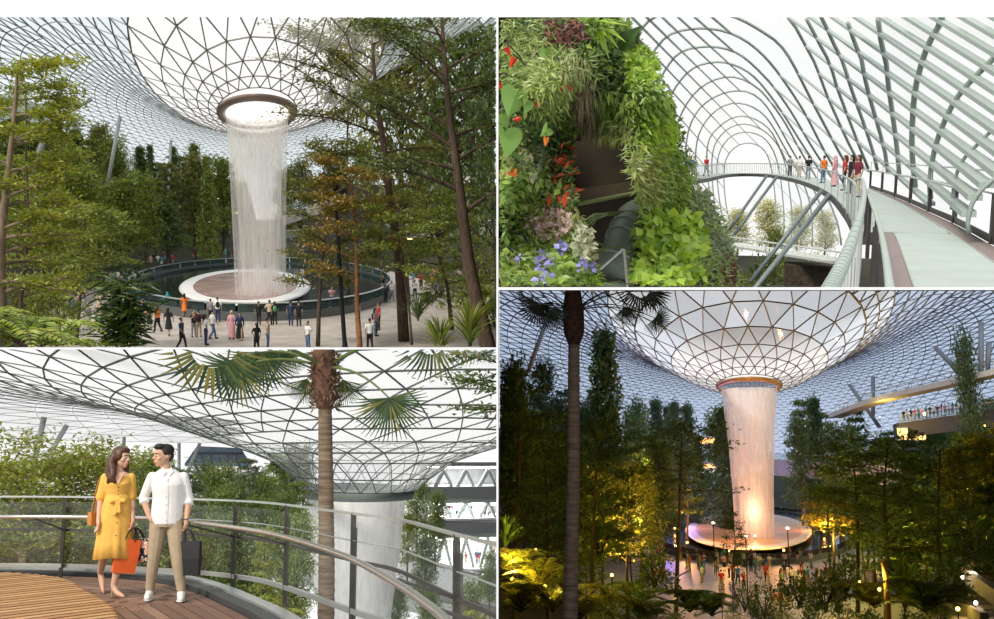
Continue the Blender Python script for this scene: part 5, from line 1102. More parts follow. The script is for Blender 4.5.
for (px, tp, y, w_, lf, lb) in ((285, 470, 56, 40, LB_M, 'leafy tree hugging the near side of the funnel ring'), (262, 478, 53, 40, LB_D, 'dark tree short of the waterfall'), (418, 488, 60, 40, LB_M, 'slim tree with yellow blossom beside the waterfall'), (408, 520, 57, 34, LB_Y, 'yellow-flecked tree at the waterfall foot'), (436, 500, 62, 40, LB_M, 'leafy tree before the white concourse'), (425, 545, 58, 44, LB_D, 'dark green tree below the concourse floors'),
                              (398, 585, 54, 40, LB_D, 'shrubby tree under the viaduct'), (430, 600, 52, 46, LB_M, 'green tree under the train'), (470, 590, 38, 50, LB_M, 'leafy tree below the handrail end'), (490, 560, 40, 34, LB_D, 'small dark tree near the concourse'), (285, 590, 36, 44, LB_D, 'dark tree below the railing post beside the palm'), (262, 560, 34, 40, LB_Y, 'yellow-green feathery tree below the railing'), (300, 605, 30, 30, LB_M, 'low green tree at the palm trunk')):
    tree_px(BL, f'round.{1 + px % 3}', px, tp, y, w_, BL.at(px, tp, y).z - 1.7 * w_ * y / F, lf, lb, 'trees around the waterfall')
big_tree(BL, 'leafy branch tree hanging its sprays in beside the funnel', PT(BL, [(560, 640), (555, 520), (540, 430), (530, 380), (525, 340)], 18), .14, .03, [(.55, 3.1, .1, 1.3), (.62, 3.2, .25, 1.5), (.7, 3.0, .1, 1.3), (.78, 3.3, .2, 1.5), (.85, 3.0, .1, 1.4), (.92, 3.2, .3, 1.3)], LB_D, 61, per=26, size=.12, jit=.14)
for i, (px, py, w_) in enumerate(((262, 612, 34), (286, 628, 30), (480, 626, 40))): plant(BL, f'fern.{1 + i % 2}', BL.at(px, py, 20), .7, .6, LB_Y, ['yellow-green fern under the railing kerb', 'yellow-green fern beside the palm trunk', 'yellow-green fern at the handrail end'][i], 'fern', 'plant', 'ferns below the deck')
# ---- white columns and blue hill beyond the glass
WC = mat('white_column', (.62, .66, .66), .45)
for i, (a, b, y) in enumerate((((36, 455), (44, 417), 100), ((52, 450), (67, 425), 110), ((122, 480), (124, 437), 120), ((128, 485), (145, 460), 118), ((178, 480), (168, 450), 125), ((179, 478), (179, 443), 128), ((184, 480), (200, 443), 126))):
    p0, p1 = BL.at(*a, y), BL.at(*b, y); o = obj('dome_column', MB().tube([p0 + (p0 - p1) * 1.0, p1], .26 if i < 2 else .2, 8), WC, None, None, BL, smooth=True); tag(o, ['thick leaning white column above the yellow-green trees', 'leaning white column next to the thick one', 'upright white column behind the couple', 'leaning white column behind the couple', 'white column tilting towards the man', 'upright white column behind the man', 'white column tilting towards the blue canopy'][i], 'column', 'columns of the white lattice roof')
t = thing('blue_canopy', 'blue-grey glazed canopy with dark trusses far under the lattice', 'canopy', BL, xf(BL.at(218, 452, 150))); BLU = mat('blue_glazing', (.16, .27, .42), .3, var=.3, scale=.5)
c = np.zeros(3)
obj('canopy_roof', MB().add([(-4.5, 0, -1.6), (4.5, 0, -1.6), (3.2, 6, .6), (-3.2, 6, .9), (-4.5, 0, -2.0), (4.5, 0, -2.0)], [np.array([(0, 1, 2, 3), (4, 5, 1, 0)])]), BLU, t); obj('beam', MB().box((0, -.3, -.2), (7.0, .3, .35)), mat('canopy_beam', (.05, .06, .07), .5), t)
for k in range(6): obj('truss', MB().tube([(-3.5 + 1.2 * k, -.2, -.3), (-2.9 + 1.2 * k, -.2, -2.4)], .09, 5), mat('canopy_beam', (.05, .06, .07), .5), t)
# ---- concourse floors at the far side
t = thing('concourse_building', 'open white concourse with grey floor bands and slanting columns beyond the waterfall', 'building', BL); YB = 130.0; BW = mat('concourse_white', (.86, .86, .85), .5, var=.05, emit=None); BG = mat('concourse_band', (.30, .31, .32), .6)
def slab(r0, r1, x0, x1, m, y=YB, dpt=14, nm='floor_band'):
    a, b = BL.at(x0, r0, y), BL.at(x1, r1, y); obj(nm, MB().box(((a.x + b.x) / 2, y + dpt / 2, (a.z + b.z) / 2), (b.x - a.x, dpt, a.z - b.z)), m, t)
slab(487, 499, 426, 570, BG); slab(499, 502, 432, 570, mat('soffit_green', (.55, .60, .55), .6)); slab(521, 534, 438, 570, BG); slab(534, 536, 440, 570, mat('soffit_green', (.55, .60, .55), .6)); slab(572, 582, 446, 570, BG); slab(519, 521, 436, 570, BW, dpt=18); slab(570, 572, 446, 570, BW, dpt=18)
slab(466, 620, 420, 570, BW, y=YB + 15, dpt=.5, nm='back_wall')
for k, px in enumerate((440, 462, 484)):
    for r0, r1 in ((470, 487), (502, 519), (537, 570)):
        obj('column', MB().tube([BL.at(px - 5, r1, YB + 2), BL.at(px + 4, r0, YB + 2)], .28, 6), WC, t); obj('column', MB().tube([BL.at(px + 12, r1, YB + 2), BL.at(px + 4, r0, YB + 2)], .22, 6), WC, t)
slab(463, 466, 432, 570, BG, nm='roof_edge')
for r in (467.2, 503.2, 537.5):
    for k in range(6):
        p = BL.at(438 + 14 * k, r, YB + 6); obj('ceiling_light', MB().box((p.x, p.y, p.z), (1.5, 8, .12)), mat('concourse_light', (1, 1, 1), .5, emit=(1, 1, .98, 9)), t)
for i, (px, ft) in enumerate(((448, 519), (452, 519), (457, 519), (470, 519), (485, 519), (488, 519), (490, 519), (466, 568), (472, 570), (477, 566), (480, 569), (494, 556))):
    p = BL.at(px, ft, YB + 3.5); person(BL, p, 1.0 * i, ['stand', 'walk'][i % 2], ['m', 'f', 's'][i % 3], ['black', 'maroon', 'white', 'navy', 'red', 'grey'][i % 6], ['black', 'grey', 'navy', 'khaki'][i % 4], 'on the ' + ('upper' if i < 7 else 'lower') + ' concourse floor', 'visitors on the concourse', 1.25)
# viaduct and train
V0, V1 = BL.at(205, 541, 118), BL.at(500, 612, 106); t = thing('train_viaduct', 'pale concrete train viaduct crossing behind the waterfall', 'viaduct', BL, xf(V0)); dv = np.array(tuple(V1 - V0))
VC = mat('viaduct_concrete', (.58, .60, .57), .7, var=.1, scale=.4); obj('beam', MB().tube([(0, 0, -1.0), dv + np.array([0, 0, -1.0])], 1.0, flat=(3.4, 1.7)), VC, t); obj('parapet', MB().tube([(0, -1.6, .1), dv + np.array([0, -1.6, .1])], 1.0, flat=(.2, .9)), mat('parapet_grey', (.24, .25, .25), .6), t)
for k in (.12, .45, .8): q = dv * k; obj('pier', MB().box(q + np.array([0, 0, -8]), (1.4, 1.2, 12.5)), VC, t)
a, b = BL.at(400, 567, 108), BL.at(480, 586, 104); t = thing('train_car', 'white train car with dark window band on the viaduct', 'train', BL, xf(a)); dv = np.array(tuple(b - a))
obj('car_body', MB().tube([dv * s for s in (0, .04, .1, .5, 1)], np.array([.55, .85, 1, 1, 1]), flat=(2.4, 2.2)), mat('train_white', (.82, .83, .83), .25, coat=.5), t); obj('window_band', MB().tube([dv * .05 + np.array([0, -1.1, .15]), dv + np.array([0, -1.22, .15])], 1.0, flat=(.12, .95)), mat('train_glass', (.03, .035, .045), .1), t); obj('roof_cap', MB().tube([dv * .06 + np.array([0, 0, 1.15]), dv + np.array([0, 0, 1.15])], 1.0, flat=(1.7, .25)), mat('train_roof', (.62, .64, .65), .4), t)
# =================================================================== the couple
VX = .0085
def hand(mb, w_, d, side, curl=.6, nrm=(0, -1, 0)):
    """palm and five fingers from the wrist along d; nrm points out of the palm's back; side: thumb direction"""
    w_ = np.array(w_, float); d = np.array(d, float); d /= np.linalg.norm(d); s = np.array(side, float); s -= d * (s @ d); s /= np.linalg.norm(s); n = np.cross(d, s)
    limb(mb, [w_, w_ + d * .03], [.024, .026])
    for k in range(4):
        o = (k - 1.5) * .019; b = w_ + d * .075 + s * -o; limb(mb, [w_ + d * .02 + s * -o * .6, b], [.016, .0125], 8)
        L = (.038, .044, .041, .032)[k]; f1 = b + d * L * math.cos(curl * .6) + n * L * math.sin(curl * .6); f2 = f1 + d * L * .85 * math.cos(curl * 1.5) + n * L * .85 * math.sin(curl * 1.5)
        limb(mb, [b, f1], [.0105, .0095], 8); limb(mb, [f1, f2], [.0095, .0075], 8)
    t1 = w_ + d * .035 + s * .034; t2 = t1 + d * .035 + s * .012 + n * .012; limb(mb, [w_ + d * .012 + s * .015, t1], [.015, .012], 8); limb(mb, [t1, t2], [.011, .008], 8)
def head_parts(t, c, yaw, pitch, skin, hair_m, fem, sc=1.0):
    """face features in head space (front -y), placed at c"""
    M = xf(c, yaw, sc, pitch)
    W_ = mat('eye_white', (.85, .84, .82), .2); IR = mat('iris_brown', (.035, .02, .012), .2); LP = mat('lips_rose' if fem else 'lips_tan', (.50, .13, .13) if fem else (.42, .20, .16), .4)
    for s in (-1, 1):
        e = obj('eye', MB().ell((s * .031, -.083, .012), (.0135, .009, .0085), 8), W_, t, M, smooth=True); obj('iris', MB().ell((s * .031, -.0905, .012), (.006, .004, .0065), 6), IR, e, smooth=True)
        obj('eyebrow', MB().tube([(s * .012, -.095, .032), (s * .032, -.094, .040), (s * .052, -.078, .033)], [.004, .005, .0025] if not fem else [.003, .0035, .002], 6), hair_m, t, M)
    obj('lips', MB().tube([(-.026, -.080, -.050), (-.012, -.0935, -.055), (0, -.097, -.056), (.012, -.0935, -.055), (.026, -.080, -.050)], [.003, .0065, .0075, .0065, .003], 8), LP, t, M, smooth=True)
    if fem: obj('teeth', MB().tube([(-.017, -.092, -.0535), (0, -.1005, -.0565), (.017, -.092, -.0535)], [.002, .0035, .002], 6), W_, t, M)
def head_prims(mb, c, yaw, pitch, fem, sc=1.0):
    h = MB(); j = .92 if fem else 1.05
    h.ell((0, .012, .035), (.076, .096, .088), 12); h.ell((0, -.022, -.035), (.060 * j, .068, .070), 12); h.ell((0, -.062, -.088), (.024 * j, .024, .020), 8); h.ell((0, -.055, .035), (.058, .042, .045), 10)
    limb(h, [(0, -.090, .022), (0, -.108, -.012)], [.009, .0125], 8); h.ell((0, -.112, -.018), (.013, .012, .010), 8); h.ell((.012, -.1, -.021), (.009, .01, .008), 6); h.ell((-.012, -.1, -.021), (.009, .01, .008), 6)
    h.ell((0, -.085, -.055), (.028, .018, .018), 8)
    for s in (-1, 1):
        if not fem: h.ell((s * .076, .016, -.004), (.008, .016, .026), 8)
        h.ell((s * .045, -.062, -.018), (.024, .024, .022), 8)
    M = np.array(xf(c, yaw, sc, pitch)); 
    for V, Fs in zip([np.vstack(h.v)], [h.f]): mb.add(V @ M[:3, :3].T + M[:3, 3], list(Fs))
def folded(rings, n=64, fold=10, amp=.0, seed=0):
    """open-bottom skirt: rings (x,y,z,rx,ry,foldamp)"""
    a = np.arange(n) / n * 2 * np.pi; V = []
    for (x, y, z, rx, ry, fa) in rings:
        m = 1 + fa * (np.sin(fold * a + seed) + .6 * np.sin((fold * 1.7 // 1) * a + 2 * seed + z)); V.append(np.stack([x + rx * np.cos(a) * m, y + ry * np.sin(a) * m, z + 0 * a + (.012 * np.sin(3 * a) if fa > .01 else 0)], -1))
    m_ = len(rings); i = np.arange(m_ - 1)[:, None]; j = np.arange(n)[None]
    return MB().add(np.vstack(V), np.stack([i * n + j, i * n + (j + 1) % n, (i + 1) * n + (j + 1) % n, (i + 1) * n + j], -1).reshape(-1, 4))
def solid(o, th):
    m = o.modifiers.new('s', 'SOLIDIFY'); m.thickness = th; m.offset = -1
SKW = mat('skin_woman', (.66, .40, .29), .45, var=.05, scale=20); SKM = mat('skin_man', (.60, .36, .24), .45, var=.05, scale=20)
YEL = mat('dress_yellow', (.80, .47, .10), .8, var=.08, scale=18, bump=.12); HRW = mat('hair_chestnut', (.085, .035, .020), .45, var=.5, scale=50, stretch=(1, 1, .15))
# ---------------- woman
wl = BL.g(112, 597, DZ); Wm = thing('person', 'person in a yellow midi dress and nude heels carrying an orange shopping bag', 'person', BL, xf(wl))
hc = (.022, -.01, 1.565); yaw, pit = .95, .05
b = MB(); head_prims(b, hc, yaw, pit, True)
limb(b, [(.0, .01, 1.36), (.012, .01, 1.50)], [.050, .046])
stack(b, [(0, .01, .88, .145, .10), (0, .0, .98, .150, .105), (0, 0, 1.13, .108, .085), (0, -.005, 1.27, .135, .105), (0, .005, 1.37, .14, .075), (0, .01, 1.415, .06, .055)])
aR = [(-.140, .01, 1.345), (-.185, .03, 1.10), (-.185, -.06, .87)]; aL = [(.140, .01, 1.345), (.158, .03, 1.10), (.190, -.05, .86)]
for A in (aR, aL): limb(b, A[:2], [.047, .038]); limb(b, A[1:], [.038, .023])
hand(b, aR[2], (.02, -.05, -1), (.4, -.9, 0), .55); hand(b, aL[2], (.05, -.05, -1), (-.3, -.9, 0), 1.15)
limb(b, [(.075, -.01, .88), (.065, -.05, .46), (.012, -.02, .125)], [.085, .055, .034]); limb(b, [(.012, -.02, .125), (.06, -.06, .055), (.115, -.10, .03)], [.034, .032, .024])
limb(b, [(-.075, .03, .88), (-.125, .12, .47), (-.20, .48, .22)], [.085, .055, .034]); limb(b, [(-.20, .48, .22), (-.165, .44, .12), (-.15, .40, .045)], [.034, .032, .024])
obj('body', remesh(b, VX, 3), SKW, Wm); head_parts(Wm, hc, yaw, pit, SKW, HRW, True)
d = MB(); stack(d, [(0, .0, 1.08, .128, .105), (0, 0, 1.14, .120, .098), (0, -.008, 1.27, .150, .125), (0, .005, 1.355, .150, .085), (-.0, .018, 1.405, .085, .058)])
for A in (aR, aL):
    p0, p1 = np.array(A[0]), np.array(A[1]); limb(d, [p0, p0 + (p1 - p0) * .5, p0 + (p1 - p0) * .92], [.052, .054, .060])
obj('dress_bodice', remesh(d, .010, 3), YEL, Wm)
sk = obj('dress_skirt', folded([(0, 0, 1.15, .120, .098, 0), (0, 0, 1.09, .135, .110, .004), (0, .01, .98, .168, .128, .008), (-.005, .03, .80, .185, .150, .018), (-.01, .05, .60, .205, .175, .03), (-.01, .06, .43, .225, .20, .04)], 80, 9, seed=1), YEL, Wm, smooth=True); solid(sk, .006)
tie = MB(); limb(tie, [(.025, -.115, 1.10), (-.05, -.13, 1.075)], [.020, .026]); limb(tie, [(.025, -.115, 1.10), (.09, -.125, 1.08)], [.020, .028]); limb(tie, [(.02, -.12, 1.10), (.0, -.15, .93)], [.016, .020]); limb(tie, [(.03, -.12, 1.10), (.05, -.145, .96)], [.016, .020]); tie.ell((.025, -.125, 1.10), (.024, .02, .022), 8)
obj('waist_tie', remesh(tie, .008, 2), YEL, Wm)
nk = MB().add([(-.055, -.098, 1.405), (.075, -.098, 1.405), (.018, -.138, 1.265), (.01, -.102, 1.40)], np.array([(0, 2, 3), (3, 2, 1)])); obj('neckline', nk, SKW, Wm)
for k in range(5): obj('button', MB().ell((.022, -.132 + .002 * k, 1.235 - .042 * k if k < 3 else .86 - .12 * (k - 3)), (.008, .006, .008), 6) if k < 3 else MB().ell((.03, -.175 - .018 * (k - 3), .84 - .14 * (k - 3)), (.008, .006, .008), 6), mat('button_dark', (.06, .04, .02), .4), Wm, smooth=True)
h = MB(); HM = np.array(xf(hc, yaw, 1, pit)); hq = MB(); hq.ell((0, .022, .052), (.088, .104, .086), 12); hq.ell((0, -.03, .088), (.070, .065, .045), 10); hq.ell((.055, .0, .03), (.036, .06, .06), 8); hq.ell((-.055, .0, .03), (.036, .06, .06), 8); h.add(np.vstack(hq.v) @ HM[:3, :3].T + HM[:3, 3], list(hq.f))
limb(h, [(-.02, .09, 1.62), (-.05, .11, 1.48), (-.055, .09, 1.33)], [.075, .075, .045]); limb(h, [(-.05, .035, 1.62), (-.088, .01, 1.50), (-.085, -.06, 1.40), (-.060, -.10, 1.31)], [.045, .048, .045, .028]); limb(h, [(.055, .06, 1.60), (.055, .075, 1.45), (.075, .05, 1.33)], [.05, .05, .03])
limb(h, [(-.06, -.03, 1.60), (-.075, -.06, 1.50), (-.045, -.12, 1.40), (-.055, -.135, 1.34), (-.02, -.14, 1.29)], [.034, .045, .042, .036, .018]); limb(h, [(-.085, .02, 1.52), (-.11, -.03, 1.42), (-.085, -.09, 1.35), (-.10, -.10, 1.29)], [.04, .042, .036, .02])
obj('hair', remesh(h, .009, 2), HRW, Wm)
sh = mat('nude_leather', (.62, .36, .25), .3)
for (heel, toe, nm) in (((.005, .0, .118), (.125, -.108, .022), 0), ((-.20, .50, .19), (-.145, .385, .025), 1)):
    f = MB(); a_, t_ = np.array(heel), np.array(toe); m_ = (a_ + t_) / 2 + np.array([0, 0, -.028 if nm == 0 else -.01]); limb(f, [a_ + np.array([0, .015, -.02]), m_, t_], [.028, .028, .022]); limb(f, [t_, t_ + (t_ - m_) * .35], [.022, .008]); s_ = obj('shoe', remesh(f, .007, 2), sh, Wm)
    hb = a_ + np.array([-.008, .03, -.02]); obj('heel', MB().tube([hb, (hb[0] - .004, hb[1] + .005, .0) if nm == 0 else hb + np.array([-.02, .06, -.06])], [.014, .006], 8), sh, s_)
# ---------------- man
ml = BL.g(163, 600, DZ); Mn = thing('person', 'person in a white shirt and beige trousers carrying a black tote bag', 'person', BL, xf(ml))
hc = (-.072, -.005, 1.585); yaw, pit = -1.05, .06
b = MB(); head_prims(b, hc, yaw, pit, False, 1.04)
limb(b, [(-.025, .01, 1.38), (-.056, .01, 1.52)], [.060, .056])
stack(b, [(0, 0, .86, .15, .11), (0, 0, 1.0, .15, .11), (0, 0, 1.12, .145, .105), (0, 0, 1.28, .155, .105), (-.01, 0, 1.35, .145, .075), (-.02, .01, 1.42, .065, .06)])
mR = [(-.180, .0, 1.355), (-.265, .05, 1.12), (-.19, -.03, .92)]; mL = [(.160, .0, 1.355), (.228, .03, 1.11), (.215, -.06, .86)]
for A in (mR, mL): limb(b, A[:2], [.055, .044]); limb(b, A[1:], [.044, .028])
hand(b, mR[2], (.45, -.1, -.9), (.2, -.9, .2), .3); hand(b, mL[2], (.0, -.02, -1), (-.3, -.9, 0), 1.2)
obj('body', remesh(b, VX, 3), SKM, Mn); head_parts(Mn, hc, yaw, pit, SKM, HAIR, False, 1.04)
WS = mat('shirt_white', (.80, .80, .80), .8, var=.05, scale=14, bump=.25)
d = MB(); stack(d, [(.0, 0, .83, .175, .128), (0, 0, .95, .175, .13), (0, 0, 1.12, .165, .125), (0, -.003, 1.27, .180, .135), (-.01, .0, 1.37, .175, .092), (-.015, .005, 1.41, .125, .080), (-.02, .01, 1.445, .080, .070)])
for A in (mR, mL):
    p0, p1, p2 = (np.array(q) for q in A); limb(d, [p0, p0 + (p1 - p0) * .5, p1], [.058, .056, .052]); limb(d, [p1, p1 + (p2 - p1) * .2], [.054, .050])
obj('shirt', remesh(d, .0095, 3), WS, Mn)
cl = MB()
for s in (-1, 1): 0 and cl.add([(-.02, -.095, 1.375), (-.02 + s * .055, -.085, 1.40), (-.02 + s * .075, -.02, 1.445), (-.02 + s * .03, -.055, 1.47), (-.02 + s * .035, -.115, 1.345)], np.array([(0, 4, 1, 1), (0, 1, 2, 3)][1:])); cl.add([(-.02 + s * .004, -.092, 1.405), (-.02 + s * .035, -.108, 1.362), (-.02 + s * .072, -.074, 1.418), (-.02 + s * .045, -.045, 1.468)], np.array([(0, 1, 2, 3)]))
c_ = obj('collar', cl, WS, Mn); solid(c_, .006)
obj('placket', MB().tube([(-.018, -.118, 1.35), (-.008, -.137, 1.26), (0, -.128, 1.12), (0, -.131, .95), (0, -.130, .84)], 1.0, flat=(.028, .006)), WS, Mn)
for k in range(6): obj('button', MB().ell((-.012 + .002 * k, -.136 if k else -.13, 1.31 - .085 * k), (.006, .005, .006), 6), mat('button_pearl', (.6, .6, .58), .3), Mn, smooth=True)
for A, s in ((mR, -1), (mL, 1)):
    p1, p2 = np.array(A[1]), np.array(A[2]); obj('cuff', MB().tube([p1 + (p2 - p1) * .12, p1 + (p2 - p1) * .28], [.056, .052], 14), WS, Mn, smooth=True)
TRO = mat('chino_beige', (.40, .32, .22), .85, var=.10, scale=16, bump=.2)
kR, aR_ = (-.115, -.01, .48), (-.15, .06, .12); kL, aL_ = (.135, -.10, .48), (.195, -.10, .12)
d = MB(); stack(d, [(0, 0, .80, .160, .122), (0, 0, .90, .163, .124), (0, 0, .98, .158, .118)])
for k, a, s in ((kR, aR_, -1), (kL, aL_, 1)): limb(d, [(s * .085, 0, .86), k, a], [.100, .072, .052])
obj('trousers', remesh(d, .010, 3), TRO, Mn); WSH = mat('sneaker_white', (.82, .82, .82), .45); 
for a, s in ((aR_, -1), (aL_, 1)):
    f = MB(); limb(f, [(a[0], a[1] + .02, .085), (a[0] + s * .005, a[1] - .06, .055), (a[0] + s * .01, a[1] - .17, .042)], [.045, .046, .036]); f.ell((a[0], a[1] + .01, .10), (.045, .05, .04), 8); o = obj('sneaker', remesh(f, .009, 3), WSH, Mn)
    obj('sole', MB().ell((a[0] + s * .005, a[1] - .07, .014), (.050, .148, .014), 10), mat('sole_pale', (.6, .58, .55), .6), o, smooth=True)
    limb_ = MB(); limb(limb_, [(a[0], a[1], .17), (a[0], a[1] + .005, .10)], [.034, .034]); obj('ankle', limb_, SKM, Mn, smooth=True)
h = MB(); HM = np.array(xf(hc, yaw, 1.04, pit)); hq = MB(); hq.ell((0, .030, .062), (.084, .098, .076), 12); hq.ell((0, -.035, .108), (.066, .062, .036), 10); hq.ell((0, .075, .0), (.065, .045, .055), 10); hq.ell((.06, .015, .045), (.026, .05, .045), 8); hq.ell((-.06, .015, .045), (.026, .05, .045), 8); h.add(np.vstack(hq.v) @ HM[:3, :3].T + HM[:3, 3], list(hq.f))
obj('hair', remesh(h, .009, 2), HAIR, Mn)
w3 = np.array(mL[2]) + np.array([.002, .003, .03]); obj('wristwatch', MB().tube([w3 + np.array([.031 * math.cos(q), .031 * math.sin(q), .004 * math.cos(q)]) for q in np.linspace(0, 6.283, 16, endpoint=False)], .009, 6, closed=True), mat('watch_steel', (.35, .35, .36), .25, .9), Mn)
# ---------------- bags
def tote(label, hall, top, w_, hgt, dep, m, rz, handle_m, hold, name='shopping_bag', tilt=0, group=None):
    """bag whose handles meet at hold (local metres), bag mouth centred at top"""
    T = Vector(top); t = thing(name, label, 'bag', hall, xf(T, rz, 1, 0, tilt), group)
    V = []; 
    for (z, kx, ky) in ((-hgt, .94, .85), (-hgt * .5, 1.0, 1.0), (0, .99, .75)): V += [(-w_ / 2 * kx, -dep / 2 * ky, z), (w_ / 2 * kx, -dep / 2 * ky, z), (w_ / 2 * kx, dep / 2 * ky, z), (-w_ / 2 * kx, dep / 2 * ky, z)]
    Fq = [(r * 4 + e, r * 4 + (e + 1) % 4, r * 4 + 4 + (e + 1) % 4, r * 4 + 4 + e) for r in range(2) for e in range(4)] + [(3, 2, 1, 0), (8, 9, 10, 11)]
    obj('bag_body', MB().add(V, np.array(Fq)), m, t); hl = t.matrix_world.inverted() @ (hall.T @ Vector(hold))
    for s in (-1, 1): obj('handle', MB().tube(spline([(-w_ * .22, s * dep * .36, -.03), (-w_ * .15 + hl.x * .6, s * dep * .2 + hl.y * .6, hl.z * .7), (hl.x, hl.y + s * .008, hl.z), (w_ * .15 + hl.x * .6, s * dep * .2 + hl.y * .6, hl.z * .7), (w_ * .22, s * dep * .36, -.03)], 16), .007, 6), handle_m, t)
    return t
hw = Vector(wl) + Vector((.215, -.075, .775)); hm = Vector(ml) + Vector((.228, -.075, .775)); OR = mat('bag_orange', (.78, .13, .025), .55, var=.08); BKB = mat('bag_black', (.018, .019, .022), .6, var=.2); BRW = mat('handle_dark', (.03, .02, .02), .6)
tote('glossy orange paper shopping bag hanging from the hand beside the yellow dress', BL, hw + Vector((-.06, .05, -.13)), .26, .38, .11, OR, .35, BRW, hw, tilt=.14)
tote('black tote bag hanging from the hand of the man in white', BL, hm + Vector((.035, -.03, -.13)), .255, .37, .12, BKB, -.25, BRW, hm, 'tote_bag')
fl = bpy.data.materials.new('floral_print'); fl.use_nodes = True; n_ = fl.node_tree; vo = n_.nodes.new('ShaderNodeTexVoronoi'); vo.inputs['Scale'].default_value = 26; tc = n_.nodes.new('ShaderNodeTexCoord'); cr_ = n_.nodes.new('ShaderNodeValToRGB')
e = cr_.color_ramp.elements; e[0].position = .0; e[0].color = (.8, .25, .08, 1); e[1].position = .52; e[1].color = (.015, .015, .03, 1); q = e.new(.36); q.color = (.8, .72, .62, 1); q = e.new(.22); q.color = (.75, .2, .1, 1); cr_.color_ramp.interpolation = 'CONSTANT'
n_.links.new(tc.outputs['Object'], vo.inputs['Vector']); n_.links.new(vo.outputs['Distance'], cr_.inputs[0]); n_.links.new(cr_.outputs[0], n_.nodes['Principled BSDF'].inputs['Base Color'])
tote('small black floral-print bag held behind the orange shopping bag', BL, hw + Vector((.075, .12, -.13)), .17, .27, .08, fl, -.3, BRW, hw + Vector((0, .01, 0)), 'floral_bag')
t = tote('small tan leather shoulder bag tucked behind the woman in yellow', BL, Vector(wl) + Vector((-.245, .12, .95)), .17, .15, .07, mat('tan_leather', (.50, .22, .06), .45), .9, mat('tan_leather', (.50, .22, .06), .45), Vector(wl) + Vector((-.19, .09, 1.36)), 'shoulder_bag')
# =================================================================== HALL 4: the same kind of valley at dusk (lower right)
NZ = -11.3
ND = mat('blackout_grey', (.05, .05, .055), .9)
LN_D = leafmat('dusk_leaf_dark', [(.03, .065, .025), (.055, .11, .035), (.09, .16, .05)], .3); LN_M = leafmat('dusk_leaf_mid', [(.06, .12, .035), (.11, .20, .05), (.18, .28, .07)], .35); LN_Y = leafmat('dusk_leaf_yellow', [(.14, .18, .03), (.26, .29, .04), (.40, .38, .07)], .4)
# blackout enclosure: roof slab and side walls added, edge-on, to keep daylight out
def plane_pts(pxpy_y): return [tuple(BR.at(a, b, y)) for a, b, y in pxpy_y]
def slabq(name, q, th, m, label):
    Q = np.array(q); n = np.cross(Q[1] - Q[0], Q[3] - Q[0]); n = n / np.linalg.norm(n) * th; V = np.vstack([Q, Q + n])
    return struct(name, MB().add(V, np.array([(0, 1, 2, 3), (7, 6, 5, 4), (0, 4, 5, 1), (1, 5, 6, 2), (2, 6, 7, 3), (3, 7, 4, 0)])), m, BR, label=label)
slabq('blackout_ceiling', plane_pts([(499.2, 290.0, 14), (1130, 290.0, 14), (1130, 290.0, 112), (499.2, 290.0, 112)]), -.012, ND, 'unseen dark slab added to keep daylight off the dusk hall')
slabq('wall_left', plane_pts([(499.0, 291, 16), (499.0, 291, 300), (499.0, 760, 300), (499.0, 760, 16)]), .05, ND, 'unseen dark wall added to block daylight beside the dusk hall')
slabq('blackout_wall_right', plane_pts([(1130, 291, 14), (1130, 291, 330), (1130, 760, 330), (1130, 760, 14)]), .05, ND, 'unseen dark wall added to block daylight on the far side')
PAVN = mat('dusk_paving', (.17, .175, .21), .45, var=.15, scale=.8)
nfc = BR.g(748, 525, NZ + 1.0); NC = (nfc.x, 178.0)
def br_ground(x, y):
    d = math.hypot((x - NC[0]) / 24.0, (y - 170) / 95.0); s = 1 if x > NC[0] else .8
    g = NZ + max(0, d - 1.0) * 12.0 * s * min(1, max(0, (y - 60) / 50)); return max(g, -.172 * y)
struct('floor', MB().box((NC[0], 175, NZ - .16), (52, 200, .3)), PAVN, BR, label='blue-grey paved plaza at dusk')
struct('ground', grid_mesh(np.linspace(-75, 100, 48), np.linspace(12, 340, 70), lambda x, y: br_ground(x, y) - .34), SOIL, BR, label='dark planted slope at dusk', smooth=True)
t = thing('reflecting_pool', 'dark oval pool around the glowing basin at dusk', 'pool', BR, xf((NC[0], 190.0, NZ)))
obj('water', MB().lathe([(0, .45), (17.0, .45)], 72, 4.0), POOLW, t); obj('pool_wall', MB().lathe([(17, 0), (17.3, 0), (17.3, .62), (17, .62), (17, 0)], 72, 4.0), mat('pool_stone', (.10, .11, .11), .5), t)
for i in range(36):
    a0 = 2 * math.pi * i / 36; obj('glass_panel', MB().lathe([(17.2, .62), (17.2, 1.25), (17.14, 1.25), (17.14, .62)], 3, 4.0, a0=a0 + .006, a1=a0 + 2 * math.pi / 36 - .006), glassmat('dusk_balustrade', (.30, .32, .34), .5, (.06, .065, .07)), t)
t = thing('water_basin', 'white basin tinted with amber lamp glow under the dusk waterfall', 'basin', BR, xf((NC[0], 178.0, NZ))); 
obj('rim', MB().lathe([(6, .75), (9.0, .9), (9.9, 1.0), (10.0, 1.08), (9.6, 1.12), (8.3, 1.05)], 64, 5.0), mat('basin_glow_white', (.72, .58, .46), .4), t, smooth=True); obj('basin_water', MB().lathe([(0, 1.06), (4, 1.05), (8.5, 1.07)], 64, 5.0), mat('basin_glow_water', (.60, .31, .11), .3, var=.25, scale=.4), t)  # amber lamp glow is also put into the rim and water colours
KB = 150 / 177.0; nr_ = BR.at(749, 388, 150); NR = (nr_.x, 150.0, nr_.z)
t = thing('waterfall', 'lit column of falling water narrowing towards the amber basin at dusk', 'waterfall', BR, xf((NR[0], NR[1], NZ + 1.1))); hh = NR[2] - NZ - 1.3
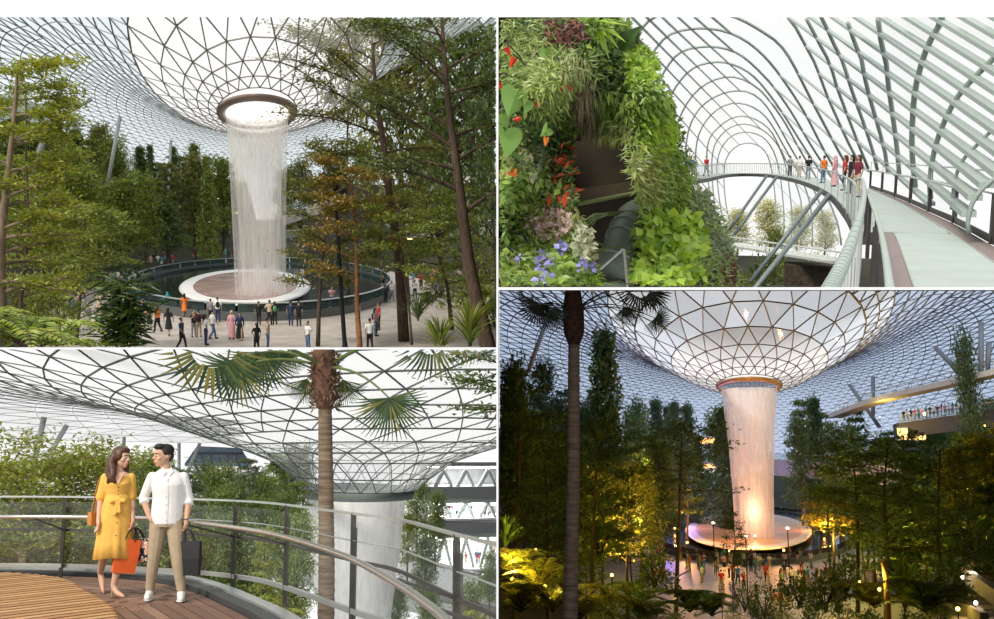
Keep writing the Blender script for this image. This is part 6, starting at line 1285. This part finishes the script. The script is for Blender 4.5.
obj('water_curtain', MB().lathe([(2.7, 0), (2.85, hh * .3), (3.25, hh * .65), (3.95, hh)], 64), watermat('fall_dusk_outer', (.95, .90, .90), .55, (1.6, 1.6, .12)), t, smooth=True); obj('inner_water_curtain', MB().lathe([(1.8, 0), (2.0, hh * .3), (2.5, hh * .65), (3.2, hh)], 48), watermat('fall_dusk_inner', (.95, .90, .90), .5, (1.2, 1.2, .1)), t, smooth=True)
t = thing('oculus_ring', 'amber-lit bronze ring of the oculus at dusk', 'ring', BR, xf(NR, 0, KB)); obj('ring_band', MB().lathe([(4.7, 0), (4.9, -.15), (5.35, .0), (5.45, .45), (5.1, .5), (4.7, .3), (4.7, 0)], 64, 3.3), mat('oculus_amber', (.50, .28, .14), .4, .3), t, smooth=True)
G_DF = glassmat('dusk_sky_white_glazing', (.98, .98, 1), .30, (.98, .98, 1), tr=.9); G_DS = glassmat('dusk_sky_blue_glazing', (.56, .68, .90), .70, (.42, .52, .72)); STN = mat('dusk_strut', (.10, .10, .13), .5); STNR = mat('dusk_ring_beam', (.11, .10, .13), .5)  # white and blue of the dusk sky put into the glass tints
PRB = np.array([(4.65, 11.75), (6.5, 12.3), (8.5, 13.1), (10.6, 14.2), (13, 15.6), (15.6, 17.2), (18.5, 18.9), (22, 20.6), (26, 22.2), (30.5, 23.4), (35.5, 24), (41, 24), (47, 23.2), (54, 21.2), (61, 18.2), (69, 13.5), (77, 7.5), (86, 0)])
pb_z = lambda r: float(np.interp(r, PRB[:, 0], PRB[:, 1])) + NR[2] - 11.55
rows = [(r, pb_z(r), 28, .10, 0 if r < 10.5 else 2) for r in (4.65, 6.0, 7.4, 8.9, 10.6, 12.6, 14.8)] + [(r, pb_z(r), 56, .11, 2 if r < 17 else 1) for r in (14.8, 16.1, 17.5, 19.0, 20.6, 22.3, 24.1, 26.0)] + [(26 + 1.7 * k, pb_z(26 + 1.7 * k), 112, .13, 1) for k in range(36)]
dome(BR, (NR[0], NR[1]), rows, 4.5, 'oval glass dome tinted dusk-sky blue around the white funnel', STN, STNR, G_DF, G_DS, (420, 1120, 230, 520), m_mid=glassmat('dusk_sky_pale_glazing', (.86, .91, 1), .6, (.80, .86, .96), tr=.8))  # pale panes grade the painted sky tint from white to blue
for i, (a, b, y) in enumerate((((981, 356), (981, 322), 150), ((988, 360), (989, 342), 152), ((950, 363), (935, 347), 170), ((873, 398), (873, 376), 200), ((866, 408), (849, 384), 200), ((536, 350), (546, 322), 150), ((760, 0), (0, 0), 0))):
    if y == 0: continue
    p0, p1 = BR.at(*a, y), BR.at(*b, y); o = obj('dome_column', MB().tube([p0 + (p0 - p1) * .8, p1], .36, 8), mat('dusk_column', (.22, .24, .27), .5), None, None, BR, smooth=True); tag(o, ['thick upright column above the dusk ramp bridge', 'short pale column next to the thick upright one', 'tilted column over the ramp bridge', 'upright thin column where the ramp bridge begins', 'tilted thin column where the ramp bridge begins', 'tilted column behind the dusk fan palm'][i], 'column', 'steel columns under the dusk dome')
# terraces, ramp bridge
DC_ = mat('dusk_concrete', (.42, .40, .40), .7, var=.1, scale=.5)
AMB = mat('amber_lamp', (1, .6, .2), .5, emit=(1, .50, .12, 14))
t = terrace(BR, (765, 459), (905, 467), 205, 165, 3.0, 'curved pale concrete balcony beside the dusk waterfall', DC_, sag=-8)
for px, r0, r1, y in ((803, 470, 503, 200), (855, 480, 512, 182)):
    a, b = BR.at(px, r0, y), BR.at(px, r1, y); obj('column', MB().tube([b - Vector((0, 0, 3)), a], .45, 10), DC_, t, smooth=True) if False else tag(obj('balcony_column', MB().tube([(b.x, b.y, NZ), (a.x, a.y, a.z)], .45, 12), DC_, None, None, BR, smooth=True), f'round concrete column under the curved dusk balcony, {"near the waterfall" if px < 820 else "nearer the golden tree"}', 'column')
t = thing('ramp_bridge', 'pale rising footbridge with mesh railing crossing below the blue dome', 'bridge', BR); r0 = [BR.at(835, 416, 190), BR.at(880, 400, 175), BR.at(940, 386, 160), BR.at(1010, 370, 145), BR.at(1120, 348, 130)]; RB = spline(r0, 40)
obj('girder', MB().tube(RB, 1.0, flat=(2.5, .8)), mat('ramp_pale', (.40, .42, .45), .6), t); obj('top_rail', MB().tube(RB + np.array([0, -1.2, 1.6]), .07, 6), CHR, t)
for i in range(0, 40): obj('baluster', MB().box(RB[i] + np.array([0, -1.2, .9]), (.08, .08, 1.4)), CHR, t)
t = terrace(BR, (898, 423), (1030, 405), 175, 150, 2.4, 'crowded dark upper terrace under the ramp bridge', mat('dusk_slab', (.06, .06, .075), .7), lamps=0, sag=-4)
for i, px in enumerate(np.linspace(905, 985, 22)):
    p = BR.at(px, np.interp(px, [898, 1030], [422, 404]), np.interp(px, [898, 1030], [177, 152])); p = p + Vector((0, 1.2, 0)); person(BR, p, i * 1.7, ['stand', 'walk'][i % 2], 'mfs'[i % 3], ['black', 'white', 'navy', 'red', 'grey', 'pink', 'teal'][i % 7], ['black', 'denim', 'grey', 'navy'][i % 4], 'on the upper dusk terrace', 'visitors on the upper dusk terrace', 1.1)
t = thing('lit_shopfront', 'amber-lit shopfront tucked beneath the crowded dusk terrace', 'shopfront', BR, xf(BR.at(912, 434, 172))); obj('opening', MB().box((0, .6, 0), (4.2, .3, 1.9)), mat('shop_glow', (.9, .6, .25), .5, emit=(1, .62, .22, 2.2)), t); obj('frame', MB().box((0, .3, 1.05), (4.6, .5, .25)), DC_, t)
for k in range(4): obj('mullion', MB().box((-1.6 + 1.05 * k, .3, 0), (.10, .15, 1.9)), DC_, t)
for i, (px, py, w_, h_, y, lb) in enumerate(((708, 466, 5, 1.2, 205, 'amber-lit window strip among the far trees near the waterfall'), (702, 441, 6, 1.4, 200, 'amber-lit gallery front below the blue dome'), (870, 498, 6, 1.0, 190, 'soft amber-lit gallery strip behind the balcony columns'))):
    t = thing('lit_gallery', lb, 'gallery', BR, xf(BR.at(px, py, y))); obj('glow_panel', MB().box((0, .5, 0), (w_ * .8, .3, h_ * .7)), mat('gallery_glow', (.9, .55, .2), .5, emit=(1, .50, .15, 1.6)), t); obj('soffit', MB().box((0, 0, h_ * .5), (w_, 1.6, .3)), DC_, t); obj('sill', MB().box((0, 0, -h_ * .5), (w_, 1.6, .3)), DC_, t)
# ---- lamps that the garden has
def lamp(hall, loc, label, col, power, head=.08, hgt=.5, lift=.5, group='garden lamps at dusk', aim=None, rad=.25):
    t = thing('garden_lamp', label, 'lamp', hall, xf(loc), group); obj('stake', MB().tube([(0, 0, -.3), (0, 0, hgt)], .04, 6), BLK, t)
    obj('lamp_head', MB().ell((0, 0, hgt + head), (head, head, head), 6), mat('lamp_glow_%d' % int(col[2] * 100), col, .5, emit=(*col, 12)), t, smooth=True)
    l = bpy.data.lights.new('lamp_light', 'POINT'); l.energy = power; l.color = col; l.shadow_soft_size = rad; o = bpy.data.objects.new('lamp_light', l); COL.objects.link(o); o.parent = t; o.location = (0, 0, hgt + head * 2 + lift); return t
AMC, YEC, WHC, BLC = (1, .62, .12), (1, .72, .12), (1, .80, .58), (.25, .25, 1)
# basin floodlights on the pool edge
for i, a in enumerate((-2.3, -1.2, -.2, 3.3, -1.75)):
    lamp(BR, (NC[0] + 11.8 * math.cos(a), 178 + 52 * math.sin(a), NZ + .6), ['floodlight off the palm-side front of the amber basin', 'floodlight off the stair-side front of the amber basin', 'floodlight beside the amber basin towards the balcony', 'floodlight beside the amber basin towards the conifers', 'floodlight at the plaza front of the amber basin'][i], (1, .40, .09), 2600, .15, .3, 3.0, 'pool floodlights')
l = lamp(BR, (NR[0], 150 - 4.5, NZ + 1.2), 'floodlight standing in the amber basin', (1, .62, .34), 800, .15, .3, 3.0, 'pool floodlights')
# ---- trees
GRN = 'trees of the dusk valley'; rg = random.Random(17); i = 0
silL = lambda x: np.interp(x, [495, 520, 560, 600, 640, 680, 725], [350, 352, 388, 396, 400, 404, 412]); silR = lambda x: np.interp(x, [772, 800, 840, 880, 920, 960, 994, 1050], [408, 402, 406, 424, 436, 425, 400, 380])
for row, (y, dy, nL, nR) in enumerate(((215, 2, 9, 9), (185, 22, 9, 9), (150, 44, 8, 9), (120, 72, 7, 9), (96, 104, 5, 8))):
    for side, n, x0, x1, sil in ((0, nL, 505, [722, 715, 690, 660, 640][row], silL), (1, nR, [780, 785, 830, 850, 855][row], 1040, silR)):
        for k in range(n):
            px = x0 + (k + .5 + rg.uniform(-.3, .3)) * (x1 - x0) / n; tp = sil(px) + dy + rg.uniform(-6, 12); kd = rg.choice(['round', 'tiered', 'tiered', 'round'] + (['cone'] if row < 2 and not side else []))
            lf, ln = rg.choice([(LN_D, 'dark'), (LN_M, 'green'), (LN_D, 'dark')] if not side else [(LN_M, 'green'), (LN_D, 'dark'), (LN_M, 'green')]); W_ = rg.uniform(42, 60) if kd != 'cone' else 24
            tree_px(BR, f'{kd}.{1 + i % 3}', px, tp, y + rg.uniform(-7, 7), W_, br_ground, lf, f'{ln} {dict(round="bushy", tiered="layered", cone="pointed")[kd]} tree ' + (['on the dusk ridge behind the fan palm', 'under the dusk ridge beside the conifer', 'midway down the palm-side dusk slope', 'low on the palm-side dusk slope', 'at the foot of the palm-side dusk slope'] if not side else ['on the dusk ridge by the ramp bridge', 'below the crowded dusk terrace', 'beside the curved dusk balcony', 'low beside the golden dusk tree', 'above the dusk stair lamps'])[row], GRN); i += 1
for (px, tp, y, w_, lb) in ((605, 338, 130, 60, 'tall dark conifer standing beside the dusk fan palm'), (655, 404, 190, 30, 'pointed conifer below the dome edge'), (675, 406, 195, 22, 'slim conifer second from the tall one'), (687, 408, 200, 20, 'slim conifer near the dusk waterfall'), (722, 412, 170, 34, 'dark feathery conifer touching the dusk waterfall'), (814, 402, 200, 30, 'dark conifer beyond the dusk waterfall'), (965, 352, 150, 40, 'dark tree standing over the ramp bridge')):
    tree_px(BR, 'cone.1' if px != 965 else 'round.2', px, tp, y, w_, br_ground, LN_D, lb, GRN)
big_tree(BR, 'slim dusk tree whose thin trunk crosses the lit crowd', [BR.g(676, 612, NZ)] + PT(BR, [(679, 520), (681, 460), (682, 430)], BR.g(676, 612, NZ).y), .18, .05, fanp(16, .45, .98, 4.2, 3.0, .0, .35, 71), LN_D, 71, per=12, size=.42, jit=.5)
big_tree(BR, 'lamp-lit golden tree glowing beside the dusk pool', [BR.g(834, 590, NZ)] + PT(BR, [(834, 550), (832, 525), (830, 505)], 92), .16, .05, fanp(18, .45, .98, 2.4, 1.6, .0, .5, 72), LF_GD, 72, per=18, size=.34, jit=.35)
big_tree(BR, 'slender dusk tree with tiered crown in front of the balcony', [BR.g(858, 612, NZ)] + PT(BR, [(858, 540), (856, 490), (852, 450)], 76), .18, .05, fanp(22, .4, .98, 3.6, 2.6, .0, .35, 73), LN_M, 73, per=18, size=.36, jit=.4)
big_tree(BR, 'layered dusk tree standing over the garden stair', [BR.g(886, 630, NZ)] + PT(BR, [(888, 560), (884, 500), (888, 440)], 70), .2, .05, fanp(24, .35, .98, 3.8, 2.4, .0, .3, 74), LN_M, 74, per=18, size=.34, jit=.4)
big_tree(BR, 'wide layered dusk tree beside the stair lamps', PT(BR, [(940, 640), (940, 580), (938, 520), (940, 450)], 66), .2, .05, fanp(24, .35, .98, 3.8, 2.6, .0, .3, 75), LN_M, 75, per=18, size=.34, jit=.4)
big_tree(BR, 'thin bare-stemmed dusk tree behind the palm trunk', PT(BR, [(592, 640), (592, 560), (596, 480), (598, 420)], 58), .14, .04, fanp(20, .4, .98, 2.6, 1.8, .0, .4, 76), LN_D, 76, per=16, size=.3, jit=.35)
big_tree(BR, 'amber-lit dusk tree above the fern terrace', PT(BR, [(628, 640), (627, 580), (628, 520), (628, 470)], 70), .14, .04, fanp(20, .4, .98, 3.0, 2.0, .0, .4, 77), LN_Y, 77, per=16, size=.32, jit=.38)
big_tree(BR, 'dark dusk tree with low tiers by the hall edge', PT(BR, [(515, 640), (516, 540), (520, 450), (522, 370)], 60), .2, .05, fanp(28, .15, .98, 3.6, 2.2, -.05, .3, 78), LN_D, 78, per=20, size=.32, jit=.38)
big_tree(BR, 'feathery dusk tree between the palm and the hall edge', PT(BR, [(548, 640), (548, 560), (546, 480), (540, 420)], 66), .18, .05, fanp(26, .15, .98, 3.2, 2.2, -.05, .35, 79), LN_M, 79, per=20, size=.32, jit=.38)
for i, (px, tp, y, w_, lf, lb) in enumerate(((512, 380, 84, 60, LN_D, 'dense dark tree against the hall edge'), (535, 420, 78, 70, LN_M, 'dense green tree behind the feathery one'), (560, 455, 86, 70, LN_D, 'dense dark tree behind the palm trunk'), (600, 470, 90, 70, LN_M, 'dense green tree under the tall conifer'), (640, 480, 104, 60, LN_Y, 'lamp-lit tree above the crowd edge'), (585, 520, 74, 60, LN_M, 'low dense tree behind the thin stem'), (660, 455, 130, 50, LN_D, 'dark tree before the far pool edge'),
      (905, 455, 96, 80, LN_M, 'dense layered tree in front of the lit shopfront'), (965, 440, 90, 90, LN_M, 'dense layered tree under the ramp bridge'), (1010, 430, 84, 90, LN_Y, 'lamp-lit tree at the far hall side'), (925, 500, 80, 80, LN_M, 'dense layered tree over the stair slope'), (985, 490, 76, 80, LN_D, 'dark layered tree over the stair lamps'), (870, 480, 104, 60, LN_M, 'dense tree beside the golden tree'), (900, 540, 74, 70, LN_D, 'low dark tree behind the strap leaves'))):
    tree_px(BR, f'{"tiered" if px > 860 or i % 2 else "round"}.{1 + i % 3}', px, tp, y, w_, br_ground, lf, lb, GRN)
# fan palm
pb = BR.at(570, 760, 22); PN = thing('fan_palm', 'fan palm with slim ringed trunk silhouetted against the blue dome', 'palm', BR, xf(pb)); o0 = np.array(tuple(pb)); L4 = lambda px, py: np.array(tuple(BR.at(px, py, 22))) - o0
path = spline([np.zeros(3), L4(570, 619), L4(573, 480), L4(574, 342)], 150); obj('trunk', MB().tube(path, np.interp(np.linspace(0, 1, 150), [0, .5, 1], [.19, .155, .125]) * (1 + .05 * (np.arange(150) % 3 == 0)), 14), mat('palm_trunk_dusk', (.42, .30, .23), .9, var=.4, scale=3, bump=.5, stretch=(1, 1, 8)), PN)
obj('crown_boot', MB().tube(spline([L4(574, 346), L4(574, 330), L4(573, 310), L4(573, 285)], 12), np.interp(np.arange(12), [0, 3, 7, 11], [.12, .23, .25, .16]), 12), mat('palm_fibre', (.12, .060, .040), .95, var=.6, scale=14, bump=1.0), PN, smooth=True)
FDK = leafmat('fan_palm_dusk', [(.012, .022, .010), (.03, .05, .02), (.06, .08, .03)], .2)
for i, (hub, tip, ti, sp) in enumerate((((540, 304), (535, 334), .5, 4.0), ((553, 308), (560, 338), .6, 2.4), ((625, 307), (632, 330), .6, 2.6), ((655, 318), (672, 330), .8, 4.2), ((650, 292), (676, 298), .6, 4.4), ((640, 285), (650, 318), .5, 3.8), ((530, 290), (512, 305), .6, 3.4), ((600, 282), (604, 302), .5, 2.5))): fan(BR, PN, o0, hub, tip, None, ti, FDK, 22, 80 + i, (573, 312), sp, 28, dy=-.3 if i % 2 else .3, petm=mat('petiole_dusk', (.03, .04, .02), .6))
# low planting
for i, (px, py, y, kd, sc_, lf, lb) in enumerate(((690, 612, 60, 'cycad.1', 2.6, LN_M, 'large cycad rosette in front of the lit crowd'), (712, 616, 56, 'cycad.2', 2.0, LN_M, 'cycad rosette beside the large one'), (634, 606, 52, 'cycad.1', 2.2, LN_M, 'cycad rosette beside the stair rail'), (640, 622, 48, 'cycad.2', 2.0, LN_D, 'dark cycad rosette below the stair rail'), (608, 604, 46, 'fern.1', 2.2, LN_Y, 'lamp-lit fern beside the palm trunk'),
      (515, 575, 44, 'cycad.1', 2.4, LN_Y, 'amber-lit cycad by the hall edge'), (540, 590, 42, 'cycad.2', 2.2, LN_Y, 'amber-lit cycad under the garden lamp'), (520, 612, 36, 'cycad.2', 2.0, LN_Y, 'amber-lit cycad lowest by the hall edge'), (552, 612, 36, 'cycad.1', 1.8, LN_Y, 'amber-lit cycad against the palm trunk'), (505, 548, 50, 'blade.1', 2.4, LN_M, 'broad strap leaves near the hall edge'),
      (875, 608, 54, 'cycad.1', 2.6, LN_Y, 'amber-lit palm crown at the plaza corner'), (905, 606, 54, 'blade.2', 3.2, LN_M, 'big fan of strap leaves by the amber post'), (925, 612, 48, 'cycad.2', 2.6, LN_M, 'green cycad beside the stair wall'), (845, 600, 62, 'bush.1', 3.0, LN_M, 'rounded dusk shrub at the plaza corner'), (826, 612, 60, 'bush.2', 2.6, LN_M, 'rounded dusk shrub near the seated visitors'), (800, 608, 62, 'bush.3', 2.4, LN_M, 'rounded dusk shrub behind the seated visitors'),
      (745, 612, 60, 'finebush.1', 2.0, LN_M, 'fine-leaved dusk shrub under the crowd'), (765, 618, 56, 'finebush.2', 2.2, LN_M, 'fine-leaved dusk shrub at the bottom of the plaza'), (950, 600, 56, 'bush.1', 2.6, LN_D, 'dark shrub between the stair lamps'), (975, 560, 66, 'bush.2', 4.0, LN_M, 'wide dusk shrub above the stair'), (600, 560, 60, 'bush.3', 3.6, LN_M, 'wide dusk shrub behind the thin stem'), (655, 590, 66, 'bush.1', 3.0, LN_M, 'dusk shrub at the edge of the crowd'), (580, 620, 34, 'fern.2', 1.6, LN_Y, 'fern at the foot of the palm trunk'),
      (960, 540, 80, 'round.1', 6, LN_Y, 'lamp-lit small tree on the stair slope'), (990, 545, 80, 'round.2', 7, LN_Y, 'lamp-lit tree on the upper stair slope'), (920, 560, 78, 'bush.2', 4, LN_M, 'green shrub below the stair slope'), (735, 598, 72, 'sparse.1', 5.5, LN_D, 'young open-branched tree in front of the basin'))):
    p = BR.at(px, py, y); plant(BR, kd, p, sc_, sc_ * .95, lf, lb, {'cycad': 'cycad', 'fern': 'fern', 'blade': 'strap_leaf_plant', 'bush': 'shrub', 'finebush': 'shrub', 'round': 'tree', 'sparse': 'tree'}[kd.split('.')[0]], 'tree' if kd[:2] in ('ro', 'sp') else 'plant', 'low planting at dusk')
for i, (px, tp, y, kd, w_, lf) in enumerate(((735, 606, 52, 'finebush.1', 34, LN_M), (760, 604, 54, 'bush.2', 30, LN_D), (785, 606, 52, 'finebush.2', 34, LN_M), (812, 598, 54, 'bush.1', 36, LN_M), (842, 596, 56, 'finebush.1', 36, LN_M), (866, 600, 52, 'bush.3', 34, LN_D), (655, 600, 52, 'finebush.2', 36, LN_D), (675, 606, 50, 'bush.1', 30, LN_M), (605, 596, 46, 'bush.2', 40, LN_M), (625, 606, 44, 'finebush.1', 34, LN_D), (935, 596, 50, 'finebush.2', 40, LN_M), (910, 604, 48, 'bush.1', 36, LN_M))):
    tree_px(BR, kd, px, tp, y, w_, BR.at(px, 632, y).z, lf, ['fine-leaved', 'glossy'][i % 2] + (' green' if lf is LN_M else ' dark') + ' dusk shrub ' + ('near the violet spikes' if px < 770 and px > 700 else 'beside the stair rail' if px < 700 else 'at the plaza corner planter' if px < 880 else 'by the stair wall'), 'shrub border at dusk', 'shrub', 'plant')
for i, (px, py) in enumerate(((722, 606), (733, 604))):
    p = BR.at(px, py, 58); mb = MB(); rq = np.random.default_rng(i); n = 90; z = rq.uniform(.25, 1.15, n); a = rq.uniform(0, 6.28, n); mb.leaves(np.stack([.09 * np.cos(a), .09 * np.sin(a), z], -1), np.stack([np.cos(a), np.sin(a), 0 * a + .6], -1), rq.normal(0, 1, (n, 3)), .12, .07)
    t = thing('delphinium', ['tall violet flower spike beside the cycads', 'tall violet flower spike nearer the fine-leaved shrub'][i], 'flower', BR, xf(p, 0, 1.0)); obj('blossom', mb, LM['violet'], t); obj('stalk', MB().tube([(0, 0, -.8), (0, 0, 1.1)], .02, 5), mat('stem_green', (.07, .10, .03), .7), t)
# stair, rails, lamp posts
t = thing('garden_stair', 'stone garden stair with low walls and lamps at dusk', 'stairs', BR); STN_ = mat('stair_stone', (.28, .25, .22), .7)
for k in range(9): p = BR.at(975 + 3 * k, 619 - 6 * k, 52 + 3 * k); obj('step', MB().box((p.x, p.y, p.z - .5), (4.2, 1.6, 1.0)), STN_, t)
for s in (0, 1):
    a, b = BR.at(935 + 30 * s, 588 - 14 * s, 62), BR.at(985 + 38 * s, 622 - 6 * s, 50); obj('side_wall', MB().tube([a, b], 1.0, flat=(.35, .8)), STN_, t)
for i, (px, py, y, r) in enumerate(((963, 580, 60, .22), (974, 579, 60, .22), (976, 606, 52, .3), (958, 612, 52, .25), (952, 591, 58, .2))): lamp(BR, BR.at(px, py, y), ['stair lamp on the upper tread', 'twin stair lamp beside the upper tread', 'bright stair lamp near the bottom tread', 'lamp below the bottom tread', 'amber lamp on the stair wall'][i], WHC if i < 3 else YEC, 40, .09, .05, .3, 'stair lamps')
t = thing('plaza_ramp_rail', 'pale sloping rail along the dusk stair beside the cycads', 'railing', BR)
for (a, b) in (((650, 596), (668, 588)), ((656, 612), (676, 598)), ((612, 612), (690, 570))): obj('rail', MB().tube([BR.at(*a, 62), BR.at(*b, 66)], .05, 6), CHR, t)
pb_ = BR.g(832, 605, NZ); t = thing('lamp_post', 'thin black lamp post in front of the golden dusk tree', 'lamp post', BR, xf(pb_)); hp_ = BR.at(831, 508, pb_.y).z - NZ; obj('pole', MB().tube([(0, 0, 0), (0, 0, hp_)], .09, 8), BLK, t); 
for s in (-1, 1): obj('spotlight', MB().tube([(0, 0, hp_ - .2), (s * .5, -.2, hp_)], [.1, .16], 8), BLK, t)
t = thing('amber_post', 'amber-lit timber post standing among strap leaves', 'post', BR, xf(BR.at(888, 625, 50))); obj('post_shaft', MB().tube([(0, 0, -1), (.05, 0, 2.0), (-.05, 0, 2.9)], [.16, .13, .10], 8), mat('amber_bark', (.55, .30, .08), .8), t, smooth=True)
# amber uplights (place, power)
for i, (px, py, y, c, pw, lb) in enumerate(((830, 552, 90, YEC, 2600, 'uplight under the golden dusk tree'), (620, 560, 70, AMC, 1400, 'uplight under the amber dusk tree'), (640, 530, 96, AMC, 1800, 'uplight at the crowd edge'), (512, 590, 42, YEC, 900, 'lamp between the amber cycads'), (536, 560, 48, YEC, 900, 'tall lamp beside the amber cycads'), (545, 600, 38, YEC, 600, 'low lamp under the amber cycads'), (985, 520, 90, YEC, 2600, 'uplight on the stair slope'), (955, 545, 84, YEC, 1500, 'uplight below the stair slope'),
       (985, 430, 120, YEC, 3200, 'uplight in the treetops by the ramp bridge'), (900, 560, 80, YEC, 1200, 'uplight behind the strap leaves'), (880, 600, 50, YEC, 260, 'uplight under the amber palm crown'), (600, 500, 100, AMC, 1600, 'uplight on the palm-side slope'), (650, 470, 150, AMC, 2600, 'uplight below the conifers'), (668, 500, 170, BLC, 6000, 'blue uplight among the far trees'), (690, 490, 185, BLC, 5000, 'blue uplight behind the far crowd'), (870, 520, 130, YEC, 1500, 'uplight below the balcony'), (912, 470, 140, YEC, 2000, 'uplight below the lit shopfront'), (880, 420, 172, AMC, 1500, 'bright twin lamp beside the ramp bridge'), (612, 585, 50, YEC, 160, 'uplight at the stair rail'), (860, 590, 66, YEC, 150, 'uplight at the plaza corner'))):
    p = BR.at(px, py, y); lamp(BR, (p.x, p.y, max(p.z, br_ground(p.x, p.y)) if i not in (8, 17) else p.z), lb, c, pw, .07, .4, .6, rad=.3)
# plaza floods
for i, (px, py) in enumerate(((715, 575), (790, 585), (748, 600), (700, 520))):
    p = BR.g(px, py, NZ); t = thing('flood_mast', ['slim floodlight mast beside the young tree', 'slim floodlight mast at the plaza corner', 'slim floodlight mast in the middle of the plaza', 'slim floodlight mast at the far crowd'][i], 'lamp post', BR, xf(p), 'plaza masts'); obj('mast', MB().tube([(0, 0, 0), (0, 0, 5.2)], .05, 6), BLK, t); obj('lamp_head', MB().ell((0, 0, 5.3), (.16, .16, .1), 6), mat('mast_glow', (1, .85, .75), .5, emit=(1, .85, .75, 6)), t, smooth=True)
    l = bpy.data.lights.new('mast_light', 'POINT'); l.energy = 170; l.color = (1, .80, .66); l.shadow_soft_size = .4; o = bpy.data.objects.new('mast_light', l); COL.objects.link(o); o.parent = t; o.location = (0, 0, 5.7)
# ---- crowd
r_ = random.Random(4); sp = []
for k in range(46):
    px = r_.uniform(697, 812); py = r_.uniform(561, 592); sp.append((px, py))
for k in range(20): sp.append((r_.uniform(640, 700), r_.uniform(556, 586)))
for k in range(14): sp.append((r_.uniform(800, 880), r_.uniform(566, 590)))
crowd(BR, sp, NZ, 'on the dusk plaza', 'visitors on the dusk plaza', 15)
crowd(BR, [(px, 606 + (i % 3) * 3) for i, px in enumerate((757, 772, 781, 785, 789, 775))], NZ, 'near the shrubs at dusk', 'visitors near the dusk shrubs', 16)
far = [(px + r_.uniform(-1, 1), 505 + r_.uniform(-2, 1) + (0 if px > 700 else (700 - px) * .12)) for px in np.linspace(668, 732, 20)] + [(px, 504 + r_.uniform(-2, 2)) for px in np.linspace(772, 812, 14)]
crowd(BR, far, NZ, 'behind the dusk pool', 'visitors behind the dusk pool', 17)
finish()
uniq()
